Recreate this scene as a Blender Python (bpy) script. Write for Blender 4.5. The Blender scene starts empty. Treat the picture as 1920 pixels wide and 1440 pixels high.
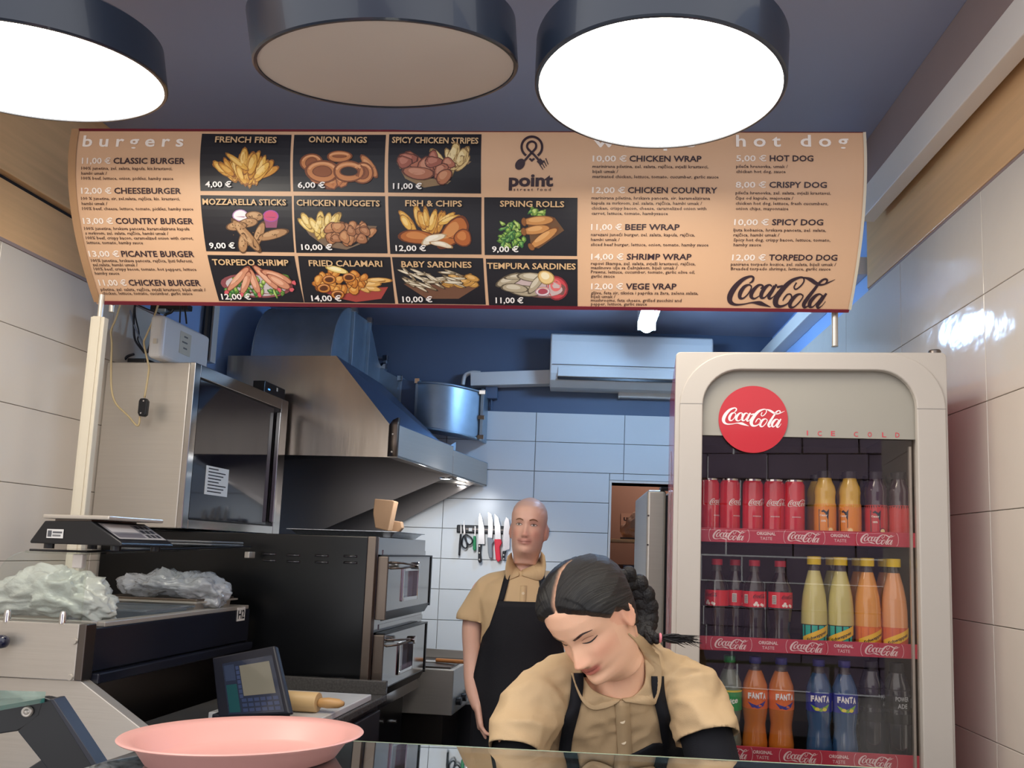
import bpy, bmesh, math, random
import numpy as np
from mathutils import Vector, Matrix, noise
from mathutils.bvhtree import BVHTree

# ------------------------------------------------------------------ camera
SC = bpy.context.scene
COL = SC.collection
F, CH, CX, CY = 1387.0, 1.45, 1075.0, 890.0
PITCH, ROLL = math.atan(150 / 1387.0), math.radians(1.8)
_f = Vector((0, math.cos(PITCH), math.sin(PITCH)))
_u = Vector((0, -math.sin(PITCH), math.cos(PITCH)))
_r = Vector((1, 0, 0))
_c, _s = math.cos(ROLL), math.sin(ROLL)
CR = _c * _r + _s * _u
CU = -_s * _r + _c * _u
O = Vector((0, 0, CH))
cam_d = bpy.data.cameras.new('camera')
cam = bpy.data.objects.new('camera', cam_d)
COL.objects.link(cam)
m = Matrix((CR, CU, -_f)).transposed().to_4x4()
m.translation = O
cam.matrix_world = m
cam_d.sensor_width = 36
cam_d.lens = 36 * F / 1920
cam_d.shift_x = (960 - CX) / 1920
cam_d.shift_y = (CY - 720) / 1920
cam_d.clip_start = 0.02
SC.camera = cam

# ------------------------------------------------------------------ world, exposure, lights
SC.view_settings.view_transform = 'Standard'
SC.view_settings.look = 'None'
SC.view_settings.gamma = 1
SC.view_settings.use_curve_mapping = False
SC.view_settings.exposure = 0.6
W = bpy.data.worlds.new('world')
SC.world = W
W.use_nodes = True
bg = W.node_tree.nodes['Background']
bg.inputs[0].default_value = (0.97, 0.97, 1.0, 1)
bg.inputs[1].default_value = 1.25
LAMP_ON = 8.5          # radiance of the two lit ceiling lamps
COOL_TUBE = 80.0       # radiance of the cool tube over the kitchen
def light(name, kind, loc, energy, color, size=0.1, size_y=None, rot=(0, 0, 0), spot=None):
    d = bpy.data.lights.new(name, kind)
    d.energy = energy; d.color = color
    if kind == 'AREA':
        d.size = size
        if size_y: d.shape = 'RECTANGLE'; d.size_y = size_y
    else:
        d.shadow_soft_size = size
    if spot: d.spot_size = spot; d.spot_blend = 0.8
    o = bpy.data.objects.new(name, d); COL.objects.link(o)
    o.location = loc; o.rotation_euler = rot
    return o
light('store_room_fill_light', 'POINT', (0.65, 4.7, 2.2), 9, (1.0, 0.80, 0.66), 0.08)  # added unseen light that brightens the store room behind the doorway
# two small spots under the hood
for _x, _y in ((-0.60, 3.15), (-0.52, 3.50)):
    light('hood_spot_light', 'SPOT', (_x, _y, 1.77), 6.0, (0.93, 0.96, 1.0), 0.06, None, (math.radians(22), math.radians(14), 0), math.radians(155))

# ------------------------------------------------------------------ helpers
def ray(px, py):
    px = float(px); py = float(py)
    return _f + (px - CX) / F * CR - (py - CY) / F * CU
class Fr:
    """a turned ground frame: z-rotation a about a pivot"""
    def __init__(s, a=0.0, ox=0.0, oy=0.0):
        s.a = a; s.ex = Vector((math.cos(a), math.sin(a), 0)); s.ey = Vector((-math.sin(a), math.cos(a), 0)); s.o = Vector((ox, oy, 0))
    def P(s, px, py, x=None, y=None, z=None):
        d = ray(px, py); q = O - s.o
        if x is not None: t = (x - q.dot(s.ex)) / d.dot(s.ex)
        elif y is not None: t = (y - q.dot(s.ey)) / d.dot(s.ey)
        else: t = (z - q.z) / d.z
        w = q + d * t
        return Vector((w.dot(s.ex), w.dot(s.ey), w.z))
WF = Fr()
LA = -math.radians(6.5)
LF = Fr(LA)
P = WF.P; PL = LF.P

def lin(c):
    if isinstance(c, str):
        c = [int(c[i:i + 2], 16) / 255 for i in (0, 2, 4)]
    return tuple(x / 12.92 if x <= 0.04045 else ((x + 0.055) / 1.055) ** 2.4 for x in c[:3]) + (1,)
MATS = {}
def mat(name, col, rough=0.5, metal=0.0, var=0.06, scale=8.0, bump=0.0, bscale=60.0, emit=None, estr=0.0, coat=0.0,
        trans=0.0, attr=None, stretch=None, ior=1.45, alpha=1.0, spec=0.5, sss=0.0):
    if name in MATS: return MATS[name]
    mt = bpy.data.materials.new(name); mt.use_nodes = True
    nt = mt.node_tree; N = nt.nodes; L = nt.links
    b = N['Principled BSDF']
    b.inputs['Roughness'].default_value = rough
    b.inputs['Metallic'].default_value = metal
    b.inputs['IOR'].default_value = ior
    b.inputs['Specular IOR Level'].default_value = spec
    if coat: b.inputs['Coat Weight'].default_value = coat; b.inputs['Coat Roughness'].default_value = 0.05
    if trans: b.inputs['Transmission Weight'].default_value = trans
    if alpha < 1: b.inputs['Alpha'].default_value = alpha
    if sss:
        b.inputs['Subsurface Weight'].default_value = sss
        b.inputs['Subsurface Radius'].default_value = (0.012, 0.005, 0.003)
        b.inputs['Subsurface Scale'].default_value = 0.6
    tc = N.new('ShaderNodeTexCoord')
    mp = N.new('ShaderNodeMapping'); L.new(tc.outputs['Object'], mp.inputs[0])
    if stretch: mp.inputs['Scale'].default_value = stretch
    nz = N.new('ShaderNodeTexNoise'); nz.inputs['Scale'].default_value = scale; nz.inputs['Detail'].default_value = 4
    L.new(mp.outputs[0], nz.inputs[0])
    hs = N.new('ShaderNodeHueSaturation')
    mr = N.new('ShaderNodeMapRange'); mr.inputs[3].default_value = 1 - var; mr.inputs[4].default_value = 1 + var
    L.new(nz.outputs['Fac'], mr.inputs[0]); L.new(mr.outputs[0], hs.inputs['Value'])
    if attr:
        at = N.new('ShaderNodeAttribute'); at.attribute_name = attr; L.new(at.outputs['Color'], hs.inputs['Color'])
    else:
        hs.inputs['Color'].default_value = lin(col)
    L.new(hs.outputs[0], b.inputs['Base Color'])
    if bump:
        n2 = N.new('ShaderNodeTexNoise'); n2.inputs['Scale'].default_value = bscale; n2.inputs['Detail'].default_value = 3
        L.new(mp.outputs[0], n2.inputs[0])
        bp = N.new('ShaderNodeBump'); bp.inputs['Strength'].default_value = bump; bp.inputs['Distance'].default_value = 0.01
        L.new(n2.outputs['Fac'], bp.inputs['Height']); L.new(bp.outputs[0], b.inputs['Normal'])
    if emit:
        b.inputs['Emission Color'].default_value = lin(emit) if isinstance(emit, str) else tuple(emit) + (1,)
        b.inputs['Emission Strength'].default_value = estr
    MATS[name] = mt
    return mt
def glassmat(name, tint=(1, 1, 1), refl=0.12, rough=0.02, opacity=0.0, opcol='888888'):
    """thin pane: clear with a fresnel gloss, optionally a milky share"""
    if name in MATS: return MATS[name]
    mt = bpy.data.materials.new(name); mt.use_nodes = True
    nt = mt.node_tree; N = nt.nodes; L = nt.links
    N.remove(N['Principled BSDF']); out = N['Material Output']
    tr = N.new('ShaderNodeBsdfTransparent'); tr.inputs[0].default_value = tuple(tint) + (1,)
    gl = N.new('ShaderNodeBsdfGlossy'); gl.inputs['Roughness'].default_value = rough
    nz = N.new('ShaderNodeTexNoise'); nz.inputs['Scale'].default_value = 3
    bp = N.new('ShaderNodeBump'); bp.inputs['Strength'].default_value = 0.02
    L.new(nz.outputs['Fac'], bp.inputs['Height']); L.new(bp.outputs[0], gl.inputs['Normal'])
    lw = N.new('ShaderNodeFresnel'); ge = N.new('ShaderNodeNewGeometry'); io = N.new('ShaderNodeMapRange'); io.inputs[3].default_value = 1.5; io.inputs[4].default_value = 1 / 1.5
    L.new(ge.outputs['Backfacing'], io.inputs[0]); L.new(io.outputs[0], lw.inputs['IOR'])
    ad = N.new('ShaderNodeMath'); ad.operation = 'MULTIPLY_ADD'; ad.inputs[1].default_value = 1.3; ad.inputs[2].default_value = refl - 0.04
    ad.use_clamp = True
    L.new(lw.outputs[0], ad.inputs[0])
    mx = N.new('ShaderNodeMixShader'); L.new(ad.outputs[0], mx.inputs[0]); L.new(tr.outputs[0], mx.inputs[1]); L.new(gl.outputs[0], mx.inputs[2])
    last = mx
    if opacity:
        df = N.new('ShaderNodeBsdfDiffuse'); df.inputs[0].default_value = lin(opcol)
        m2 = N.new('ShaderNodeMixShader'); m2.inputs[0].default_value = opacity
        L.new(mx.outputs[0], m2.inputs[1]); L.new(df.outputs[0], m2.inputs[2]); last = m2
    L.new(last.outputs[0], out.inputs[0])
    MATS[name] = mt
    return mt

class MB:
    def __init__(s): s.v = []; s.f = []; s.c = []; s.mi = []; s.cur = 0; s.col = None
    def add(s, vs, fs, col=None):
        o = len(s.v); s.v += [tuple(v) for v in vs]
        for f in fs: s.f.append(tuple(i + o for i in f)); s.c.append(col or s.col); s.mi.append(s.cur)
        return s
    def box(s, a, b, col=None):
        x0, y0, z0 = a; x1, y1, z1 = b
        return s.add([(x0, y0, z0), (x1, y0, z0), (x1, y1, z0), (x0, y1, z0), (x0, y0, z1), (x1, y0, z1), (x1, y1, z1), (x0, y1, z1)],
                     [(0, 3, 2, 1), (4, 5, 6, 7), (0, 1, 5, 4), (1, 2, 6, 5), (2, 3, 7, 6), (3, 0, 4, 7)], col)
    def prism(s, poly, d, col=None):
        """poly: list of 3d points, extruded by vector d"""
        n = len(poly); d = Vector(d); p = [Vector(q) for q in poly]
        nrm = sum(((p[i] - p[0]).cross(p[(i + 1) % n] - p[0]) for i in range(n)), Vector())
        if nrm.dot(d) > 0: p = p[::-1]
        q = [v + d for v in p]
        return s.add(p + q, [tuple(range(n)), tuple(range(2 * n - 1, n - 1, -1))] + [(i, i + n, (i + 1) % n + n, (i + 1) % n)[::1] for i in range(n)], col)
    def cyl(s, a, b, r, r2=None, n=16, caps=True, col=None):
        a = Vector(a); b = Vector(b); r2 = r if r2 is None else r2
        d = (b - a).normalized(); t = Vector((0, 0, 1)) if abs(d.z) < 0.9 else Vector((1, 0, 0))
        e1 = d.cross(t).normalized(); e2 = d.cross(e1)
        vs = [a + (e1 * math.cos(k * 2 * math.pi / n) + e2 * math.sin(k * 2 * math.pi / n)) * r for k in range(n)]
        vs += [b + (e1 * math.cos(k * 2 * math.pi / n) + e2 * math.sin(k * 2 * math.pi / n)) * r2 for k in range(n)]
        fs = [(k, (k + 1) % n, (k + 1) % n + n, k + n) for k in range(n)]
        if caps: fs += [tuple(range(n))[::-1], tuple(range(n, 2 * n))]
        return s.add(vs, fs, col)
    def tube(s, pts, r, n=8, col=None):
        pts = [Vector(p) for p in pts]; m = len(pts); vs = []; fs = []
        e1 = None
        for i, p in enumerate(pts):
            d = (pts[min(i + 1, m - 1)] - pts[max(i - 1, 0)]).normalized()
            if e1 is None:
                t = Vector((0, 0, 1)) if abs(d.z) < 0.9 else Vector((1, 0, 0)); e1 = d.cross(t).normalized()
            e1 = (e1 - d * e1.dot(d)).normalized(); e2 = d.cross(e1)
            rr = r[i] if isinstance(r, (list, tuple)) else r
            vs += [p + (e1 * math.cos(k * 2 * math.pi / n) + e2 * math.sin(k * 2 * math.pi / n)) * rr for k in range(n)]
        for i in range(m - 1):
            fs += [(i * n + k, i * n + (k + 1) % n, (i + 1) * n + (k + 1) % n, (i + 1) * n + k) for k in range(n)]
        fs += [tuple(range(n))[::-1], tuple(range((m - 1) * n, m * n))]
        return s.add(vs, fs, col)
    def lathe(s, prof, c=(0, 0, 0), n=24, a0=0.0, a1=2 * math.pi, col=None):
        full = abs(a1 - a0 - 2 * math.pi) < 1e-6; k = n if full else n + 1; vs = []
        for r, z in prof:
            vs += [(c[0] + r * math.cos(a0 + (a1 - a0) * i / n), c[1] + r * math.sin(a0 + (a1 - a0) * i / n), c[2] + z) for i in range(k)]
        fs = []
        for j in range(len(prof) - 1):
            for i in range(n):
                i2 = (i + 1) % k
                fs.append((j * k + i, j * k + i2, (j + 1) * k + i2, (j + 1) * k + i))
        return s.add(vs, fs, col)
    def loft(s, rings, close=True, cap=True, col=None):
        n = len(rings[0]); vs = [v for r in rings for v in r]; fs = []
        for j in range(len(rings) - 1):
            for i in range(n if close else n - 1):
                i2 = (i + 1) % n; fs.append((j * n + i, j * n + i2, (j + 1) * n + i2, (j + 1) * n + i))
        if cap and close: fs += [tuple(range(n))[::-1], tuple(range((len(rings) - 1) * n, len(rings) * n))]
        return s.add(vs, fs, col)
    def grid(s, fn, nu, nv, col=None, colfn=None):
        vs = [fn(i / nu, j / nv) for j in range(nv + 1) for i in range(nu + 1)]
        w = nu + 1
        for_f = [(j * w + i, j * w + i + 1, (j + 1) * w + i + 1, (j + 1) * w + i) for j in range(nv) for i in range(nu)]
        return s.add(vs, for_f, col)
    def mesh(s, name, smooth=False):
        me = bpy.data.meshes.new(name); me.from_pydata(s.v, [], s.f)
        if any(c is not None for c in s.c):
            ca = me.color_attributes.new('tint', 'FLOAT_COLOR', 'CORNER')
            arr = np.ones((len(me.loops), 4), dtype=np.float32)
            k = 0
            for f, c in zip(s.f, s.c):
                arr[k:k + len(f)] = lin(c) if c is not None else (1, 1, 1, 1); k += len(f)
            ca.data.foreach_set('color', arr.ravel())
        if any(s.mi): me.polygons.foreach_set('material_index', s.mi)
        if smooth: me.polygons.foreach_set('use_smooth', [True] * len(s.f))
        me.update()
        return me
def obj(name, mb, mats=None, parent=None, loc=None, rot=None, smooth=False, bevel=0.0, solid=0.0, seg=2, label=None, auto=None):
    me = mb.mesh(name, smooth) if isinstance(mb, MB) else mb
    if isinstance(mb, MB):
        bm = bmesh.new(); bm.from_mesh(me); bmesh.ops.recalc_face_normals(bm, faces=bm.faces)
        if smooth and auto:
            for e in bm.edges:
                if len(e.link_faces) == 2 and e.calc_face_angle(0) > auto: e.smooth = False
        bm.to_mesh(me); bm.free()
    o = bpy.data.objects.new(name, me); COL.objects.link(o)
    if mats is not None:
        for q in (mats if isinstance(mats, (list, tuple)) else [mats]):
            if q.name not in [k.name for k in me.materials if k]: me.materials.append(q)
    if parent is not None: o.parent = parent
    if loc is not None: o.location = loc
    if rot is not None: o.rotation_euler = rot
    if solid:
        q = o.modifiers.new('solid', 'SOLIDIFY'); q.thickness = solid; q.offset = 0
    if bevel:
        q = o.modifiers.new('bevel', 'BEVEL'); q.width = bevel; q.segments = seg; q.limit_method = 'ANGLE'; q.angle_limit = 0.6
        q.harden_normals = False
    if label: o['label'] = label
    return o
def tag(o, label=None, cat=None, group=None, kind=None):
    if label: o['label'] = label
    if cat: o['category'] = cat
    if group: o['group'] = group
    if kind: o['kind'] = kind
    return o
def thing(name, label, cat, loc=(0, 0, 0), rotz=0.0, group=None, rot=None):
    o = bpy.data.objects.new(name, None); COL.objects.link(o)
    o.empty_display_size = 0.1
    o.location = loc; o.rotation_euler = rot if rot else (0, 0, rotz)
    return tag(o, label, cat, group)
def dup(root, label=None, loc=None, rot=None, parent=None):
    r = root.copy(); COL.objects.link(r)
    if parent is not None: r.parent = parent
    if loc is not None: r.location = loc
    if rot is not None: r.rotation_euler = rot
    if label: r['label'] = label
    for ch in list(root.children):
        dup(ch, parent=r)
    return r
def cat_rom(pts, n=8, closed=False):
    p = [np.array(q, float) for q in pts]; out = []
    m = len(p)
    for i in range(m - 1):
        a = p[max(i - 1, 0)]; b = p[i]; c = p[i + 1]; d = p[min(i + 2, m - 1)]
        for k in range(n):
            t = k / n
            out.append(0.5 * ((2 * b) + (-a + c) * t + (2 * a - 5 * b + 4 * c - d) * t * t + (-a + 3 * b - 3 * c + d) * t ** 3))
    out.append(p[-1])
    return out
def interp(x, xs, ys):
    return float(np.interp(x, xs, ys))
# ---- lettering: text turned into flat meshes (built-in font), returned as verts, faces in a unit box
_tc = {}
def text_mesh(s, bold=0.0, spacing=1.0, res=2):
    key = (s, bold, spacing, res)
    if key in _tc: return _tc[key]
    cu = bpy.data.curves.new('lettering', 'FONT'); cu.body = s; cu.size = 1.0; cu.offset = bold; cu.space_character = spacing
    cu.resolution_u = res
    o = bpy.data.objects.new('lettering', cu); COL.objects.link(o)
    dg = bpy.context.evaluated_depsgraph_get()
    me = bpy.data.meshes.new_from_object(o.evaluated_get(dg))
    v = np.array([tuple(q.co)[:2] for q in me.vertices]) if len(me.vertices) else np.zeros((0, 2))
    f = [tuple(q.vertices) for q in me.polygons]
    bpy.data.objects.remove(o); bpy.data.curves.remove(cu); bpy.data.meshes.remove(me)
    _tc[key] = (v, f)
    return v, f
_cap = None
def cap_h():
    global _cap
    if _cap is None: _cap = float(text_mesh('H')[0][:, 1].max())
    return _cap
def text_into(mb, s, fn, w, h, col=None, bold=0.0, spacing=1.0, res=2, center=False):
    """fn(u,v) -> point; u in 0..w along the baseline, v in 0..h cap height"""
    v, f = text_mesh(s, bold, spacing, res)
    if len(v) == 0: return
    x0, x1 = v[:, 0].min(), v[:, 0].max()
    sx = (w / (x1 - x0)) if w else h / cap_h(); sy = h / cap_h()
    off = -(x1 - x0) * sx / 2 if center else 0
    mb.add([fn(off + (a - x0) * sx, b * sy) for a, b in v], f, col)
def stroke(mb, pts, fn, n=6, col=None):
    """pts: (x,y,width) centre line; ribbon mapped by fn(x,y)"""
    q = cat_rom(pts, n); vs = []
    for i in range(len(q)):
        a = q[max(i - 1, 0)]; b = q[min(i + 1, len(q) - 1)]
        d = np.array([b[0] - a[0], b[1] - a[1]]); d /= (np.linalg.norm(d) + 1e-9)
        nn = np.array([-d[1], d[0]]) * q[i][2] / 2
        vs += [fn(q[i][0] + nn[0], q[i][1] + nn[1]), fn(q[i][0] - nn[0], q[i][1] - nn[1])]
    mb.add(vs, [(2 * i, 2 * i + 1, 2 * i + 3, 2 * i + 2) for i in range(len(q) - 1)], col)
SCRIPT = [  # flowing script wordmark, drawn as pen strokes (x, y, width), y down, box 300..1370 x 590..930
    [(512, 668, 8), (540, 650, 20), (548, 615, 20), (515, 600, 20), (440, 632, 36), (372, 705, 50), (332, 790, 54), (338, 855, 42), (390, 888, 24), (470, 886, 14), (560, 868, 14), (640, 872, 40), (690, 888, 30), (765, 912, 4)],
    [(538, 700, 12), (510, 684, 16), (465, 706, 32), (432, 765, 40), (434, 815, 30), (470, 822, 16), (515, 775, 14), (538, 720, 12), (534, 692, 12)],
    [(632, 722, 10), (655, 705, 20), (640, 686, 16), (600, 694, 26), (556, 750, 38), (548, 802, 34), (580, 826, 18), (625, 802, 10), (665, 760, 6)],
    [(745, 700, 12), (722, 684, 16), (684, 706, 32), (652, 765, 38), (655, 812, 30), (690, 812, 14), (735, 750, 12), (765, 690, 12)],
    [(790, 678, 20), (752, 750, 34), (730, 800, 34), (745, 826, 20), (780, 800, 8), (812, 750, 6)],
    [(798, 708, 22), (856, 694, 18)],
    [(990, 660, 14), (972, 705, 14), (992, 728, 14), (1032, 700, 14), (1062, 650, 14), (1050, 612, 16), (1005, 612, 22), (925, 652, 38), (850, 740, 50), (806, 826, 54), (815, 888, 44), (862, 906, 26), (925, 880, 16), (962, 825, 14), (950, 782, 14), (915, 782, 16), (888, 820, 16), (878, 848, 8)],
    [(1010, 612, 12), (1070, 612, 16), (1130, 632, 34), (1190, 668, 32), (1245, 682, 18), (1305, 662, 14), (1372, 628, 4)],
    [(1072, 790, 12), (1045, 776, 16), (1000, 796, 32), (960, 855, 40), (962, 905, 30), (998, 912, 16), (1045, 865, 14), (1075, 810, 12), (1070, 782, 12)],
    [(1280, 668, 8), (1296, 640, 18), (1270, 624, 18), (1228, 652, 24), (1180, 728, 30), (1125, 820, 38), (1098, 880, 38), (1115, 914, 22), (1160, 885, 6)],
    [(1268, 790, 12), (1240, 776, 16), (1200, 796, 32), (1160, 855, 38), (1162, 902, 30), (1195, 906, 14), (1245, 840, 12), (1275, 785, 12)],
    [(1308, 768, 20), (1268, 840, 34), (1240, 890, 34), (1252, 918, 20), (1285, 895, 8), (1312, 850, 6)],
]
def wordmark(mb, fn, w, col=None, n=4, y0=0.0):
    """fn(u,v): u 0..w to the right, v up; centred on v=0"""
    k = w / 1070.0
    for st in SCRIPT:
        stroke(mb, [(x, y, ww * 1.08) for x, y, ww in st], lambda x, y: fn((x - 300) * k, -(y - 760) * k), n, col)
def hsh(*a):
    return random.Random(hash(a) & 0xffffffff).random()
# ------------------------------------------------------------------ materials of the setting
M_tileback = mat('white_wall_tile', 'DCDEDD', 0.2, var=0.02, scale=2, bump=0.02, bscale=3)
M_tileside = mat('cream_wall_tile', 'D2C8BB', 0.10, var=0.02, scale=3, bump=0.22, bscale=9)
M_grout = mat('grout', '8E8A86', 0.9, var=0.1)
M_grout2 = mat('pale_grout', 'A39A8E', 0.8, var=0.1)
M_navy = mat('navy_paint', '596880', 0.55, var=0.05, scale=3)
M_bluep = mat('blue_paint', '94B4E4', 0.5, var=0.05, scale=3)
M_ceil = mat('charcoal_ceiling_paint', '9C9EB0', 0.38, var=0.04, scale=3, bump=0.02, bscale=20)
M_wood = mat('oak_laminate', 'E0B482', 0.28, var=0.16, scale=6, stretch=(8, 0.5, 8), bump=0.03, bscale=25)
M_brown = mat('brown_fascia', '9A8680', 0.45, var=0.05)
M_whitetrim = mat('white_trim', 'E6DED4', 0.35, var=0.03)
M_floor = mat('floor_tile', '9A948C', 0.4, var=0.15)
M_black = mat('black_plastic', '15161A', 0.35, var=0.1)
M_steel = mat('brushed_steel', 'C6BFB5', 0.36, 0.6, var=0.05, scale=4, stretch=(1, 1, 30), bump=0.04, bscale=4)
M_steelm = mat('mirror_steel', 'B9B6B2', 0.12, 1.0, var=0.04, scale=2, bump=0.06, bscale=2)
M_steeld = mat('dark_steel', '6B6460', 0.35, 1.0, var=0.08, scale=6)
M_galv = mat('galvanised_sheet', '9DAFBE', 0.38, 0.75, var=0.22, scale=11, bump=0.05, bscale=9)
M_white = mat('white_plastic', 'DAD9D5', 0.35, var=0.03)
M_chrome = mat('chrome', 'D5D3D0', 0.08, 1.0, var=0.02)
M_brass = mat('brass_tone_steel', '7C7066', 0.42, 1.0, var=0.08)
M_cream = mat('cream_plastic', 'D2C9B6', 0.45, var=0.03)

def struct(name, mb, m, parent=None, **k):
    o = obj(name, mb, m, parent, **k)
    if parent is None: o['kind'] = 'structure'
    return o
# ------------------------------------------------------------------ room shell
struct('floor', MB().box((-2.7, 0.4, -0.1), (1.4, 5.4, 0)), M_floor)
struct('pavement', MB().box((-5, -5.0, -0.12), (5, 0.4, -0.02)), mat('pale_paving', 'A8A29A', 0.8, var=0.15, scale=3))
struct('ceiling', MB().box((-2.7, 1.25, 2.97), (1.4, 2.95, 3.10)).box((-2.7, 2.95, 2.72), (1.4, 4.35, 3.10)), M_ceil)
DX0, DX1, DZ = 0.215, 0.98, 1.856
wb = MB()
wb.box((-2.2, 4.112, 0), (DX0, 4.28, 2.72)); wb.box((DX1, 4.112, 0), (1.4, 4.28, 2.72)); wb.box((DX0, 4.112, DZ), (DX1, 4.28, 2.72))
wall_back = struct('wall_back', wb, M_navy)
_tm = {}
def tile_obj(parent, a, b, m, axis, th=0.011, name='tile'):
    """a, b: lower and upper corner (u, z) in the plane; shares meshes between equal tiles"""
    w, h = b[0] - a[0], b[1] - a[1]
    key = (round(w, 3), round(h, 3), axis, m.name)
    if key not in _tm:
        g = 0.0016 if axis == 'y' else 0.0009; bv = 0.0012
        mb = MB()
        x0, x1, z0, z1 = g, w - g, g, h - g
        def q(u, v, t):
            return (u, -t, v) if axis == 'y' else ((-t if axis == 'x-' else t), u, v)
        vs = [q(x0, z0, 0), q(x1, z0, 0), q(x1, z1, 0), q(x0, z1, 0),
              q(x0, z0, th - bv), q(x1, z0, th - bv), q(x1, z1, th - bv), q(x0, z1, th - bv),
              q(x0 + bv, z0 + bv, th), q(x1 - bv, z0 + bv, th), q(x1 - bv, z1 - bv, th), q(x0 + bv, z1 - bv, th)]
        fs = [(8, 9, 10, 11)] + [(i + 4, (i + 1) % 4 + 4, (i + 1) % 4 + 8, i + 8) for i in range(4)] + [(i, (i + 1) % 4, (i + 1) % 4 + 4, i + 4) for i in range(4)]
        mb.add(vs, fs)
        me = mb.mesh('tile'); bm = bmesh.new(); bm.from_mesh(me); bmesh.ops.recalc_face_normals(bm, faces=bm.faces)
        bm.to_mesh(me); bm.free(); me.materials.append(m); _tm[key] = me
        # outward = away from the wall
        n = me.polygons[0].normal; want = {'y': (0, -1, 0), 'x-': (-1, 0, 0), 'x+': (1, 0, 0)}[axis]
        if n.dot(Vector(want)) < 0: me.flip_normals()
    o = bpy.data.objects.new(name, _tm[key]); COL.objects.link(o); o.parent = parent
    return o
# grout bed behind the tiles of the back wall (part of that wall) and the tiles, one by one
gb = MB(); gb.box((-1.75, 4.1085, 0), (DX0 - 0.012, 4.113, 2.2395)); gb.box((DX1 + 0.012, 4.1085, 0), (1.1, 4.113, 2.2395)); gb.box((DX0 - 0.012, 4.1085, DZ + 0.012), (DX1 + 0.012, 4.113, 2.2395))
obj('grout_bed', gb, M_grout, wall_back)
for r in range(12):
    z1 = 2.2395 - r * 0.1665; z0 = z1 - 0.1665
    for c in range(-3, 3):
        x0 = -0.218 + c * 0.4975; x1 = x0 + 0.4975
        x0 = max(x0, -1.72); x1 = min(x1, 1.098)
        spans = [(x0, x1)]
        if z0 < DZ + 0.01:
            if z1 > DZ + 0.03 and x1 > DX0 and x0 < DX1:
                for a, b in ((x0, min(x1, DX0 - 0.013)), (max(x0, DX0 - 0.013), min(x1, DX1 + 0.013)), (max(x0, DX1 + 0.013), x1)):
                    if b - a < 0.02: continue
                    zz = DZ + 0.013 if (a >= DX0 - 0.014 and b <= DX1 + 0.014) else z0
                    t = tile_obj(wall_back, (0, 0), (b - a, z1 - zz), M_tileback, 'y'); t.location = (a, 4.109, zz)
                continue
            spans = [(x0, min(x1, DX0 - 0.013)), (max(x0, DX1 + 0.013), x1)]
        for a, b in spans:
            if b - a < 0.02: continue
            t = tile_obj(wall_back, (0, 0), (b - a, z1 - z0), M_tileback, 'y'); t.location = (a, 4.109, z0)
# doorway trim and the store room behind it
tr = MB(); tr.box((DX0 - 0.012, 4.094, 0), (DX0, 4.28, DZ + 0.012)); tr.box((DX1, 4.094, 0), (DX1 + 0.012, 4.28, DZ + 0.012)); tr.box((DX0, 4.094, DZ), (DX1, 4.28, DZ + 0.012))
struct('trim_1', tr, M_whitetrim)
M_store = mat('store_room_brown_paint', '8A6A5C', 0.7, var=0.05)
sr = MB(); sr.box((DX0 - 0.5, 5.25, 0), (1.4, 5.35, 2.4)); sr.box((DX0 - 0.5, 4.28, 0), (DX0 - 0.4, 5.25, 2.4)); sr.box((1.3, 4.28, 0), (1.4, 5.25, 2.4)); sr.box((DX0 - 0.5, 4.28, 2.4), (1.4, 5.35, 2.5))
struct('wall_store_room', sr, M_store)
# left wall (turned 6.5 degrees)
LX = -2.07
wl = MB().box((LX - 0.15, 0.6, 0), (LX - 0.012, 4.5, 3.05)); wall_left = struct('wall_left', wl, M_bluep); wall_left.rotation_euler = (0, 0, LA)
obj('grout_bed', MB().box((LX - 0.013, 0.4, 0.6), (LX - 0.003, 3.02, 2.375)), M_grout2, wall_left)
for r in range(7):
    z1 = 2.375 - r * 0.2505; z0 = z1 - 0.2505
    for c in range(-3, 2):
        y0 = 2.02 + c * 0.5
        t = tile_obj(wall_left, (0, 0), (0.5, 0.2505), M_tileside, 'x+'); t.location = (LX - 0.0035, y0, z0)
obj('wood_panel', MB().box((LX - 0.012, 0.6, 2.385), (LX + 0.008, 2.62, 2.57)), M_wood, wall_left, bevel=0.002, label='oak panel over the tiles')
obj('fascia', MB().box((LX - 0.012, 0.6, 2.585), (LX + 0.03, 2.62, 2.969)), M_wood, wall_left, bevel=0.002)
obj('shadow_strip', MB().box((LX - 0.012, 0.6, 2.57), (LX - 0.002, 2.62, 2.585)), M_black, wall_left)  # black strip standing in for the shadow line under the fascia
obj('tile_edge_strip', MB().box((LX - 0.012, 0.0, 2.374), (LX + 0.012, 3.02, 2.385)), M_brown, wall_left)
# right wall
RX = 1.1
wall_right = struct('wall_right', MB().box((RX + 0.012, 0.6, 0), (RX + 0.2, 4.3, 3.0)), M_bluep)
obj('grout_bed', MB().box((RX + 0.003, 0.4, 0.4), (RX + 0.013, 4.1, 2.475)), M_grout2, wall_right)
for r in range(7):
    z1 = 2.4775 - r * 0.2935; z0 = z1 - 0.2935
    for c in range(-3, 5):
        y0 = 1.93 + c * 0.5
        if y0 + 0.5 > 4.11: continue
        t = tile_obj(wall_right, (0, 0), (0.5, 0.2935), M_tileside, 'x-'); t.location = (RX + 0.0035, y0, z0)
obj('wood_panel', MB().box((RX - 0.012, 0.6, 2.484), (RX + 0.012, 2.70, 2.80)), M_wood, wall_right, bevel=0.002, label='oak panel over the tiles')
obj('tile_edge_strip', MB().box((RX - 0.008, 0.0, 2.476), (RX + 0.012, 2.70, 2.484)), M_brown, wall_right)
struct('trim_2', MB().box((1.02, 1.25, 2.79), (1.112, 2.56, 2.9695)), M_brown, bevel=0.002)
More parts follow.
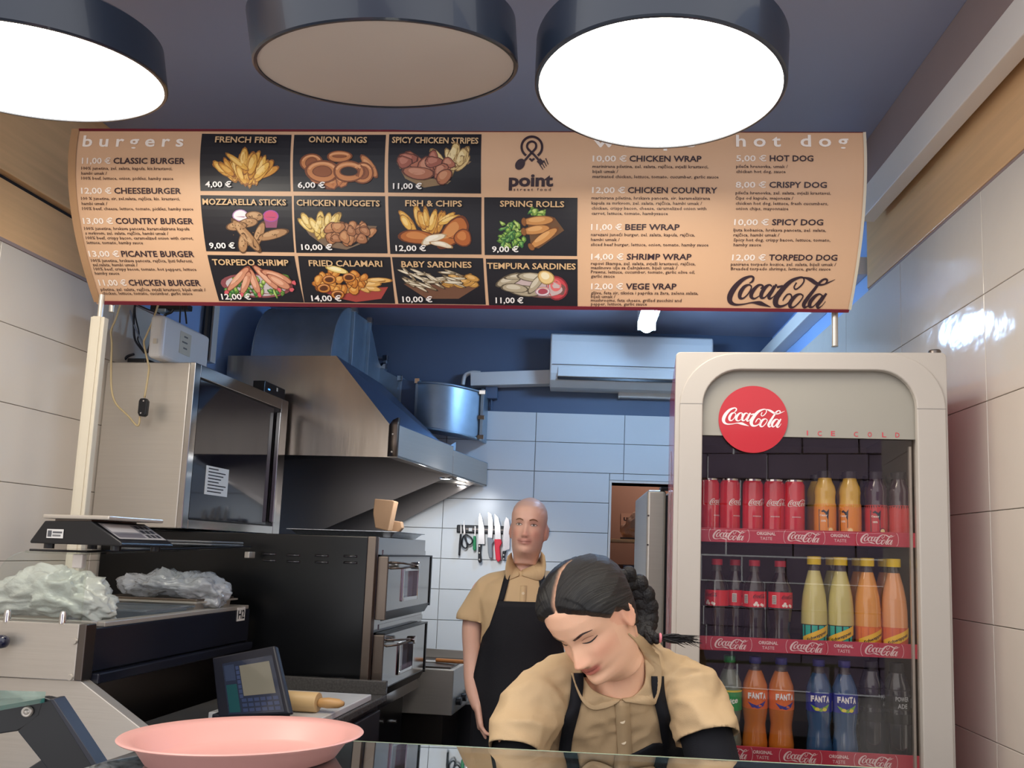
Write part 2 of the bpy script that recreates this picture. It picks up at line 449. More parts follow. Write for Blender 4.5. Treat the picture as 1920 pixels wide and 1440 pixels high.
struct('trim_3', MB().box((1.008, 1.25, 2.68), (1.06, 2.56, 2.79)), M_whitetrim, bevel=0.003)
struct('trim_4', MB().box((1.04, 2.75, 2.56), (1.112, 4.1, 2.63)), M_whitetrim, bevel=0.003)

# stone house across the street, seen only as a reflection in the cooler door
st = MB(); rd_ = random.Random(2)
for r in range(10):
    x = -1.6 + rd_.uniform(0, .3)
    while x < 2.4:
        w = rd_.uniform(.35, .8); y = rd_.uniform(-.04, .04); st.box((x, -5.2 + y, r * .3 + .01), (x + w - .02, -4.9 + y, r * .3 + .29)); x += w
f_ = obj('wall_opposite', st, mat('purple_lit_stone', '8A7A92', 0.85, var=0.35, scale=5, bump=0.5, bscale=12)); f_['kind'] = 'structure'  # purple cast of the light on it is put into the stone colour
# ------------------------------------------------------------------ ceiling lamps
M_lampbody = mat('dark_blue_lamp_housing', '222B3A', 0.32, var=0.05, scale=3, coat=0.3)
M_lampon = mat('lit_diffuser', 'FFF4DC', 0.5, emit=(1.0, 0.93, 0.80), estr=LAMP_ON, var=0.0)
M_lampoff = mat('unlit_diffuser', 'DCD2C8', 0.5, var=0.02)
M_lamprim = mat('lamp_rim', '4A3A48', 0.4)
def lamp(c, nrm, dm, label, R=0.285, k=0.94):
    c = O + (Vector(c) - O) * k; R *= k
    n = Vector(nrm).normalized()
    t = thing('ceiling_lamp', label, 'ceiling lamp', c, group='round ceiling lamps')
    q = n.to_track_quat('Z', 'Y'); t.rotation_mode = 'QUATERNION'; t.rotation_quaternion = q
    h = 0.098; ro = R + 0.010
    obj('housing', MB().lathe([(0.0, h), (ro - 0.01, h), (ro, h - 0.008), (ro, 0.0), (ro - 0.003, -0.003), (R + 0.001, -0.003), (R + 0.001, 0.02), (0, 0.02)], n=96), M_lampbody, t, smooth=True, auto=0.5)
    obj('diffuser', MB().lathe([(0.0, -0.001), (R * 0.8, -0.001), (R, 0.0), (R, 0.012), (0, 0.012)], n=96), dm, t, smooth=True, auto=0.5,
        label=('unlit grey diffuser' if dm is M_lampoff else 'glowing diffuser'))
    up = (2.9685 - c.z)
    l = q.inverted() @ Vector((0, 0, 1)); l2 = l * up
    s = l * (h / max(l.z, 0.3))
    if (l2 - s).length > 0.003 and l2.z > s.z: obj('mount', MB().cyl(s, l2, 0.012, n=16), M_lampbody, t)
    return t
lamp((-1.361, 1.707, 2.577), (-0.089, -0.211, 1), M_lampon, 'lit round ceiling lamp at the left, cut by the frame edge')
lamp((-0.452, 1.599, 2.549), (-0.084, -0.317, 1), M_lampoff, 'unlit round ceiling lamp between the two glowing ones')
lamp((0.175, 1.652, 2.551), (0.01, -0.098, 1), M_lampon, 'lit round ceiling lamp hanging over the menu board wraps column')

# cool tube over the kitchen
t = thing('kitchen_light', 'cool white bulkhead light on the ceiling behind the menu board', 'ceiling lamp', (0.335, 3.36, 2.72))
obj('housing', MB().box((-0.045, -0.16, -0.13), (0.045, 0.16, 0)), M_white, t, bevel=0.004)
obj('tube_cover', MB().loft([[(0.04 * math.cos(a), y, -0.13 - 0.055 * math.sin(a)) for a in np.linspace(0, math.pi, 9)] for y in (-0.15, 0.15)]), mat('cool_diffuser', 'FFFFFF', 0.3, emit=(0.36, 0.62, 1.0), estr=COOL_TUBE, var=0), t)
obj('end_cap', MB().box((-0.044, 0.15, -0.17), (0.044, 0.16, -0.13)), M_white, t); obj('end_cap', MB().box((-0.044, -0.16, -0.17), (0.044, -0.15, -0.13)), M_white, t)
# ------------------------------------------------------------------ menu board
M_print = mat('menu_print', 'D8B08E', 0.42, var=0.015, scale=3)
M_burg = mat('burgundy_rail', '6E1B2C', 0.35, var=0.04)
M_ink = mat('printed_ink', 'FFFFFF', 0.45, var=0.0, attr='tint')
XL, XR = -1.585, 0.816
Lpts = [(137, 241), (134, 286), (134, 339), (136, 384), (141, 431), (150, 471), (161, 510), (171, 539), (183, 571)]
Rpts = [(1621, 247), (1620, 311), (1618, 401), (1612, 462), (1606, 507), (1600, 546), (1590, 587)]
def edge_prof(pts, X):
    q = [P(a, b, x=X) for a, b in pts]
    z = np.array([v.z for v in q]); y = np.array([v.y for v in q])
    co = np.polyfit(z, y, 2)
    zz = np.linspace(z[0], z[-1], 41); yy = np.polyval(co, zz)
    s = np.concatenate([[0], np.cumsum(np.hypot(np.diff(zz), np.diff(yy)))]); s /= s[-1]
    v = np.linspace(0, 1, 41)
    return np.interp(v, s, yy), np.interp(v, s, zz)
LY, LZ = edge_prof(Lpts, XL); RY, RZ = edge_prof(Rpts, XR)
_v41 = np.linspace(0, 1, 41)
def BS(u, v, off=0.0):
    """point of the board surface, u 0..1 across, v 0..1 down, off towards the viewer"""
    def q(u, v):
        vv = min(max(v, 0.0), 1.0)
        yl = np.interp(vv, _v41, LY); zl = np.interp(vv, _v41, LZ); yr = np.interp(vv, _v41, RY); zr = np.interp(vv, _v41, RZ)
        return Vector((XL + (XR - XL) * u, yl + (yr - yl) * u, zl + (zr - zl) * u))
    p = q(u, v)
    if off:
        e = 0.02; a = q(u, max(v - e, 0)); b = q(u, min(v + e, 1)); du = q(u + 0.01, v) - p
        n = du.cross(a - b).normalized()
        if n.y > 0: n = -n
        p = p + n * off
    return p
def proj(p):
    d = p - O; z = d.dot(_f)
    return CX + F * d.dot(CR) / z, CY - F * d.dot(CU) / z
_gu = np.linspace(0, 1, 25); _gv = np.linspace(0, 1, 61)
_gp = np.array([[proj(BS(u, v)) for v in _gv] for u in _gu])
def bp(px, py):
    """photo position -> (u, v) on the board"""
    u = (px - 137) / 1480.0; v = (py - 243) / 335.0
    for _ in range(6):
        a = proj(BS(u, v)); e = 1e-3
        vv = min(max(v, 0.0), 0.995)
        b = proj(BS(u + e, vv)); c = proj(BS(u, vv + e)); a0 = proj(BS(u, vv))
        J = np.array([[(b[0] - a0[0]) / e, (c[0] - a0[0]) / e], [(b[1] - a0[1]) / e, (c[1] - a0[1]) / e]])
        d = np.linalg.solve(J, np.array([px - a0[0], py - a0[1]]))
        u += d[0]; v = vv + d[1]
    return u, v
banner = thing('menu_board', 'wide curved tan menu board with burgundy rails hung across the shop', 'menu board', (0, 0, 0))
pb = MB(); nu, nv = 24, 30
front = [BS(i / nu, j / nv) for j in range(nv + 1) for i in range(nu + 1)]
pb.grid(lambda a, b: BS(a, b), nu, nv)
pb.grid(lambda a, b: BS(a, b, -0.006), nu, nv)
obj('printed_panel', pb, M_print, banner, smooth=True)
def rail(v0, v1, name='rail', u0=0.0, u1=1.0):
    mb = MB(); n = 20
    rings = []
    for i in range(n + 1):
        u = u0 + (u1 - u0) * i / n
        a = BS(u, v0, 0.004); b = BS(u, v1, 0.004); c = BS(u, v1, -0.014); d = BS(u, v0, -0.014)
        rings.append([a, b, c, d])
    mb.loft(rings); return obj(name, mb, M_burg, banner, bevel=0.001, label='burgundy rail')
_, vt = bp(900, 250); 
def band(p0, p1, name):
    mb = MB(); rings = []
    for i in range(21):
        t = i / 20
        a = bp(p0[0] + (p1[0] - p0[0]) * t, p0[1] + (p1[1] - p0[1]) * t)
        rings.append(a)
    return rings
def rail2(top, bot, name='rail'):
    A = band(*top, name); B = band(*bot, name); mb = MB()
    mb.loft([[BS(a[0], a[1], 0.004), BS(b[0], b[1], 0.004), BS(b[0], b[1], -0.014), BS(a[0], a[1], -0.014)] for a, b in zip(A, B)])
    return obj(name, mb, M_burg, banner, label='burgundy rail')
rail2(((150, 238), (1621, 241)), ((150, 246), (1621, 249)))
rail2(((188, 564), (1592, 580)), ((190, 571), (1590, 587)))
ed = MB(); ed.grid(lambda a, b: BS(0.9985 + 0.0035 * a, b * 0.985, 0.003), 1, 20); ed.grid(lambda a, b: BS(0.9985 + 0.0035 * a, b * 0.985, -0.008), 1, 20); obj('edge_strip', ed, M_cream, banner, label='pale edge strip')
ed = MB(); ed.grid(lambda a, b: BS(-0.002 + 0.010 * a, b * 0.985, 0.003), 1, 20); ed.grid(lambda a, b: BS(-0.002 + 0.010 * a, b * 0.985, -0.008), 1, 20); obj('edge_strip', ed, mat('tan_edge', 'B08A66', 0.4), banner, label='tan edge strip')
def btext(mb, s, px, py, w, h, col, bold=0.0, spacing=1.0, res=2, off=0.0016, center=False, slope=0.0):
    """left end of the baseline at (px,py), w/h in photo pixels (cap height)"""
    if center: px = px - w / 2 if w else px
    u0, v0 = bp(px, py); u1, v1 = bp(px + 100, py + 100 * slope); ut, vt_ = bp(px, py - h)
    du = (u1 - u0) / 100; dvx = (v1 - v0) / 100; dv = (vt_ - v0) / h
    duy = (ut - u0) / h
    text_into(mb, s, lambda a, b: BS(u0 + a * du, v0 + a * dvx + b * dv, off), w, h, col, bold, spacing, res)
WH, DK, TN = 'F2E6DC', '33202A', 'D8B487'
G = [0.004]
def block(name, head, items, label):
    mb = MB()
    if head: btext(mb, head[0], head[1], head[2], head[3], head[4], 'FFF6EE', 0.02, 1.0, 3)
    for it in items:
        price, dish, x, y, wp, xd, wd, lines, lx, ly, lh, lws = it
        btext(mb, price, x, y, wp, 10.5, WH, 0.022, slope=G[0]); btext(mb, dish, xd, y, wd, 10.5, DK, 0.022, slope=G[0])
        for k, (ln, lw) in enumerate(zip(lines, lws)):
            btext(mb, ln, lx[k] if isinstance(lx, (list, tuple)) else lx, ly + k * lh, lw, 5.6, '4B342F', 0.012, res=1, slope=G[0])
    o = obj(name, mb, M_ink, banner, label=label); o['kind'] = 'stuff'; return o
block('printed_lettering', ('b u r g e r s', 155, 275, 188, 20), [
    ('11,00 €', 'CLASSIC BURGER', 154, 307, 54, 213, 134, ['100% junetina, zel. salata, kapula, kis.krastavci,', 'hambi umak /', '100% beef, lettuce, onion, pickles, hamby sauce'], 153, 318.5, 9.3, [170, 48, 172]),
    ('12,00 €', 'CHEESEBURGER', 153, 363, 57, 215, 125, ['100 % junetina, sir, zel.salata, rajčica, kis. krastavci,', 'hambi umak /', '100% beef, cheese, lettuce, tomato, pickles, hamby sauce'], [153, 154, 155], 375, 9.4, [184, 48, 207]),
    ('13,00 €', 'COUNTRY BURGER', 157, 419.5, 56, 218, 145, ['100% junetina, hrskava panceta, karamelizirana kapula', 's mrkvom, zel. salata, rajčica, hambi umak /', '100% beef, crispy bacon, caramelized onion with carrot,', 'lettuce, tomato, hamby sauce'], [159, 161, 162, 164], 431, 8.8, [196, 155, 200, 105]),
    ('13,00 €', 'PICANTE BURGER', 168, 481, 57, 229, 136, ['100% junetina, hrskava panceta, rajčica, ljuti feferoni,', 'zel.salata, hambi umak /', '100% beef, crispy bacon, tomato, hot peppers, lettuce', 'hamby sauce'], [172, 175, 177, 179], 491, 7.9, [189, 84, 191, 46]),
    ('11,00 €', 'CHICKEN BURGER', 187, 535, 52, 243, 134, ['piletina, zel. salata, rajčica, svježi krastavci, bijeli umak /', 'chicken, lettuce, tomato, cucumber, garlic sauce'], [190, 193], 545, 7.2, [195, 168]),
], 'burgers list in white and dark lettering')
block('printed_lettering', ('w r a p s', 1113, 276, 190, 19), [
    ('10,00 €', 'CHICKEN WRAP', 1111, 303, 64, 1180, 135, ['marinirana piletina, zel. salata, rajčica, svježi krastavci,', 'bijeli umak /', 'marinated chicken, lettuce, tomato, cucumber, garlic sauce'], 1111, 315, 9.5, [216, 48, 235]),
    ('12,00 €', 'CHICKEN COUNTRY', 1110, 362, 62, 1177, 167, ['marinirana piletina, hrskava panceta, sir, karamelizirana', 'kapula sa mrkvom, zel. salata, rajčica, hambi umak /', 'chicken, crispy bacon, cheese, caramelized onion with', 'carrot, lettuce, tomato, hambysauce'], 1109, 374, 9.6, [221, 206, 214, 143]),
    ('11,00 €', 'BEEF WRAP', 1108, 431, 58, 1172, 102, ['narezani juneći burger, zel. salata, kapula, rajčica,', 'hambi umak /', 'sliced beef burger, lettuce, onion, tomato, hamby sauce'], 1108, 442.5, 9.3, [194, 54, 219]),
    ('14,00 €', 'SHRIMP WRAP', 1108, 486.5, 61, 1175, 121, ['repovi škampa, zel. salata, svježi krastavci, rajčica,', 'maslinovo ulje sa češnjakom, bijeli umak /', 'Prawns, lettuce, cucumber, tomato, garlic olive oil,', 'garlic sauce'], 1108, 496.5, 7.9, [195, 161, 194, 45]),
    ('12,00 €', 'VEGE VRAP', 1108, 542, 60, 1173, 95, ['gljive, feta sir, tikvica i paprika sa žara, zelena salata,', 'bijeli umak /', 'mushrooms, feta cheese, grilled zucchini and', 'pepper, lettuce, garlic sauce'], 1108, 551.5, 6.9, [200, 46, 169, 105]),
], 'wraps list in white and dark lettering')
block('printed_lettering', ('h o t   d o g', 1380, 275, 210, 21), [
    ('5,00 €', 'HOT DOG', 1380, 302.5, 57, 1443, 82, ['pileća hrenovka, umak /', 'chicken hot dog, sauce'], 1380, 315, 9.5, [97, 93]),
    ('8,00 €', 'CRISPY DOG', 1379, 352, 57, 1442, 108, ['pileća hrenovka, zel. salata, svježi krastavci,', 'čips od kapule, majoneza /', 'chicken hot dog, lettuce, fresh cucumbers,', 'onion chips, mayonnaise'], 1379, 364.5, 9.8, [178, 108, 173, 99]),
    ('10,00 €', 'SPICY DOG', 1376, 422, 65, 1447, 96, ['ljuta kobasica, hrskava panceta, zel. salata,', 'rajčica, hambi umak /', 'Spicy hot dog, crispy bacon, lettuce, tomato,', 'hamby sauce'], 1375, 434, 9.2, [173, 86, 181, 52]),
    ('12,00 €', 'TORPEDO DOG', 1372, 488, 63, 1441, 128, ['panirane torpedo kozice, zel. salata, bijeli umak /', 'Breaded torpedo shrimps, lettuce, garlic sauce'], 1370, 498, 8.4, [196, 186]),
], 'hot dog list in white and dark lettering')
# script wordmark at the bottom right
wm = MB(); u0, v0 = bp(1364, 547.5); u1, v1 = bp(1464, 548); _, v2 = bp(1364, 537.5)
wordmark(wm, lambda a, b: BS(u0 + a * (u1 - u0) / 100, v0 + a * (v1 - v0) / 100 + b * (v2 - v0) / 10, 0.0016), 196, DK, 5)
obj('script_wordmark', wm, M_ink, banner, label='dark flowing script wordmark')
# point logo
lg = MB()
def bpx(x, y, off=0.0016):
    u, v = bp(x, y); return BS(u, v, off)
def zz(x, y): return (540 + x * 0.2917, 220 + y * 0.2917)   # from the enlarged view
def bstroke(pts, col=DK, n=5): stroke(lg, pts, lambda x, y: bpx(*zz(x, y)), n, col)
bstroke([(1568 + 66 * math.sin(a), 192 - 66 * math.cos(a), 15) for a in np.linspace(-2.55, 2.55, 26)], n=2)
bstroke([(1480, 300, 10), (1510, 290, 14), (1560, 235, 14), (1592, 200, 14), (1592, 170, 14), (1568, 157, 14), (1542, 170, 14), (1540, 200, 14), (1575, 235, 14), (1625, 290, 14)])
lg.add([bpx(*zz(1492 + 36 * math.cos(a) * 0.85 + 10 * math.sin(a), 303 + 30 * math.sin(a) - 20 * math.cos(a))) for a in np.linspace(0, 2 * math.pi, 18, endpoint=False)], [tuple(range(18))], DK)
for k in range(4): bstroke([(1618 + 13 * k, 300 - 13 * k + 4, 7), (1640 + 11 * k, 332 - 11 * k + 6, 5)])
bstroke([(1610, 275, 30), (1635, 300, 34)])
lg.add([bpx(*zz(x, y)) for x, y in ((1568, 288), (1548, 270), (1556, 262), (1568, 270), (1580, 262), (1588, 270))], [(0, 1, 2, 3), (0, 3, 4, 5)], DK)
btext(lg, 'point', 954, 349, 83, 22, DK, 0.035, res=3); btext(lg, 's t r e e t   f o o d', 963, 358, 70, 5, DK, 0.012)
obj('point_logo', lg, M_ink, banner, label='dark spoon and fork emblem over the word point')

# black photo cells with printed dishes
M_cell = mat('black_print', '17161F', 0.4, var=0.03)
cells = {
    'FRENCH FRIES': ((379, 251), (547, 253), (545, 359), (376, 358), (405, 269, 115), ('4,00 €', 387, 351.5, 49)),
    'ONION RINGS': ((552, 253), (724, 253), (721, 361), (550, 359), (580, 269, 109), ('6,00 €', 560, 353, 51)),
    'SPICY CHICKEN STRIPES': ((730, 252), (903, 252), (902, 363), (728, 361), (736, 270, 161), ('11,00 €', 738, 355, 54)),
    'MOZZARELLA STICKS': ((376, 366), (547, 368), (552, 473), (387, 471), (382, 384, 156), ('9,00 €', 395, 465, 48)),
    'CHICKEN NUGGETS': ((551, 367), (722, 368), (727, 475), (556, 474), (558, 386, 155), ('10,00 €', 567, 468, 58)),
    'FISH & CHIPS': ((728, 368), (903, 370), (903, 477), (732, 476), (761, 387, 106), ('12,00 €', 743, 470, 57)),
    'SPRING ROLLS': ((908, 370), (1083, 371), (1082, 480), (909, 478), (938, 388, 120), ('9,00 €', 923, 472, 50)),
    'TORPEDO SHRIMP': ((389, 478), (552, 480), (570, 567), (411, 564), (401, 496, 142), ('12,00 €', 418, 560, 55)),
    'FRIED CALAMARI': ((559, 480), (732, 482), (741, 569), (571, 567), (581, 498, 137), ('14,00 €', 586, 563, 56)),
    'BABY SARDINES': ((735, 482), (906, 484), (911, 571), (747, 569), (754, 500, 131), ('10,00 €', 756, 565, 56)),
    'TEMPURA SARDINES': ((911, 485), (1083, 486), (1083, 574), (917, 572), (914, 503, 165), ('11,00 €', 930, 567, 52)),
}
def blob(mb, cx, cy, rx, ry, rot=0.0, col='C98A3A', edge=None, n=14, wob=0.12, seed=1, lay=0, hi=None):
    rd = random.Random(seed); ph = [rd.uniform(0, 6.28) for _ in range(3)]
    def ring(s, dx=0, dy=0):
        out = []
        for k in range(n):
            a = 2 * math.pi * k / n; r = s * (1 + wob * (math.sin(2 * a + ph[0]) * .5 + math.sin(3 * a + ph[1]) * .5))
            x, y = rx * math.cos(a) * r, ry * math.sin(a) * r
            out.append((cx + x * math.cos(rot) - y * math.sin(rot) + dx, cy + x * math.sin(rot) + y * math.cos(rot) + dy))
        return out
    o = 0.0012 + lay * 0.00004
    if edge: mb.add([bpx(x, y, o) for x, y in ring(1.0)], [tuple(range(n))], edge)
    mb.add([bpx(x, y, o + 0.00001) for x, y in ring(0.86 if edge else 1.0)], [tuple(range(n))], col)
    if hi: mb.add([bpx(x, y, o + 0.00002) for x, y in ring(0.5, -rx * 0.1, -ry * 0.22)], [tuple(range(n))], hi)
def poly2(mb, pts, col, lay=0): mb.add([bpx(x, y, 0.0012 + lay * 0.00004) for x, y in pts], [tuple(range(len(pts)))], col)
YEL = [('D9A548', '9A6426', 'EDC673'), ('E3B456', 'A06A28', 'F3D184'), ('CC9038', '8A5420', 'E2B05A')]
BRN = [('B0683C', '6A351E', 'C98858'), ('C07A48', '74402A', 'D89A68'), ('9E5A38', '5C2E1E', 'B87850')]
def fries(mb, cx, cy, w, h, n, seed, pal=YEL, L=26, T=6.5, lay0=1, fan=True):
    rd = random.Random(seed)
    for k in range(n):
        x = cx + rd.uniform(-w, w); y = cy + rd.uniform(-h, h) * (1 - 0.4 * abs(x - cx) / w)
        a = -math.pi / 2 + (x - cx) / w * 0.9 + rd.uniform(-.35, .35) if fan else rd.uniform(-0.9, 0.9)
        c = rd.choice(pal); blob(mb, x, y, L * rd.uniform(.75, 1.05), T * rd.uniform(.8, 1.15), a, c[0], c[1], 12, 0.05, seed + k, lay0 + k, c[2])
def leaves(mb, cx, cy, w, h, n, seed, lay0=1):
    rd = random.Random(seed)
    for k in range(n):
        g = rd.choice([('5E8C3A', '2C4A22', '9CBF5A'), ('3F7A3E', '1F3E24', '7FAE5C'), ('86A84A', '45602A', 'C2D884')])
        blob(mb, cx + rd.uniform(-w, w), cy + rd.uniform(-h, h), rd.uniform(5, 10), rd.uniform(3, 6), rd.uniform(0, 3), g[0], g[1], 10, 0.45, seed + k, lay0 + k, g[2])
def bits(mb, cx, cy, w, h, n, seed, pal, r=(7, 12), lay0=1, asp=.75):
    rd = random.Random(seed)
    for k in range(n):
        a = rd.uniform(0, 6.28); q = math.sqrt(rd.random()); c = rd.choice(pal); s = rd.uniform(*r)
        blob(mb, cx + w * q * math.cos(a), cy + h * q * math.sin(a), s, s * asp, rd.uniform(0, 3), c[0], c[1], 12, 0.25, seed + k, lay0 + k, c[2])
def ringshape(mb, cx, cy, rx, ry, wd, col, edge, hole, lay):
    blob(mb, cx, cy, rx, ry, 0, col, edge, 22, 0.05, int(cx), lay, None)
    blob(mb, cx, cy, rx - wd, ry - wd * 0.8, 0, hole, edge, 18, 0.06, int(cx) + 3, lay + 1)
    stroke(mb, [(cx + (rx - wd / 2) * math.cos(a), cy + (ry - wd / 2) * math.sin(a), wd * .3) for a in np.linspace(3.4, 5.8, 8)], lambda x, y: bpx(x, y, 0.0012 + (lay + 2) * 0.00004), 2, 'DDA070')
def dish_art(name, mb):
    if name == 'FRENCH FRIES': fries(mb, 462, 318, 48, 12, 34, 3, L=25, T=7); fries(mb, 462, 303, 22, 8, 6, 5, L=27, T=7.5, lay0=40)
    elif name == 'ONION RINGS':
        bits(mb, 632, 325, 62, 15, 10, 4, BRN, (14, 20)); 
        for k, (x, y, a, b) in enumerate([(585, 306, 22, 18), (637, 294, 24, 11), (700, 318, 12, 26), (605, 322, 32, 22), (680, 325, 22, 20), (655, 322, 31, 20)]):
            if k == 2: blob(mb, 693, 312, 26, 9, 0.95, 'C08050', '7A4426', 14, .08, 8, 20, 'D59A6A')
            else: ringshape(mb, x, y, a, b, a * .42, 'C4804E', '7A4224', '8E5230' if k < 5 else '2A1A1A', 22 + 4 * k)
    elif name == 'SPICY CHICKEN STRIPES':
        poly2(mb, [(744, 306), (884, 303), (840, 345), (795, 352), (760, 335)], '8A7050', 0)
        fries(mb, 845, 300, 26, 12, 14, 9, [('D9BE84', '8C6C40', 'EAD6A4')], L=24, T=8)
        bits(mb, 798, 308, 44, 18, 12, 10, [('9A5848', '52281F', 'B87866'), ('AA6850', '5E3024', 'C48A70')], (13, 20), 20)
        blob(mb, 785, 325, 30, 13, 0.1, 'A86A50', '5E3024', 16, .12, 3, 40, 'C48A70'); blob(mb, 833, 332, 17, 13, -.8, 'B0704E', '5E3024', 16, .1, 4, 42, 'C88E6A')
    elif name == 'MOZZARELLA STICKS':
        for x, y, c, e in ((451, 404, 'F0E6EA', 'B088B8'), (508, 405, 'C04870', '9A4AA0')):
            poly2(mb, [(x - 14, y + 2), (x + 14, y + 2), (x + 11, y + 22), (x - 9, y + 22)], '8C4A6A', 1); blob(mb, x, y, 15, 11, 0, c, e, 18, .02, 2, 2)
        for k, (x, y, l, a) in enumerate([(478, 405, 18, 0.1), (465, 418, 20, -.2), (512, 440, 32, -.28), (486, 440, 26, 1.9), (444, 424, 20, -.1), (456, 456, 20, 1.6), (463, 442, 44, 0.85)]):
            blob(mb, x, y, l, 9, a, 'A8805A', '5E4028', 16, .06, k, 6 + 2 * k, 'BE9870')
            bits(mb, x, y, l * .6, 6, 6, k + 50, [('6E5030', '6E5030', '7E6040')], (1, 1.6), 7 + 2 * k)
    elif name == 'CHICKEN NUGGETS':
        poly2(mb, [(565, 418), (707, 424), (690, 452), (650, 468), (610, 462), (580, 440)], '7A6450', 0)
        fries(mb, 600, 420, 30, 14, 16, 12, [('DDBE6E', '8E6E38', 'EED898')], L=22, T=7.5)
        bits(mb, 654, 436, 44, 17, 24, 13, [('B07850', '603A24', 'C89468'), ('9E6846', '54301E', 'B88460')], (10, 14), 20)
    elif name == 'FISH & CHIPS':
        fries(mb, 802, 414, 42, 12, 16, 14, L=24, T=7)
        blob(mb, 785, 445, 38, 14, 0.1, 'B0642C', '6A3418', 18, .12, 4, 22, 'CC8448'); blob(mb, 850, 436, 40, 19, -.75, 'B96A30', '6A3418', 20, .14, 5, 24, 'D08C50')
        blob(mb, 868, 446, 18, 16, 0, 'B0602A', '6A3418', 16, .12, 6, 26, 'CC8044'); blob(mb, 812, 448, 22, 9, -.3, 'E6DCC8', 'B89A70', 14, .3, 7, 28, 'F4EEE0'); blob(mb, 828, 458, 20, 6, .2, 'E2D6BE', 'B0885A', 14, .3, 8, 29, 'F2EADA')
    elif name == 'SPRING ROLLS':
        leaves(mb, 960, 440, 22, 24, 44, 15); leaves(mb, 1006, 399, 16, 6, 12, 16)
        poly2(mb, [(990, 420), (1040, 408), (1058, 432), (1010, 466), (996, 462)], '6A4A2E', 30)
        for k, (x, y, l, a) in enumerate([(1010, 414, 32, -.08), (1006, 431, 28, -.15), (1020, 446, 34, -.62)]):
            c, s = math.cos(a), math.sin(a); w = 9
            blob(mb, x, y, l, w, a, 'C48A4E', '70421E', 22, .03, k, 34 + 4 * k, 'D9A468'); blob(mb, x - l * .86 * c, y - l * .86 * s, 5, 8, a, '8E5A2C', '6A3C1A', 12, .1, k, 36 + 4 * k)
    elif name == 'TORPEDO SHRIMP':
        blob(mb, 482, 535, 66, 23, .06, 'C8BEC0', '8A4A50', 26, .05, 3, 0); leaves(mb, 480, 535, 56, 17, 46, 17)
        for k, (x, y, l, a) in enumerate([(448, 522, 34, -.85), (500, 520, 34, .75), (520, 518, 34, .35), (478, 528, 26, 1.2), (462, 530, 24, 1.9), (524, 528, 28, .55)]):
            blob(mb, x, y, l, 7.5, a, 'CC8E70', '8A4A38', 16, .1, k, 50 + 3 * k, 'E2AE92'); e = -1 if k == 0 else 1
            blob(mb, x + e * l * math.cos(a), y + e * l * math.sin(a), 5, 4, a, 'D8606A', '8E3A3E', 8, .3, k, 51 + 3 * k)
    elif name == 'FRIED CALAMARI':
        poly2(mb, [(600, 545), (728, 538), (715, 560), (668, 566), (640, 560)], 'A8443E', 0)
        fries(mb, 692, 532, 30, 12, 10, 18, [('DFAE62', '96642C', 'F0CA8A')], L=26, T=6, fan=False)
        bits(mb, 640, 526, 46, 22, 34, 19, [('C47A30', '743C16', 'E0A050'), ('D28C3E', '7E4A1C', 'E8B060')], (7, 12), 20)
        for x, y in ((608, 540), (655, 520), (634, 552), (618, 524)): ringshape(mb, x, y, 13, 9, 5, 'CC8438', '743C16', '5A3018', 60)
        blob(mb, 632, 505, 22, 6, .25, 'EED890', 'B89A48', 14, .05, 4, 70, 'F8ECC0')
    elif name == 'BABY SARDINES':
        poly2(mb, [(757, 532), (900, 535), (860, 560), (800, 560)], '74503C', 0)
        fries(mb, 862, 528, 30, 10, 14, 20, [('C8964A', '7A5424', 'E0B470')], L=16, T=6.5, fan=False)
        rd = random.Random(21)
        for k in range(26):
            x = 808 + rd.uniform(-44, 44); y = 524 + rd.uniform(-14, 12); blob(mb, x, y, rd.uniform(16, 26), 2.8, rd.uniform(-.2, .8), rd.choice(['B8A88C', '8E7C60', 'D0C4AA']), '40342A', 12, .05, k, 16 + k, 'E4DCC8')
    elif name == 'TEMPURA SARDINES':
        blob(mb, 1003, 537, 60, 20, .15, 'C8B4B4', '7A5450', 24, .04, 3, 0); blob(mb, 1044, 540, 20, 24, -.3, 'C84850', '8A2A34', 18, .06, 4, 1, 'DC7070')
        for k, (x, y, l, w, a) in enumerate([(955, 525, 28, 10, -.4), (975, 518, 30, 6, -.1), (1000, 520, 32, 9, .1), (985, 545, 34, 11, .1), (965, 540, 26, 9, .1), (1005, 532, 24, 8, -.9)]):
            blob(mb, x, y, l, w, a, 'B0A48C', '5E5444', 14, .08, k, 6 + 3 * k, 'D0C8B4')
        blob(mb, 1024, 520, 16, 13, .4, 'E2C68A', 'B08C50', 16, .05, 3, 30, 'F0E4C0'); ringshape(mb, 1018, 546, 14, 9, 4, 'E8DCE0', 'B090A0', 'A84858', 34)
for nm, (a, b, c, d, tt, pr) in cells.items():
    ca, cb, cc, cd = bp(*a), bp(*b), bp(*c), bp(*d)
    mb = MB()
    def cf(u, v, o=0.0008):
        q0 = (ca[0] + (cb[0] - ca[0]) * u, ca[1] + (cb[1] - ca[1]) * u); q1 = (cd[0] + (cc[0] - cd[0]) * u, cd[1] + (cc[1] - cd[1]) * u)
        return BS(q0[0] + (q1[0] - q0[0]) * v, q0[1] + (q1[1] - q0[1]) * v, o)
    mb.grid(cf, 6, 8)
    w = obj('photo_cell', mb, M_cell, banner, label='black picture cell of ' + nm.lower())
    ar = MB(); dish_art(nm, ar)
    obj('dish_picture', ar, M_ink, w)
    tx = MB(); btext(tx, nm, tt[0], tt[1], tt[2], 10.5, TN, 0.022, slope=0.01, off=0.0066); btext(tx, pr[0], pr[1], pr[2], pr[3], 10, 'F4F0EE', 0.022, slope=0.005, off=0.0066)
    obj('printed_lettering', tx, M_ink, w)['kind'] = 'stuff'
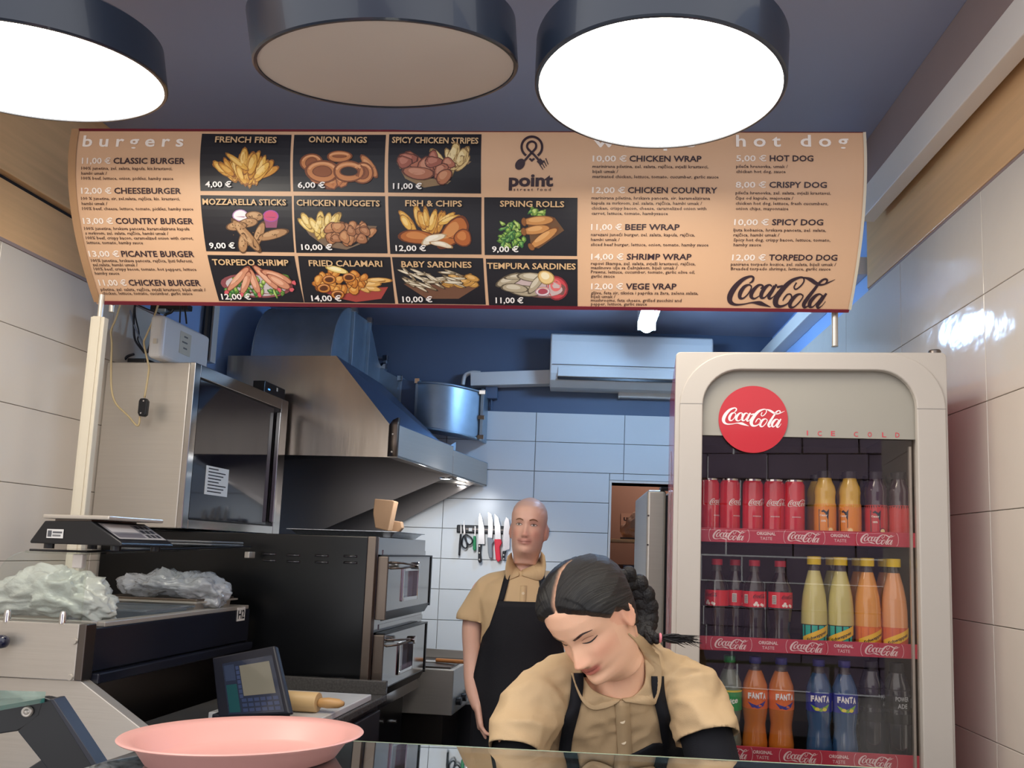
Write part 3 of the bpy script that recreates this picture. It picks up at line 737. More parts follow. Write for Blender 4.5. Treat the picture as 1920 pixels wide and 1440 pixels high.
# hangers of the board
t = banner
obj('hanger', MB().cyl(BS(0.02, 0.97, -0.02), BS(0.02, 0.97, -0.02) + Vector((0, 0, 0)) + Vector((0, 0.001, -0.05)), 0.008), M_steel, t)
obj('hanger', MB().cyl(BS(0.985, 0.99, -0.03), BS(0.985, 0.99, -0.03) + Vector((0, 0.001, -0.12)), 0.01), M_steel, t)
# ------------------------------------------------------------------ left-hand appliances (frame turned like the left wall)
BASE = {}
def lw(x, y, z=0.0):
    return LF.ex * x + LF.ey * y + Vector((0, 0, z))
def LT(name, label, cat, b, group=None, **k):
    t = thing(name, label, cat, lw(*b), LA, group, **k); BASE[t.name] = Vector(b); return t
def lo(name, mb, mats, t, parent=None, **k):
    b = BASE[t.name]; mb.v = [(v[0] - b.x, v[1] - b.y, v[2] - b.z) for v in mb.v]
    return obj(name, mb, mats, parent or t, **k)
M_tglass = glassmat('clear_pane', (0.96, 0.985, 0.97), 0.05)
M_pc = glassmat('clear_polycarbonate', (0.80, 0.84, 0.88), 0.10, 0.08, 0.12, 'AEB6C0')
M_dglass = mat('dark_oven_glass', '1C1A20', 0.06, var=0.02, coat=1.0)
M_ovenblk = mat('black_enamel', '050608', 0.30, var=0.06, scale=12)
M_dkside = mat('dark_blue_black_panel', '1A1C26', 0.22, var=0.05)
M_granite = mat('speckled_granite', '4A4846', 0.25, var=0.55, scale=140)
M_marble = mat('pale_marble', 'C9C8C6', 0.22, var=0.16, scale=9)
# --- prep counter with glass guard
t = LT('prep_counter', 'steel cold prep counter with glass guard along the left wall', 'prep counter', (-1.7, 2.1, 0))
lo('end_panel', MB().box((-2.05, 1.745, 1.098), (-1.438, 1.765, 1.237)), M_steel, t, bevel=0.002, label='brushed steel end panel')
lo('corner_post', MB().box((-1.4375, 1.745, 1.098), (-1.418, 1.78, 1.237)), M_steeld, t, bevel=0.002)
lo('side_panel', MB().box((-1.445, 1.781, 1.115), (-1.42, 2.51, 1.225)), M_dkside, t, bevel=0.003, label='dark side panel facing the staff')
lo('ledge', MB().box((-1.46, 1.781, 1.085), (-1.40, 2.51, 1.112)), M_dkside, t, bevel=0.004)
q = [PL(a, b, y=1.752) for a, b in ((-40, 1268), (150, 1276), (265, 1366), (255, 1460), (-40, 1460))]
lo('lower_panel', MB().prism(q, (0, 0.03, 0)), M_steel, t, bevel=0.002, label='brushed steel lower panel with a slanted corner')
lo('body', MB().box((-2.05, 1.79, 0.10), (-1.50, 2.50, 1.08)), M_steeld, t)
for x, y in ((140, 1202), (132, 1270)):
    c = PL(x, y, y=1.744); lo('bolt_cap', MB().cyl(c, c - Vector((0, 0.004, 0)), 0.0085, 0.007, 20), M_steel, t)
for x, y in ((14, 1157), (118, 1160)):
    c = PL(x, y, y=1.75); lo('glass_holder', MB().lathe([(0, 0.02), (0.006, 0.018), (0.008, 0.012), (0.008, -0.012), (0, -0.012)], c=c, n=16), M_chrome, t, smooth=True, auto=0.6)
# well rim and inner liner
w = MB(); w.box((-2.03, 1.79, 1.225), (-1.44, 1.81, 1.24)); w.box((-1.46, 1.81, 1.225), (-1.42, 2.50, 1.238)); w.box((-2.03, 1.81, 1.225), (-1.99, 2.50, 1.238)); w.box((-1.99, 2.48, 1.225), (-1.46, 2.50, 1.238))
lo('well_rim', w, M_steel, t, bevel=0.002)
# glass: end pane with a rounded corner, top pane, lower guard
gp = []
a = PL(4, 1165, y=1.756); b = PL(150, 1165, y=1.756); ct = PL(150, 1037, y=1.756); R0 = 0.085; lx = a.x - 0.035
pts = [(b.x, 1.756, b.z), (b.x, 1.756, ct.z)]
for k in range(9):
    an = math.pi / 2 + k * (math.pi / 2) / 8
    pts.append((lx + R0 + R0 * math.cos(an), 1.756, ct.z - R0 + R0 * math.sin(an)))
pts += [(lx - 0.004, 1.756, b.z)]
lo('glass_end_pane', MB().prism(pts, (0, 0.006, 0)), M_tglass, t, label='clear end pane with a rounded corner')
ts = MB(); zt = ct.z
ts.prism([(lx + 0.07, 1.764, zt - 0.004), (-1.45, 1.764, zt - 0.004), (-1.43, 2.50, zt + 0.022), (lx + 0.07, 2.50, zt + 0.022)], (0, 0, 0.007))
lo('glass_top_pane', ts, M_tglass, t, label='clear top pane carrying the scale')
lo('top_edge_seal', MB().tube([(lx + 0.09, 1.758, zt + 0.004), (-1.45, 1.758, zt + 0.004), (-1.43, 2.50, zt + 0.028)], 0.0032, 6), M_black, t)
c = PL(148, 1052, y=1.755); lo('pane_clip', MB().box((c.x - 0.014, 1.748, c.z - 0.018), (c.x + 0.014, 1.765, c.z + 0.018)), M_whitetrim, t, bevel=0.003)
c = PL(483, 1040, x=-1.43); lo('pane_clip', MB().box((-1.44, c.y - 0.07, c.z - 0.012), (-1.422, c.y - 0.03, c.z + 0.01)), M_steel, t, bevel=0.002)
tg = PL(452, 1153, x=-1.418); tgw = lo('paper_tag', MB().box((-1.419, tg.y - 0.024, tg.z - 0.02), (-1.4175, tg.y + 0.024, tg.z + 0.026)), M_white, t, label='small white tag reading H2')
mb = MB(); text_into(mb, 'H2', lambda u, v: Vector((-1.4168, tg.y - 0.02 + u, tg.z - 0.012 + v)), 0.04, 0.028, '22242A', 0.02)
lo('tag_lettering', mb, M_ink, t, parent=tgw)
# --- clear food pans and lids in the counter
def pan(lbl, x0, y0, x1, y1, z, m):
    t = LT('food_pan', lbl, 'food pan', ((x0 + x1) / 2, (y0 + y1) / 2, z - 0.08))
    rings = []
    for (i, zz) in ((0.0, z), (-0.012, z), (-0.012, z - 0.004), (0.004, z - 0.004), (0.012, z - 0.08)):
        rings.append([(x0 + i, y0 + i, zz), (x1 - i, y0 + i, zz), (x1 - i, y1 - i, zz), (x0 + i, y1 - i, zz)])
    mb = MB(); mb.loft(rings, cap=False); mb.add(rings[-1], [(0, 1, 2, 3)])
    lo('pan', mb, m, t, solid=0.002)
    return t
pan('clear empty food pan beside the front bag in the prep counter', -1.74, 2.02, -1.46, 2.22, 1.252, M_pc)
t = pan('steel food pan under the rear bag in the prep counter', -1.80, 2.25, -1.46, 2.46, 1.262, M_steel)
lo('lid', MB().box((-1.80, 2.25, 1.263), (-1.455, 2.46, 1.270)), M_brass, t, bevel=0.002)
lo('lid_knob', MB().lathe([(0, 0.022), (0.008, 0.02), (0.009, 0.014), (0.004, 0.008), (0.006, 0)], c=(-1.66, 2.30, 1.270), n=14), M_steel, t, smooth=True)
pl_ = LT('pan_lid', 'stacked clear pan lids on the rear end of the glass top', 'lid', (-1.6, 2.4, zt + 0.028))
for k in range(2): lo('lid', MB().box((-1.78 + k * .01, 2.28, zt + 0.028 + k * 0.009), (-1.44, 2.47, zt + 0.034 + k * 0.009)), M_pc, pl_, bevel=0.002)
# --- crumpled plastic bags
def bagmesh(blobs, seed, amp, fn=None, sub=5):
    bm = bmesh.new()
    bmesh.ops.create_icosphere(bm, subdivisions=sub, radius=1.0)
    vs = []
    for v in bm.verts:
        d = v.co.normalized()
        best = None
        # support-like union of ellipsoids
        r = 0; p = Vector((0, 0, 0)); wt = 0
        for (c, s) in blobs:
            w = max(0.0, d.dot(Vector((c[0] + .0001, c[1], c[2])).normalized())) ** 3 if Vector(c).length > 1e-3 else 0.5
            q = Vector(c) + Vector((d.x * s[0], d.y * s[1], d.z * s[2])); p += q * w; wt += w
        p = p / wt
        n1 = noise.turbulence(Vector(p * 9) + Vector((seed, 0, 0)), 3, True) - .5
        n2 = abs(noise.noise(Vector(p * 26) + Vector((0, seed, 0)))) ; n3 = abs(noise.noise(Vector(p * 55) + Vector((0, seed, 3))))
        p = p + d * (n1 * amp + (0.35 - n2) * amp * 0.9 + (0.3 - n3) * amp * .35)
        if fn: p = fn(p)
        v.co = p
    me = bpy.data.meshes.new('bag'); bm.to_mesh(me); bm.free()
    me.polygons.foreach_set('use_smooth', [True] * len(me.polygons))
    return me
M_bag = mat('milky_plastic_film', 'DDE0DA', 0.22, var=0.05, trans=0.25, coat=0.4, bump=0.5, bscale=45, alpha=0.93)
M_bag2 = mat('clear_plastic_film', 'C4C8CE', 0.18, var=0.08, trans=0.35, coat=0.6, bump=0.6, bscale=50, alpha=0.72)
c = PL(112, 1150, y=1.93)
t = bpy.data.objects.new('plastic_bag', bagmesh([((0.0, 0, 0), (.14, .07, .06)), ((0.02, 0, .055), (.05, .05, .05)), ((-.15, 0, -.03), (.09, .06, .045)), ((-.05,0,.05),(.05,.05,.04)), ((.11, 0, -.03), (.06, .06, .06)), ((.09, -.02, -.05), (.04, .03, .05))], 1.3, 0.042, lambda p: Vector((p.x, p.y, max(p.z, -0.062 if p.x < .085 else -.2)))))
COL.objects.link(t); t.location = lw(c.x - 0.02, c.y, 1.288); t.scale = (1.25, 0.9, 0.85); t.rotation_euler = (0, 0, LA); t.data.materials.append(M_bag)
tag(t, 'crumpled milky white plastic bag behind the glass end pane', 'plastic bag')
c = PL(405, 1118, y=2.30)
t = bpy.data.objects.new('plastic_bag', bagmesh([((0.0, 0, 0), (.15, .09, .035)), ((-.12, 0, 0), (.06, .05, .03)), ((.13, 0, -.015), (.05, .06, .03)), ((.17, -.01, -.06), (.03, .04, .05))], 4.7, 0.045))
COL.objects.link(t); t.location = lw(-1.59, 2.33, 1.312); t.rotation_euler = (0, 0, LA); t.data.materials.append(M_bag2)
tag(t, 'clear crumpled plastic bag draped over the rear of the prep counter', 'plastic bag')
# --- scale
sc = P(185, 1024, y=1.88)
t = thing('kitchen_scale', 'black digital scale with steel plate on the glass guard', 'scale', (sc.x + 0.0, 1.90, zt + 0.010), -0.20); t.scale = (0.88, 0.72, 1.0)
prof = [(-0.150, 0.012), (-0.150, 0.018), (-0.108, 0.068), (0.045, 0.070), (0.148, 0.020), (0.150, 0.012)]
body = MB(); body.loft([[(x * s, y, z) for x, z in prof] for y, s in ((-0.12, 1.0), (0.12, 1.0))])
lo_ = obj('body', body, M_black, t, bevel=0.006)
obj('weighing_plate', MB().box((-0.112, -0.125, 0.074), (0.105, 0.125, 0.084)), M_steel, t, bevel=0.003)
obj('plate_neck', MB().box((-0.09, -0.1, 0.068), (0.03, 0.1, 0.075)), M_steeld, t)
for sx in (-0.11, 0.11):
    for sy in (-0.09, 0.09): obj('foot', MB().cyl((sx, sy, 0), (sx, sy, 0.014), 0.014, n=14), M_black, t)
def slope(u, v, o=0.001):   # u along y, v down the slope
    a = Vector((0.052, -0.112 + 0.224 * u, 0.0672)); n = Vector((0.4363, 0, 0.8998)); d = Vector((0.8998, 0, -0.4363))
    return a + d * (0.094 * v) + n * o
def quad(mb, f, u0, v0, u1, v1, o, col=None): mb.add([f(u0, v0, o), f(u1, v0, o), f(u1, v1, o), f(u0, v1, o)], [(0, 1, 2, 3)], col)
d = MB(); quad(d, slope, 0.02, 0.05, 0.98, 0.95, 0.0012, '8C8A8C'); quad(d, slope, 0.06, 0.12, 0.60, 0.55, 0.0016, 'C9C4C2'); quad(d, slope, 0.06, 0.62, 0.60, 0.86, 0.0016, '5A5860')
for i in range(3):
    for j in range(3): quad(d, slope, 0.66 + i * .1, 0.14 + j * .26, 0.73 + i * .1, 0.32 + j * .26, 0.0018, '2A2C34')
obj('display', d, M_ink, t, label='grey display and keys')
d = MB()
def fr(u, v, o=0.0): return Vector((-0.095 + 0.055 * u, -0.121 - o, 0.026 + 0.022 * v))
quad(d, fr, 0, 0, 1, 1, 0.0008, 'D8D6D2'); quad(d, fr, 0.06, 0.15, 0.3, 0.85, 0.0012, '55565A'); quad(d, fr, 0.36, 0.55, 0.92, 0.75, 0.0012, '55565A'); quad(d, fr, 0.36, 0.2, 0.85, 0.4, 0.0012, '777777')
obj('sticker', d, M_ink, t, label='white type sticker')
# --- cable trunking post by the scale
t = thing('cable_trunking', 'cream vertical cable trunking running down from the menu board', 'trunking', (-1.527, 2.3, 1.2))
obj('channel', MB().box((-0.022, -0.012, 0), (0.022, 0.012, 0.955)), M_cream, t, bevel=0.003)
obj('lid', MB().box((-0.012, -0.016, 0.0), (0.012, -0.0115, 0.955)), M_cream, t, bevel=0.001)
obj('rod', MB().cyl((0.0, 0, 0.955), (0.0, 0, 1.03), 0.008, n=12), M_steel, t)

# --- warming cabinet standing on the oven
CZ = 1.5
t = LT('warming_cabinet', 'tall steel warming cabinet with dark glass door on the oven', 'cabinet', (-1.88, 2.86, CZ))
lo('shell', MB().box((-2.055, 2.50, CZ), (-1.722, 3.20, 2.113)), M_steel, t, bevel=0.004, label='matt steel shell')
fr_ = MB()
fx0, fx1 = -1.722, -1.700
fr_.box((fx0, 2.50, CZ), (fx1, 2.535, 2.113)); fr_.box((fx0, 3.14, CZ), (fx1, 3.20, 2.113)); fr_.box((fx0, 2.535, 2.065), (fx1, 3.14, 2.113)); fr_.box((fx0, 2.535, CZ), (fx1, 3.14, CZ + 0.035))
lo('door_frame', fr_, M_steelm, t, bevel=0.002, label='polished steel door frame')
lo('door_glass', MB().box((-1.716, 2.545, CZ + 0.04), (-1.706, 3.085, 2.058)), M_dglass, t, label='dark glass pane of the door')
lo('glass_seal', MB().box((-1.720, 2.535, CZ + 0.035), (-1.712, 3.14, 2.065)), M_black, t)
h = lo('handle', MB().box((-1.706, 3.10, CZ + 0.05), (-1.680, 3.125, 2.045)), M_steelm, t, bevel=0.003)
pp = lo('notice', MB().box((-1.7055, 2.625, 1.635), (-1.7045, 2.775, 1.745)), M_white, t, label='white notice sheet behind the glass')
ln = MB()
for k in range(8): ln.box((-1.7044, 2.64, 1.733 - k * 0.0125), (-1.7040, 2.64 + 0.05 + 0.07 * (0.2 + 0.1 * ((k * 7) % 9)), 1.7375 - k * 0.0125), '2A2A30')
lo('notice_lines', ln, M_ink, t, parent=pp)
# --- double deck oven
t = LT('deck_oven', 'black double deck oven with two steel doors', 'oven', (-1.5, 2.85, 0.30))
OX = -0.989
lo('body', MB().box((-2.05, 2.552, 0.868), (OX - 0.03, 3.12, 1.492)), M_ovenblk, t, bevel=0.004, label='black enamelled body')
lo('corner_post', MB().box((OX - 0.03, 2.548, 0.862), (OX, 2.575, 1.492)), M_brass, t, bevel=0.002, label='brass toned steel corner post')  # post in a brownish steel tone
lo('front_panel', MB().box((OX - 0.03, 2.575, 0.868), (OX, 3.12, 1.492)), M_steelm, t, bevel=0.002)
def door(z0, z1, y0, y1):
    mb = MB()
    ring = lambda x, i: [(x, y0 + i, z0 + i), (x, y1 - i, z0 + i), (x, y1 - i, z1), (x, y0 + i, z1)]
    wy0, wy1, wz0, wz1 = y0 + 0.17, y1 - 0.17, z0 + 0.07, z1 - 0.055
    # slab with a window opening
    xo = OX + 0.036
    for a, b, c, d in ((y0, z0 + 0.03, wy0, z1), (wy1, z0 + 0.03, y1, z1), (wy0, z0 + 0.03, wy1, wz0), (wy0, wz1, wy1, z1)):
        mb.box((OX + 0.004, a, b), (xo, c, d))
    dr = lo('door', mb, M_steelm, t, label='polished steel oven door')
    lo('door_side', MB().box((OX + 0.002, y0 - 0.012, z0), (xo + 0.003, y0, z1)), M_brass, t, parent=dr, bevel=0.002)
    lo('door_sill', MB().prism([(OX + 0.004, y0, z0 + 0.03), (xo + 0.004, y0, z0 + 0.03), (OX + 0.02, y0, z0 - 0.005)], (0, y1 - y0, 0)), M_ovenblk, t, parent=dr)
    lo('door_rim', MB().box((OX + 0.004, y1, z0 + 0.02), (xo + 0.004, y1 + 0.012, z1 + 0.006)), M_ovenblk, t, parent=dr)
    lo('top_rim', MB().box((OX + 0.004, y0, z1), (xo + 0.004, y1, z1 + 0.006)), M_ovenblk, t, parent=dr)
    f = MB(); w = 0.014
    for a, b, c, d in ((wy0 - w, wz0 - w, wy0, wz1 + w), (wy1, wz0 - w, wy1 + w, wz1 + w), (wy0, wz0 - w, wy1, wz0), (wy0, wz1, wy1, wz1 + w)):
        f.box((xo - 0.004, a, b), (xo + 0.006, c, d))
    lo('window_frame', f, M_chrome, t, parent=dr, bevel=0.003)
    lo('window_pane', MB().box((xo - 0.022, wy0, wz0), (xo - 0.016, wy1, wz1)), mat('oven_window', '6E6A6E', 0.12, var=0.04, coat=1.0), t, parent=dr)
    hz = z1 - 0.028; hy = y0 + 0.03
    hh = MB()
    hh.tube([(xo, hy, hz + 0.008), (xo + 0.03, hy + 0.04, hz + 0.006), (xo + 0.04, hy + 0.14, hz - 0.002)], 0.004, 8)
    hh.tube([(xo, hy, hz - 0.014), (xo + 0.03, hy + 0.04, hz - 0.012), (xo + 0.04, hy + 0.14, hz - 0.008)], 0.004, 8)
    lo('handle', hh, M_brass, t, parent=dr, smooth=True)
    lo('handle_knob', MB().cyl((xo + 0.025, hy + 0.15, hz - 0.005), (xo + 0.058, hy + 0.15, hz - 0.005), 0.013, 0.015, 18), M_chrome, t, parent=dr, bevel=0.003)
door(1.198, 1.422, 2.585, 3.09); door(0.925, 1.145, 2.585, 3.07)
for z in (1.434, 1.165): lo('control_strip', MB().box((OX + 0.0005, 2.62, z - 0.006), (OX + 0.003, 3.12, z + 0.012)), M_steelm, t)
for x, y in ((505, 1044), (550, 1046), (603, 1047), (657, 1048), (532, 1274), (583, 1276), (634, 1278)):
    for k in (0, 1):
        c = PL(x, y + k * 12 - 5, y=2.552)
        lo('vent_louvre', MB().loft([[(c.x - 0.026 + 0.052 * i / 6, 2.552, c.z - 0.004), (c.x - 0.026 + 0.052 * i / 6, 2.552 - 0.008 * math.sin(math.pi * i / 6) - 0.0005, c.z - 0.002), (c.x - 0.026 + 0.052 * i / 6, 2.552, c.z + 0.005)] for i in range(7)]), mat('louvre_enamel', '24242A', 0.2, coat=0.6), t, smooth=True)
lo('stand', MB().box((-2.0, 2.60, 0.30), (OX - 0.06, 3.12, 0.866)), M_ovenblk, t, bevel=0.01)
for sx in (-1.95, OX - 0.1):
    for sy in (2.62, 3.08): lo('leg', MB().box((sx, sy, 0.0), (sx + 0.04, sy + 0.04, 0.30)), M_black, t)
for dx, dz in ((0.0, 0.0), (0.06, 0.005)):
    c = PL(715 + dx * 400, 1352, x=OX - 0.055); lo('bolt', MB().cyl((OX - 0.06, c.y, c.z), (OX - 0.045, c.y, c.z), 0.007, n=10), M_chrome, t)
# --- baking tray
t = LT('baking_tray', 'shallow silver baking tray on top of the oven', 'tray', (-1.16, 2.84, 1.4925))
tr_ = MB()
rings = []
for i, z in ((0.03, 0.0), (0.012, 0.018), (0.0, 0.020), (0.0, 0.022), (0.014, 0.022), (0.034, 0.003)):
    rings.append([(-1.385 + i, 2.66 + i, 1.493 + z), (-0.955 - i, 2.66 + i, 1.493 + z), (-0.955 - i, 3.0 - i, 1.493 + z), (-1.385 + i, 3.0 - i, 1.493 + z)])
tr_.loft(rings); lo('tray', tr_, mat('aluminium', 'B9BEC4', 0.28, 0.9, var=0.3, scale=120, bump=0.15, bscale=80), t)
# ------------------------------------------------------------------ hood, duct, back wall fittings
HYN, HYF = 3.22, 4.0
t = LT('extractor_hood', 'large steel extractor hood hanging over the oven', 'extractor hood', (-1.55, 3.6, 1.85))
def hx(y): return -1.172 + (y - HYN) / (HYF - HYN) * 0.237
def zb(y): return 1.865 - (y - HYN) / (HYF - HYN) * 0.055
HYM = min(np.linspace(3.3, 3.95, 60), key=lambda y: abs(proj(lw(hx(y), y, zb(y)))[0] - 848))
def hprof(y, big=True):
    x = hx(y); d = zb(y)
    if big: return [(-1.95, y, d + .471), (-1.495 + (x + 1.172) * .4, y, d + .471), (x - 0.049, y, d + .148), (x - 0.002, y, d + .148)]
    return [(-1.50, y, d + .36), (-1.48, y, d + .36), (x - 0.049, y, d + .130), (x - 0.002, y, d + .130)]
M_hoodc = mat('polished_hood_steel', 'B8AEA2', 0.26, 0.9, var=0.10, scale=3, stretch=(6, 1, 1), bump=0.10, bscale=3)
lo('cheek', MB().prism([(-2.03, HYN, 1.869), (-2.03, HYN, 2.336), (-1.495, HYN, 2.336), (-1.216, HYN, 2.013), (-1.173, HYN, 2.045), (-1.173, HYN, 1.864)], (0, 0.003, 0)), M_hoodc, t, label='brushed steel near cheek')
gu = MB(); gu.loft([[(-1.220, HYN - 0.002, z0), (-1.20, HYN - 0.013, z0), (-1.177, HYN - 0.015, z0), (-1.170, HYN - 0.002, z0)] for z0 in (1.867, 1.94, 2.012)] + [[(-1.213, HYN - 0.002, 2.020), (-1.20, HYN - 0.011, 2.034), (-1.177, HYN - 0.013, 2.045), (-1.170, HYN - 0.002, 2.046)]])
lo('corner_guard', gu, M_brass, t, smooth=True)
for z in (1.887, 1.968): lo('rivet', MB().cyl((-1.194, HYN - 0.019, z), (-1.194, HYN - 0.013, z), 0.004, n=10), M_steel, t)
for nm, ya, yb, big in (('near', HYN + 0.004, HYM, True), ('far', HYM + 0.004, HYF, False)):
    A, B = hprof(ya, big), hprof(yb, big)
    m_ = MB(); m_.add(A + B, [(0, 1, 5, 4), (1, 2, 6, 5), (2, 3, 7, 6)]); lo('top_sheet', m_, M_galv if not big else mat('blue_shaded_steel', '7C8CA8', 0.3, 0.8, var=0.08), t, solid=0.003)  # near top sheet carries blue shading in its base colour
    m_ = MB(); m_.prism([A[3], B[3], (B[3][0], yb, zb(yb)), (A[3][0], ya, zb(ya))], (-0.012, 0, 0)); lo('front_band', m_, M_steel, t, bevel=0.002)
    m_ = MB(); m_.prism([(A[3][0], ya, zb(ya) - .001), (B[3][0], yb, zb(yb) - .001), (B[3][0] - 0.05, yb, zb(yb) - .001), (A[3][0] - 0.05, ya, zb(ya) - .001)], (0, 0, 0.012)); lo('drip_channel', m_, M_steelm, t, bevel=0.002)
    n = 5
    for k in range(n):
        y0 = ya + (yb - ya) * k / n; y1 = ya + (yb - ya) * (k + 1) / n - 0.006; xr = hx(ya) - 0.09
        lo('baffle_filter', MB().prism([(-1.98, y0, zb(y0) + .06), (xr, y0, zb(y0) + .11), (xr, y1, zb(y1) + .11), (-1.98, y1, zb(y1) + .06)], (0, 0, 0.018)), M_steeld, t)
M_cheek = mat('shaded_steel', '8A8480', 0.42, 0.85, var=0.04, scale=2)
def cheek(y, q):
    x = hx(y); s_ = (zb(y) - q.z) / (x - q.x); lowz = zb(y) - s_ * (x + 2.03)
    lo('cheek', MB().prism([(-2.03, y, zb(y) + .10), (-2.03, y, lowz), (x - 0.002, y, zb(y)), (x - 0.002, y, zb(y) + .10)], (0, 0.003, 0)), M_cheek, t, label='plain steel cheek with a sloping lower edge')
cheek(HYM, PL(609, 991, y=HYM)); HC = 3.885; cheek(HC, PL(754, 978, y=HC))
lo('seam_flap', MB().prism([(hx(HYM) - 0.002, HYM + 0.03, zb(HYM) + .13), (hx(HYM) - 0.002, HYM + 0.03, zb(HYM) + .175), (hx(HYM) - 0.05, HYM - 0.02, zb(HYM) + .13)], (0.002, 0.002, 0)), M_galv, t)
lo('lamp_plate', MB().prism([(hx(3.6) - 0.05, HYM + 0.01, zb(HYM) - .006), (hx(3.88) - 0.05, 3.88, zb(3.88) - .006), (hx(3.88) - 0.34, 3.88, zb(3.88) - .006), (hx(3.6) - 0.34, HYM + 0.01, zb(HYM) - .006)], (0, 0, 0.006)), M_steel, t)
M_spot = mat('spot_glass', 'FFFFFF', 0.3, emit=(0.95, 0.97, 1.0), estr=9.0, var=0)
for px_, py_ in ((835, 898), (865, 911)):
    c = PL(px_, py_, z=1.798)
    sp_ = lo('spot_lamp', MB().lathe([(0.034, 0.0), (0.030, -0.006), (0.026, -0.006)], c=(c.x, c.y, c.z + .004), n=20), M_chrome, t, smooth=True)
    lo('bulb', MB().cyl((c.x, c.y, c.z), (c.x, c.y, c.z + .004), 0.026, n=20), M_spot, t, parent=sp_)
t = LT('paper_bag', 'folded brown paper sack standing behind the baking tray', 'paper bag', (-1.02, 3.08, 1.4925))
a = [PL(x, y, y=3.08) for x, y in ((702, 935), (735, 938), (741, 900), (740, 940), (728, 996), (703, 990), (699, 962))]
lo('sack', MB().prism([a[0], a[1], a[3], a[4], a[5], a[6]], (0.0, 0.05, 0)), mat('kraft_paper', '9A7A5C', 0.7, var=0.08), t, bevel=0.004)
a = [PL(x, y, y=3.13) for x, y in ((736, 976), (752, 978), (754, 990), (742, 1003), (730, 1003))]
lo('fold', MB().prism(a, (0.0, 0.03, 0)), MATS['kraft_paper'], t, bevel=0.004)

# --- ventilation duct
t = LT('ventilation_duct', 'bulky galvanised ventilation duct bending behind the hood', 'duct', (-1.58, 3.5, 2.26))
DXR, DXL = -1.535, -1.93
def side(px, py): return PL(px, py, x=DXR)
def sect(name, pts_top, pts_bot, m=M_galv, x0=DXL, x1=DXR, **k):
    mb = MB(); mb.loft([[(x0, a[0], a[1]), (x1, a[0], a[1]), (x1, b[0], b[1]), (x0, b[0], b[1])] for a, b in zip(pts_top, pts_bot)])
    return lo(name, mb, m, t, smooth=True, auto=0.5, **k)
yf1, yf2, yf3, yf4, yf5 = [min(side(x, y).y, 3.86 + .012 * i_) for i_, (x, y) in enumerate( ((660, 590), (690, 605), (718, 692), (752, 714), (779, 716)))]
zf1, zf2, zf3, zf4, zf5 = [side(x, y).z for x, y in ((660, 581), (690, 602), (718, 690), (752, 711), (779, 716))]
y0 = max(PL(608, 668, x=DXR).y, 3.25); R_ = yf1 - y0
top = [(yf1 - R_ * math.cos(a), 2.34 + (zf1 - 2.34) * math.sin(a)) for a in np.linspace(0, math.pi / 2, 12)]
bot = [(yf1 - (R_ * .12) * math.cos(a), 2.345 + 0.01 * math.sin(a)) for a in np.linspace(0, math.pi / 2, 12)]
sect('elbow', top, bot, label='rounded elbow rising from the hood')
for x in (DXL, DXR): lo('elbow_seam', MB().tube([(x, a, b) for a, b in top], 0.004, 6), M_galv, t)
sect('straight_section', [(yf1, zf1), (yf2, zf2)], [(yf1, 2.35), (yf2, 2.35)])
sv = np.linspace(0, 1, 10)
sect('offset_section', [(yf2 + (yf3 - yf2) * a, zf2 + (zf3 - zf2) * (3 * a * a - 2 * a ** 3)) for a in sv], [(yf2 + (yf3 - yf2) * a, min(2.35, zf2 + (zf3 - zf2) * a - .06)) for a in sv])
sect('straight_section', [(yf3, zf3), (yf4, zf4)], [(yf3, 2.03), (yf4, 2.03)])
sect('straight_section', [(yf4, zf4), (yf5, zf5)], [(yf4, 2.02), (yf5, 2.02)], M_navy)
def flange(y, z1, z0, name='flange'):
    mb = MB(); w = 0.018
    mb.box((DXR, y - 0.006, z0), (DXR + w, y + 0.012, z1 + w * .6)); mb.box((DXL, y - 0.006, z1), (DXR, y + 0.012, z1 + w * .6))
    f = lo(name, mb, M_galv, t, bevel=0.002)
    lo('corner_clamp', MB().box((DXR - 0.004, y - 0.012, z1 - 0.012), (DXR + w + 0.006, y + 0.018, z1 + w)), M_chrome, t, parent=f, bevel=0.002)
for y, z in ((yf1, zf1), (yf2, zf2), (yf3, zf3), (yf4, zf4), (yf5, zf5)): flange(y, z, 2.35 if z > 2.45 else 2.08)
for (pa, pb, ta, tb) in ((712, 752, 690, 711), (752, 784, 711, 716)):
    a_, b_ = PL(pa, ta, y=3.86), PL(pb, tb, y=3.86)
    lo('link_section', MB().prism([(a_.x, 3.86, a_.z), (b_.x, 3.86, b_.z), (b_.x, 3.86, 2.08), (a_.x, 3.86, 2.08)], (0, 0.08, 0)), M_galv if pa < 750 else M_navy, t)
    f_ = lo('flange', MB().box((b_.x - 0.010, 3.848, 2.08), (b_.x + 0.008, 3.94, b_.z + 0.012)), M_galv, t, bevel=0.002)
    lo('corner_clamp', MB().box((b_.x - 0.014, 3.838, b_.z - 0.014), (b_.x + 0.014, 3.85, b_.z + 0.016)), M_chrome, t, parent=f_, bevel=0.002)
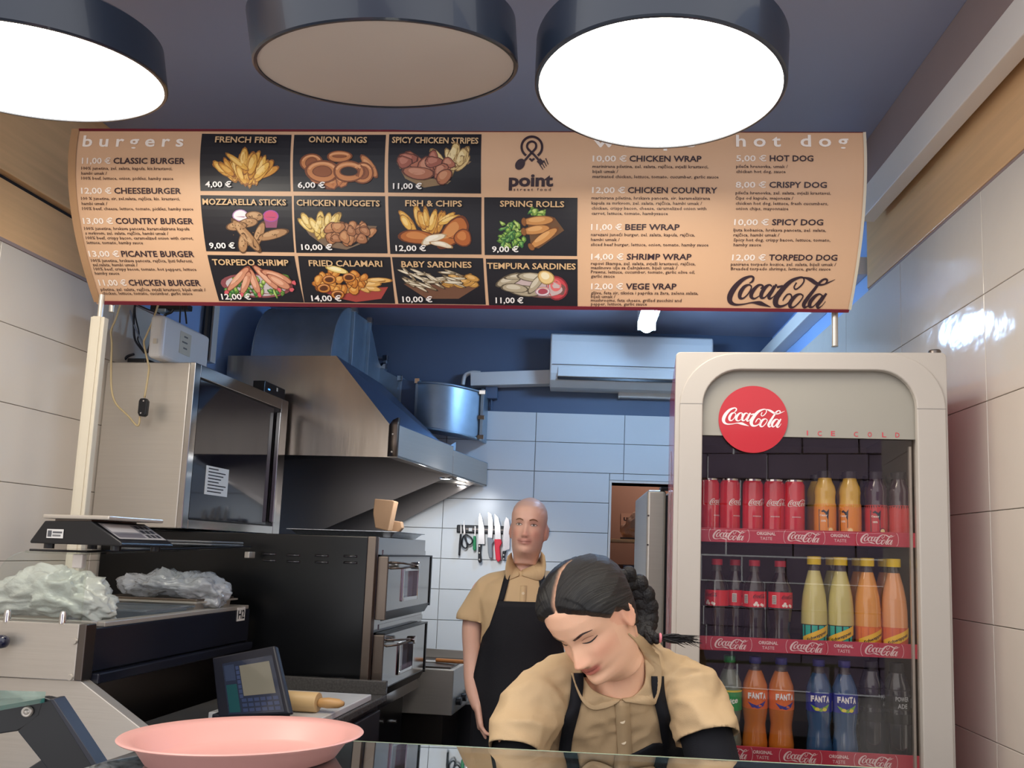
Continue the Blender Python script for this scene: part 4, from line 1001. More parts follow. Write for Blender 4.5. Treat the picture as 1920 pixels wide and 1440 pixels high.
# end drum turning to the right
e0, e1 = PL(782, 716, y=3.76), PL(905, 737, y=3.95); zb0, zb1 = PL(790, 800, y=3.78).z, PL(905, 825, y=3.95).z
arc = []
for k in range(15):
    s = k / 14; x = e0.x + (e1.x - e0.x) * s; y = 3.78 + (3.93 - 3.78) * s - 0.08 * math.sin(math.pi * s); arc.append((x, y, e0.z + (e1.z - e0.z) * s, zb0 + (zb1 - zb0) * s))
mb = MB(); mb.loft([[(x, y, zt_), (x, 4.02, zt_), (x, 4.02, zb_), (x, y, zb_)] for x, y, zt_, zb_ in arc]); lo('end_drum', mb, M_galv, t, smooth=True, auto=0.5, label='curved end drum')
for z_, i in ((1, 2), (1, 3)):
    lo('drum_bead', MB().tube([(x, y - 0.004, (zt_, zb_)[i - 2]) for x, y, zt_, zb_ in arc], 0.007, 6), M_galv, t, smooth=True)
x, y, zt_, zb_ = arc[-1]
f = lo('flange', MB().box((x, y - 0.02, zb_ - 0.01), (x + 0.018, 4.02, zt_ + 0.015)), M_galv, t, bevel=0.002)
for z_ in (zt_ - .005, (zt_ * .45 + zb_ * .55), zb_ + 0.01): lo('corner_clamp', MB().box((x - 0.01, y - 0.026, z_ - 0.012), (x + 0.026, y - 0.012, z_ + 0.012)), M_chrome, t, parent=f, bevel=0.002)

# --- air conditioner
t = thing('air_conditioner', 'white wall mounted air conditioner above the door', 'air conditioner', (0.30, 4.11, 2.36))
a0, a1 = P(1033, 622, y=3.90), P(1338, 628, y=3.90); ab = P(1033, 718, y=3.90).z
W2 = (a1.x - a0.x) / 2; xc = (a0.x + a1.x) / 2; t.location = (xc, 4.11, ab)
H_ = a0.z - ab
pr = [(0.0, 0.0), (-0.11, -0.0), (-0.175, 0.025), (-0.195, 0.06), (-0.205, 0.10), (-0.212, H_ - 0.05), (-0.205, H_ - 0.012), (-0.18, H_), (0.0, H_)]
mb = MB(); mb.loft([[(x * W2, y * s, z) for y, z in pr] for x, s in ((-1, 0.97), (-0.985, 1.0), (0.985, 1.0), (1, 0.97))])
obj('casing', mb, M_white, t, bevel=0.008, seg=3)
fl = MB(); fl.loft([[(x, -0.199, 0.095), (x, -0.206, 0.090), (x, -0.199, 0.042), (x, -0.188, 0.045)] for x in (-W2 * 0.90, W2 * 0.90)]); obj('louvre_flap', fl, M_white, t, bevel=0.003)
obj('air_slot', MB().box((-W2 * 0.90, -0.192, 0.028), (W2 * 0.90, -0.165, 0.040)), M_black, t)
obj('panel_seam', MB().box((-W2 * 0.97, -0.214, 0.1035), (W2 * 0.97, -0.206, 0.1055)), M_grout, t)
ac = t
# trunking, junction box, pipe
t = thing('air_conditioner_trunking', 'white trunking running left from the air conditioner', 'trunking', (-0.4, 4.11, 2.35))
a, b = P(882, 698, y=4.03), P(1033, 693, y=4.03); c, d = P(882, 723, y=4.03), P(1033, 719, y=4.03)
L_ = Vector((-0.4, 4.11, 2.35))
obj('channel', MB().prism([a - L_, b - L_, d - L_, c - L_], (0, 0.075, 0)), M_white, t, bevel=0.003)
p0 = P(868, 722, y=4.06) - L_; p1 = P(872, 705, y=4.06) - L_; p2 = P(884, 699, y=4.06) - L_
obj('pipe', MB().tube(cat_rom([p0, p1, p2, p2 + Vector((0.05, 0, 0))], 5), 0.012, 10), M_white, t, smooth=True)
t = thing('cable_trunking', 'short white trunking on the navy wall beside the cooler', 'trunking', (0.3, 4.112, 2.3))
a, b = P(1161, 729, y=4.08), P(1300, 729, y=4.08); z0 = P(1161, 745, y=4.08).z
obj('channel', MB().box((a.x - 0.3, -0.035, z0 - 2.3), (b.x - 0.3, 0, a.z - 2.3)), M_white, t, bevel=0.003)
obj('end_cap', MB().box((a.x - 0.304, -0.037, z0 - 2.302), (a.x - 0.294, 0, a.z - 2.298)), M_white, t, bevel=0.002)
t = thing('junction_box', 'small dark junction box under the white trunking', 'junction box', P(922, 750, y=4.112))
obj('box', MB().box((-0.033, -0.05, 0.0), (0.033, 0, 0.075)), M_navy, t, bevel=0.004)
obj('cable', MB().tube([(0, -0.02, 0.0), (0.002, -0.02, -0.03), (0.0, -0.01, -0.055)], 0.005, 8), M_navy, t)

# --- knife rack
t = thing('knife_rack', 'black magnetic knife rack on the white tiles', 'knife rack', P(940, 994, y=4.098))
rk = t; RZ0 = P(940, 994, y=4.085)
rb = MB(); a, b = P(857, 986, y=4.085), P(1030, 993, y=4.085)
obj('bar', MB().box((a.x - RZ0.x, -0.018, -0.022), (b.x - RZ0.x, 0, 0.022)), M_black, t, bevel=0.006)
obj('magnet_strip', MB().box((a.x - RZ0.x + 0.05, -0.020, -0.004), (b.x - RZ0.x, -0.017, 0.004)), M_steeld, t)
c = P(882, 993, y=4.078) - Vector(t.location); obj('screw_plate', MB().box((c.x - 0.009, -0.021, c.z - 0.009), (c.x + 0.009, -0.018, c.z + 0.009)), M_white, t)
def hang(name, label, cat, blade, handle, hm, bt=0.002, ht=0.016, extra=None, blade_m=None):
    """blade/handle: photo outlines on the plane in front of the rack"""
    Y = 4.076; bp_ = [P(x, y, y=Y) for x, y in blade]; c = sum(bp_, Vector()) / len(bp_)
    t = thing(name, label, cat, c, group='knives on the rack')
    obj('blade', MB().prism([p - c for p in bp_], (0, bt, 0)), blade_m or M_knife, t, bevel=0.0005)
    if handle: obj('handle', MB().prism([P(x, y, y=Y) - c - Vector((0, ht / 2, 0)) for x, y in handle], (0, ht, 0)), hm, t, bevel=0.004)
    if extra: extra(t, c, Y)
    return t
M_knife = mat('polished_blade', 'D6D4D0', 0.22, 0.85, var=0.05)
def kz(x, y): return (840 + x * 0.15968, 900 + y * 0.15968)
def K(*p): return [kz(x, y) for x, y in p]
def rivets(*ps):
    def f(t, c, Y):
        for x, y in ps:
            q = P(*kz(x, y), y=Y) - c; obj('rivet', MB().cyl(q + Vector((0, -0.0095, 0)), q + Vector((0, -0.007, 0)), 0.004, n=8), M_steel, t)
    return f
M_hblk = mat('black_handle', '14151A', 0.4); M_hgry = mat('grey_handle', '85888C', 0.45); M_hred = mat('red_handle', 'E0203A', 0.4); M_hgrn = mat('green_handle', '12804A', 0.4)
hang('paring_knife', 'thin black handled knife at the left end of the rack', 'knife', K((150, 500), (160, 560), (160, 640), (145, 640), (146, 560)), K((140, 632), (162, 632), (155, 740), (142, 890), (122, 885), (128, 760)), M_hblk)
def scis(t, c, Y):
    for pts in ([(215, 640), (275, 680), (285, 730), (250, 760), (215, 720), (195, 660)], [(190, 650), (170, 690), (165, 760), (200, 800), (225, 780), (215, 710), (200, 660)]):
        obj('finger_ring', MB().tube(cat_rom([P(*kz(x, y), y=Y - 0.004) - c for x, y in pts + [pts[0]]], 4), 0.0042, 8), M_hblk, t, smooth=True)
    q = P(*kz(193, 628), y=Y) - c; obj('pivot', MB().cyl(q + Vector((0, -0.006, 0)), q, 0.005, n=10), M_steel, t)
hang('scissors', 'kitchen scissors with black finger rings on the rack', 'scissors', K((188, 458), (198, 560), (205, 640), (186, 640), (178, 560)), None, None, extra=scis)
hang('small_knife', 'small green handled knife on the rack', 'knife', K((312, 540), (326, 545), (324, 660), (310, 660)), K((298, 655), (328, 658), (330, 820), (305, 832), (292, 810)), M_hgrn)
hang('chef_knife', 'broad knife with black riveted handle on the rack', 'knife', K((372, 380), (398, 440), (425, 560), (432, 752), (352, 752), (356, 560), (360, 450)), K((358, 752), (398, 752), (388, 850), (398, 960), (372, 978), (352, 950)), M_hblk, extra=rivets((372, 775), (370, 855), (371, 932)))
hang('boning_knife', 'grey handled knife with narrow blade on the rack', 'knife', K((470, 378), (505, 400), (525, 470), (528, 560), (520, 680), (465, 680), (472, 560)), K((463, 672), (515, 680), (540, 720), (518, 760), (522, 915), (485, 922), (470, 850)), M_hgry)
hang('butcher_knife', 'bright red handled knife on the rack', 'knife', K((545, 395), (590, 440), (615, 540), (622, 700), (552, 700), (548, 560)), K((545, 695), (622, 695), (632, 740), (608, 790), (620, 940), (590, 965), (562, 930), (552, 820)), M_hred)
hang('cleaver', 'wide bladed knife with black handle beside the man', 'knife', K((680, 430), (716, 460), (728, 560), (722, 810), (642, 840), (648, 620), (660, 500)), K((640, 835), (690, 825), (672, 880), (668, 940), (636, 935)), M_hblk, extra=rivets((655, 880), (655, 925)))

# --- store room: shelf, bag, bottle crate
t = thing('wall_shelf', 'wooden wall shelf in the store room doorway', 'shelf', P(1190, 1018, y=4.7))
a = P(1148, 1012, y=4.75); b = P(1260, 1016, y=4.75); c0 = Vector(t.location)
obj('board', MB().box((-0.25, -0.15, 0.0), (0.35, 0.25, 0.018)), M_wood, t, bevel=0.002)
obj('bracket', MB().box((-0.2, 0.0, -0.1), (-0.18, 0.25, 0.0)), M_steeld, t); obj('bracket', MB().box((0.28, 0.0, -0.1), (0.3, 0.25, 0.0)), M_steeld, t)
shz = c0.z + 0.018
t = bpy.data.objects.new('plastic_sack', bagmesh([((0, 0, 0), (.10, .08, .085)), ((0.02, 0, .06), (.06, .05, .05)), ((-.08, 0, -.04), (.05, .06, .04))], 8.1, 0.04, lambda p: Vector((p.x, p.y, max(p.z, -0.085))), 4))
COL.objects.link(t); t.location = (c0.x + 0.04, 4.72, shz + 0.087); t.data.materials.append(mat('tan_film', 'B09A8C', 0.35, var=0.08, trans=0.1, bump=0.3))
tag(t, 'crumpled tan plastic sack on the store room shelf', 'sack')
t = thing('tray', 'thin dark tray under the sack on the store room shelf', 'tray', (c0.x + 0.03, 4.66, shz)); t.location.z = shz - 0.0
obj('tray', MB().box((-0.13, -0.09, 0), (0.15, -0.06, 0.012)), M_black, t, bevel=0.003)
t = thing('wall_notice', 'pale store room sheet with two dark scrawled letters', 'notice', P(1172, 981, y=5.245))
obj('sheet', MB().box((-0.03, -0.002, -0.045), (0.16, 0.0, 0.07)), mat('tan_sheet', '9A7868', 0.7), t)
mb = MB(); text_into(mb, 'u', lambda u, v: Vector((-0.012 + u, -0.003, 0.018 + v)), 0.03, 0.034, '22181A', 0.03); text_into(mb, 's', lambda u, v: Vector((-0.005 + u, -0.003, -0.022 + v)), 0.03, 0.034, '22181A', 0.03)
obj('scrawl', mb, M_ink, t)
t = thing('storage_cabinet', 'dark cupboard under the store room shelf', 'cupboard', (0.42, 4.72, 0))
obj('body', MB().box((-0.10, -0.18, 0.05), (0.5, 0.3, c0.z - 0.14)), mat('dark_store_laminate', '3A3038', 0.5), t, bevel=0.004)
obj('door', MB().box((-0.10, -0.20, 0.08), (0.19, -0.18, c0.z - 0.16)), mat('dark_store_laminate', '3A3038', 0.5), t, bevel=0.003)
obj('door', MB().box((0.20, -0.20, 0.08), (0.5, -0.18, c0.z - 0.16)), mat('dark_store_laminate', '3A3038', 0.5), t, bevel=0.003)
# --- upright steel refrigerator behind the cooler
a = P(1211, 918, y=3.05)
t = thing('steel_refrigerator', 'upright steel refrigerator seen edge on beside the doorway', 'refrigerator', (a.x + 0.32, 3.35, 0))
ox, oy = t.location.x, t.location.y; zt2 = a.z
obj('body', MB().box((a.x + 0.105 - ox, 3.03 - oy, 0.08), (a.x + 0.60 - ox, 3.62 - oy, zt2)), M_steel, t, bevel=0.006)
obj('door', MB().box((a.x + 0.006 - ox, 3.05 - oy, 0.12), (a.x + 0.085 - ox, 3.62 - oy, zt2)), M_steel, t, bevel=0.012, seg=4)
obj('door_seal', MB().box((a.x + 0.085 - ox, 3.06 - oy, 0.12), (a.x + 0.105 - ox, 3.60 - oy, zt2 - 0.02)), M_black, t)
obj('hinge', MB().box((a.x + 0.06 - ox, 3.035 - oy, zt2), (a.x + 0.16 - ox, 3.09 - oy, zt2 + 0.012)), M_black, t, bevel=0.002)
for z in (1.62, 1.50, 1.15): obj('screw', MB().cyl((a.x + 0.012 - ox, 3.047 - oy, z), (a.x + 0.012 - ox, 3.051 - oy, z), 0.004, n=10), M_steeld, t)
for k in (0.15, 0.5):
    for j in (3.08, 3.55): obj('foot', MB().cyl((a.x + k - ox, j - oy, 0), (a.x + k - ox, j - oy, 0.08), 0.02, n=12), M_black, t)
# --- rear counter and small griddle
a = P(800, 1318, y=3.55); 
t = thing('rear_counter', 'pale marble worktop on a dark base along the rear wall', 'counter', (-0.5, 3.85, 0))
zc = P(840, 1322, y=3.62).z
xl = P(800, 1325, y=3.62).x
obj('worktop', MB().box((xl + 0.5, 3.64 - 3.85, zc), (0.15 + 0.5, 4.09 - 3.85, zc + 0.025)), M_marble, t, bevel=0.003)
obj('base', MB().box((xl + 0.55, 3.75 - 3.85, 0.05), (0.12 + 0.5, 4.05 - 3.85, zc)), mat('dark_base', '2C2C32', 0.4), t)
t = LT('griddle', 'small steel griddle with black knobs beyond the oven', 'griddle', (-1.05, 3.4, 0.30))
g0 = PL(775, 1232, y=3.25); g1 = PL(816, 1226, y=3.45)
gz1, gz0 = g1.z, PL(800, 1330, y=3.3).z
gx = PL(776, 1240, y=3.20).x + 0.18
lo('casing', MB().box((gx - 0.55, 3.20, gz0), (gx, 3.52, gz1 - 0.03)), M_steel, t, bevel=0.004)
lo('splash_guard', MB().prism([(gx - 0.55, 3.52, gz1 - 0.03), (gx, 3.52, gz1 - 0.03), (gx, 3.52, gz1 + 0.01), (gx - 0.55, 3.52, gz1 + 0.02)], (0, 0.004, 0)), M_steel, t)
lo('hot_plate', MB().box((gx - 0.52, 3.22, gz1 - 0.03), (gx - 0.02, 3.50, gz1 - 0.022)), M_steeld, t)
for k in range(3): lo('knob', MB().cyl((gx, 3.27 + 0.09 * k, gz0 + 0.05), (gx + 0.022, 3.27 + 0.09 * k, gz0 + 0.05), 0.018, n=16), M_black, t, bevel=0.003)
lo('stand', MB().box((gx - 0.5, 3.24, 0.30), (gx - 0.05, 3.50, gz0)), M_steeld, t)
for sx in (-0.5, -0.09):
    for sy in (3.25, 3.46): lo('leg', MB().box((gx + sx, sy, 0.0), (gx + sx + 0.04, sy + 0.04, 0.3)), M_black, t)
t = LT('spatula', 'wooden handled spatula lying on the griddle', 'spatula', (gx - 0.1, 3.35, gz1 - 0.02))
lo('handle', MB().cyl((gx - 0.12, 3.34, gz1 - 0.012), (gx + 0.02, 3.30, gz1 - 0.008), 0.009, n=10), mat('orange_wood', 'B0703C', 0.5), t)
lo('blade', MB().box((gx - 0.24, 3.33, gz1 - 0.021), (gx - 0.12, 3.38, gz1 - 0.019)), M_steel, t)
# ------------------------------------------------------------------ things on the cabinet and the hood, cables
def tubeobj(name, pts, r, m, t, base=None, n=5, **k):
    mb = MB(); mb.tube(cat_rom(pts, n), r, 6)
    return lo(name, mb, m, t, smooth=True, **k)
t = LT('white_appliance_box', 'upright white plastic box with a type label on the warming cabinet', 'device', (-1.84, 2.86, 2.1135))
q0, q1, q2, q3 = PL(305, 690, y=2.72), PL(305, 598, y=2.72), PL(396, 622, x=-1.80), PL(390, 690, x=-1.80)
xb = -1.80; ya = PL(303, 640, x=xb).y; yb = PL(394, 650, x=xb).y; zt3 = PL(303, 597, x=xb).z; zt4 = PL(394, 622, x=xb).z
zb3 = 2.115
mb = MB(); mb.prism([(xb, ya, zb3), (xb, yb, zb3), (xb, yb, (zt3 + zt4) / 2), (xb, ya, (zt3 + zt4) / 2)], (-0.055, 0, 0)); lo('case', mb, M_white, t, bevel=0.016, seg=4)
zc_ = (zb3 + zt3) / 2 + .01; ym = (ya * .55 + yb * .45)
s = lo('type_label', MB().box((xb, ym - 0.03, zc_ - 0.035), (xb + 0.0015, ym + 0.035, zc_ + 0.05)), mat('pale_label', 'C8C2AE', 0.5), t)
lm = MB()
for k in range(3): lm.box((xb + 0.0015, ym - 0.008 - .01 * (k % 2), zc_ + 0.03 - k * 0.022), (xb + 0.002, ym + 0.014, zc_ + 0.036 - k * 0.022), '6A6A64')
lo('label_print', lm, M_ink, t, parent=s)
lo('socket', MB().box((xb - 0.03, ya - 0.006, zc_ - 0.03), (xb - 0.015, ya, zc_ - 0.012)), M_cream, t)
t = LT('power_adapter', 'black power adapter lying on the warming cabinet under the cables', 'adapter', (-2.0, 2.62, 2.1135))
a, b = PL(250, 662, y=2.60), PL(283, 676, y=2.60)
lo('body', MB().box((a.x, 2.57, 2.1145), (b.x, 2.64, 2.1145 + 0.033)), M_black, t, bevel=0.004)
t = LT('black_receiver', 'flat black box with a small blue light beside the hood top', 'device', (-1.80, 3.10, 2.1135))
lo('case', MB().box((-1.765, 3.00, 2.1145), (-1.71, 3.18, 2.165)), M_black, t, bevel=0.003)
lo('lamp', MB().box((-1.7095, 3.03, 2.13), (-1.708, 3.045, 2.136)), mat('blue_led', '2050C0', 0.3, emit=(0.1, 0.4, 1.0), estr=1.0), t)
lo('sticker', MB().box((-1.7095, 3.10, 2.14), (-1.708, 3.11, 2.155)), M_cream, t)
M_cable = mat('black_cable', '191A22', 0.45); M_cordb = mat('beige_cord', 'C9B58A', 0.5); M_cordg = mat('grey_cord', '7A8496', 0.5)
def cz(x, y): return (180 + x * 0.1875, 560 + y * 0.1875)
def cpts(ps, y): return [PL(*cz(a, b), y=(y if not isinstance(y, (list, tuple)) else y[0] + (y[1] - y[0]) * i / (len(ps) - 1))) for i, (a, b) in enumerate(ps)]
t = LT('switch_cord', 'beige cord with black inline switch looped in front of the cabinet', 'cord', (-1.9, 2.45, 1.87))
mb = MB(); mb.tube(cat_rom(cpts([(250, 40), (200, 200), (150, 320), (158, 450), (152, 650), (155, 900), (200, 1050), (320, 1170), (415, 1272), (440, 1180)], 2.45), 6), 0.0034, 6)
mb2 = cat_rom(cpts([(485, 990), (528, 720), (520, 640), (480, 450), (500, 380), (570, 220), (628, 40)], 2.45), 6); mb.tube(mb2, 0.0034, 6)
lo('cord', mb, M_cordb, t, smooth=True)
sw = [PL(*cz(a, b), y=2.44) for a, b in ((440, 995), (490, 993), (511, 1020), (495, 1160), (470, 1178), (425, 1172), (413, 1140), (425, 1020))]
s = lo('inline_switch', MB().prism(sw, (0, 0.016, 0)), M_black, t, bevel=0.003, label='black inline switch')
for a, b in ((474, 1022), (446, 1143)):
    c = PL(*cz(a, b), y=2.439); lo('screw', MB().cyl(c, c + Vector((0, 0.003, 0)), 0.003, n=8), M_chrome, t, parent=s)
runs = [([(300, 40), (345, 140), (378, 260), (440, 390), (512, 540)], M_cordg, 0.0035, 'grey cable hanging behind the menu board'),
        ([(395, 40), (380, 140), (378, 280), (395, 420), (488, 545)], M_cable, 0.004, 'thick black cable curving down to the adapter'),
        ([(390, 60), (395, 180), (430, 340), (420, 420), (505, 560)], M_cable, 0.0025, 'thin black cable left of the beige cord'),
        ([(592, 100), (580, 250), (555, 400), (512, 545)], M_cable, 0.0035, 'black cable from the bracket down to the adapter'),
        ([(672, 180), (610, 270), (570, 390), (518, 530)], M_cable, 0.0028, 'black cable bowed out beside the white box'),
        ([(848, 60), (842, 150), (838, 240)], M_cable, 0.003, 'short black cable above the white box, the left one'),
        ([(878, 60), (895, 150), (906, 250)], M_cable, 0.003, 'short black cable above the white box, the right one'),
        ([(630, 468), (580, 500), (535, 545)], M_cable, 0.0028, 'upper black lead from the white box socket to the adapter'),
        ([(645, 525), (600, 545), (560, 575)], M_cable, 0.0028, 'lower black lead from the white box to the adapter'),
        ([(280, 612), (320, 575), (380, 555)], M_cable, 0.005, 'thick black lead bending left out of the adapter'),
        ([(415, 60), (500, 100), (585, 130), (640, 150)], M_cable, 0.003, 'black cable running sideways under the menu board')]
for i, (ps, m_, r, lb) in enumerate(runs):
    pts = cpts(ps, 2.60 if i not in (7, 8) else [2.72, 2.62]); 
    t = bpy.data.objects.new('cable', MB().tube(cat_rom(pts, 5), r, 6).mesh('cable', True)); COL.objects.link(t)
    t.data.materials.append(m_); t.rotation_euler = (0, 0, LA); tag(t, lb, 'cable', 'cables over the warming cabinet')
c = PL(300, 578, y=2.62)
t = LT('cable_bracket', 'black and steel bracket cluster under the left of the menu board', 'bracket', (c.x, 2.64, c.z))
lo('arm', MB().box((c.x - 0.05, 2.63, c.z - 0.002), (c.x + 0.11, 2.66, c.z + 0.02)), M_black, t, bevel=0.003)
lo('clamp', MB().box((c.x - 0.01, 2.62, c.z - 0.016), (c.x + 0.025, 2.65, c.z + 0.0)), M_galv, t, bevel=0.003)
lo('hook', MB().tube(cat_rom([(c.x + 0.05, 2.63, c.z - 0.002), (c.x + 0.04, 2.63, c.z - 0.014), (c.x + 0.02, 2.63, c.z - 0.022), (c.x + 0.012, 2.63, c.z - 0.036)], 4), 0.005, 8), M_black, t)
lo('drop_rod', MB().cyl((c.x + 0.09, 2.645, c.z + 0.02), (c.x + 0.09, 2.645, 2.68), 0.006, n=8), M_black, t)
t = LT('wall_channel', 'white vertical channel on the blue wall left of the duct', 'trunking', (-2.06, 3.66, 2.2))
q = PL(400, 620, x=-2.06)
lo('channel', MB().box((-2.08, q.y - 0.02, 2.28), (-2.05, q.y + 0.02, 2.74)), M_white, t); lo('dark_pipe', MB().cyl((-2.06, q.y - 0.05, 2.28), (-2.06, q.y - 0.05, 2.74), 0.018, n=10), M_black, t)  # white channel with a dark upright pipe beside it

# ------------------------------------------------------------------ worktop, till, rolling pin
t = LT('work_counter', 'granite topped work counter below the prep counter', 'counter', (-1.15, 2.0, 0))
lo('worktop', MB().box((-1.395, 1.80, 0.93), (-0.905, 2.52, 0.955)), M_granite, t, bevel=0.004)
lo('upstand', MB().box((-1.39, 2.50, 0.955), (-0.905, 2.52, 1.0)), M_granite, t, bevel=0.002)
lo('base', MB().box((-1.38, 1.82, 0.05), (-0.93, 2.50, 0.93)), mat('dark_base', '2C2C32', 0.4), t)
for k in range(2): lo('door', MB().box((-0.93, 1.83 + 0.33 * k, 0.08), (-0.912, 2.15 + 0.33 * k, 0.91)), MATS['dark_base'], t, bevel=0.003)
t = LT('marble_slab', 'grey marble slab under the rolling pin', 'slab', (-1.0, 2.2, 0.955))
lo('slab', MB().box((-1.25, 2.03, 0.9555), (-0.915, 2.40, 0.975)), M_marble, t, bevel=0.003)
t = LT('rolling_pin', 'wooden rolling pin on the marble slab', 'rolling pin', (-1.08, 2.13, 1.004))
M_pin = mat('pale_beech', 'C9A877', 0.45, var=0.1, stretch=(1, 12, 12), scale=6)
ry = 2.10; xa = PL(597, 1315, y=ry).x; xh = PL(645, 1316, y=ry).x; rr = 0.0285; z0 = 0.975 + rr
def axis_lathe(prof, y, z):
    mb = MB(); mb.loft([[(x, y + r * math.cos(a), z + r * math.sin(a)) for a in np.linspace(0, 2 * math.pi, 20, endpoint=False)] for x, r in prof]); return mb
lo('roller', axis_lathe([(xa - 0.19, rr * .96), (xa - 0.185, rr), (xa - 0.004, rr), (xa, rr * .95)], ry, z0), M_pin, t, smooth=True, auto=0.5)
for s, x in ((1, xa), (-1, xa - 0.19)):
    lo('handle', axis_lathe([(x, .009), (x + s * .006, .013), (x + s * .03, .0155), (x + s * (xh - xa) * .8, .013), (x + s * (xh - xa), .006)][::1], ry, z0), mat('light_wood', 'BE935F', 0.4), t, smooth=True)
# till screen: built on its four photo corners
t = LT('till_monitor', 'dark till monitor with a tilted touch screen behind the pink tray', 'monitor', (-1.15, 1.95, 0.955))
A, B, C_, D = PL(397, 1233, y=2.02), PL(514, 1210, y=1.96), PL(543, 1338, y=1.86), PL(409, 1345, y=1.90)
_n = (B - A).cross(C_ - A).normalized(); _r = ray(409, 1345); _q = LF.ex * 0; _rl = Vector((_r.dot(LF.ex), _r.dot(LF.ey), _r.z)); _ol = Vector((0, 0, CH)); D = _ol + _rl * ((A - _ol).dot(_n) / _rl.dot(_n))
nrm = (B - A).cross(D - A).normalized(); nrm = nrm if nrm.y < 0 else -nrm
def sq(u, v, o=0.0):
    p = A * (1 - u) * (1 - v) + B * u * (1 - v) + C_ * u * v + D * (1 - u) * v; return p + nrm * o
M_till = mat('till_plastic', '191A24', 0.4, var=0.05)
lo('bezel', MB().prism([A, B, C_, D], tuple(-nrm * 0.018)), M_till, t, bevel=0.005)
bk = [sq(-0.02, .03, -0.018), sq(-0.28, .14, -0.055), sq(-0.20, .95, -0.055), sq(-0.0, .97, -0.018)]
lo('rear_housing', MB().loft([[sq(0.0, .03, -0.018), sq(.95, .06, -0.018), sq(.95, .97, -0.018), sq(0.0, .98, -0.018)], [sq(-.22, .12, -0.10), sq(.65, .12, -0.10), sq(.65, .98, -0.10), sq(-.18, .98, -0.10)]]), M_till, t, bevel=0.006)
for k in range(9): lo('vent_slot', MB().prism([sq(-0.105, .28 + .06 * k, -0.04), sq(-0.105, .30 + .06 * k, -0.04), sq(-0.115, .30 + .06 * k, -0.065), sq(-0.115, .28 + .06 * k, -0.065)], (-0.003, 0, 0)), M_black, t)
sc_ = MB()
def sqq(u0, v0, u1, v1, o, c): sc_.add([sq(u0, v0, o), sq(u1, v0, o), sq(u1, v1, o), sq(u0, v1, o)], [(0, 1, 2, 3)], c)
sqq(.16, .14, .94, .97, 0.0008, '262C3C'); sqq(.42, .22, .88, .70, 0.0012, '6E6A5E'); sqq(.18, .50, .34, .94, 0.0012, '1E4448')
sqq(.18, .18, .34, .44, 0.0012, '323B50')
for k in range(7): sqq(.36, .22 + .075 * k, .41, .28 + .075 * k, 0.0014, '36405C')
for i in range(6):
    for j in range(3): sqq(.38 + .09 * i, .74 + .075 * j, .45 + .09 * i, .79 + .075 * j, 0.0014, '323C58')
M_scr = mat('screen_image', 'FFFFFF', 0.15, attr='tint', var=0.0, coat=0.6)
lo('screen', sc_, M_scr, t, label='dim touch screen with a beige window')
yb_ = max(A.y, D.y) + 0.02
lo('foot', MB().box((A.x + 0.02, yb_ - 0.03, 0.956), (A.x + 0.16, yb_ + 0.14, 0.975)), M_till, t, bevel=0.004)
lo('neck', MB().box((A.x + 0.06, yb_ + 0.04, 0.97), (A.x + 0.12, yb_ + 0.09, 1.06)), M_till, t)

# ------------------------------------------------------------------ front counter with glass top
M_ctop = glassmat('counter_glass', (0.55, 0.68, 0.74), 0.36, 0.015)
gt = math.radians(4.0)
def gz(y): return 1.10 + (1.385 - y) * math.tan(gt)
t = thing('display_counter', 'glass topped display counter along the bottom edge', 'display counter', (-0.1, 1.1, 0))
def w2(p): return (p[0] + 0.1, p[1] - 1.1, p[2])
E1 = P(240, 1364, z=1.10); E2 = P(1530, 1440, z=1.10)
def edge_y(x): return E1.y + (E2.y - E1.y) * (x - E1.x) / (E2.x - E1.x)
xl_, xr_ = -0.70, 0.80
top = [(xl_, 0.55, gz(0.55)), (xr_, 0.55, gz(0.55)), (xr_, edge_y(xr_), gz(edge_y(xr_))), (xl_, edge_y(xl_), gz(edge_y(xl_)))]
obj('glass_top', MB().prism([w2(p) for p in top], (0, 0, -0.010)), M_ctop, t, label='reflective glass top')
M_gedge = mat('glass_edge', 'A9B79A', 0.15, var=0.05, coat=0.8)
obj('glass_edge', MB().prism([w2(p) for p in ((xl_, edge_y(xl_) + .0005, gz(edge_y(xl_)) + .0005), (xr_, edge_y(xr_) + .0005, gz(edge_y(xr_)) + .0005), (xr_, edge_y(xr_) + .0005, gz(edge_y(xr_)) - 0.0105), (xl_, edge_y(xl_) + .0005, gz(edge_y(xl_)) - 0.0105))], (0, 0.0025, 0)), M_gedge, t)
M_case = mat('display_case_dark', '232A33', 0.3, var=0.05)
obj('case', MB().box((xl_ + 0.1 + 0.02, 0.60 - 1.1, 0.05), (xr_ + 0.1 - 0.02, 1.27 - 1.1, 0.86)), M_case, t, bevel=0.005)
for x in (xl_ + 0.02, -0.33, 0.1, xr_ - 0.04):
    y1 = edge_y(x) - 0.03
    obj('glass_bearer', MB().prism([w2(p) for p in ((x, 0.60, gz(0.60) - 0.0105), (x, y1, gz(y1) - 0.0105), (x, y1, gz(y1) - 0.032), (x, 0.60, gz(0.60) - 0.032))], (0.016, 0, 0)), M_whitetrim, t)
    obj('post', MB().box((x + 0.1, y1 - 0.03 - 1.1, 0.86), (x + 0.116, y1 - 0.01 - 1.1, gz(y1) - 0.032)), M_steel, t)
    obj('post', MB().box((x + 0.1, 0.62 - 1.1, 0.86), (x + 0.116, 0.64 - 1.1, gz(0.62) - 0.032)), M_steel, t)
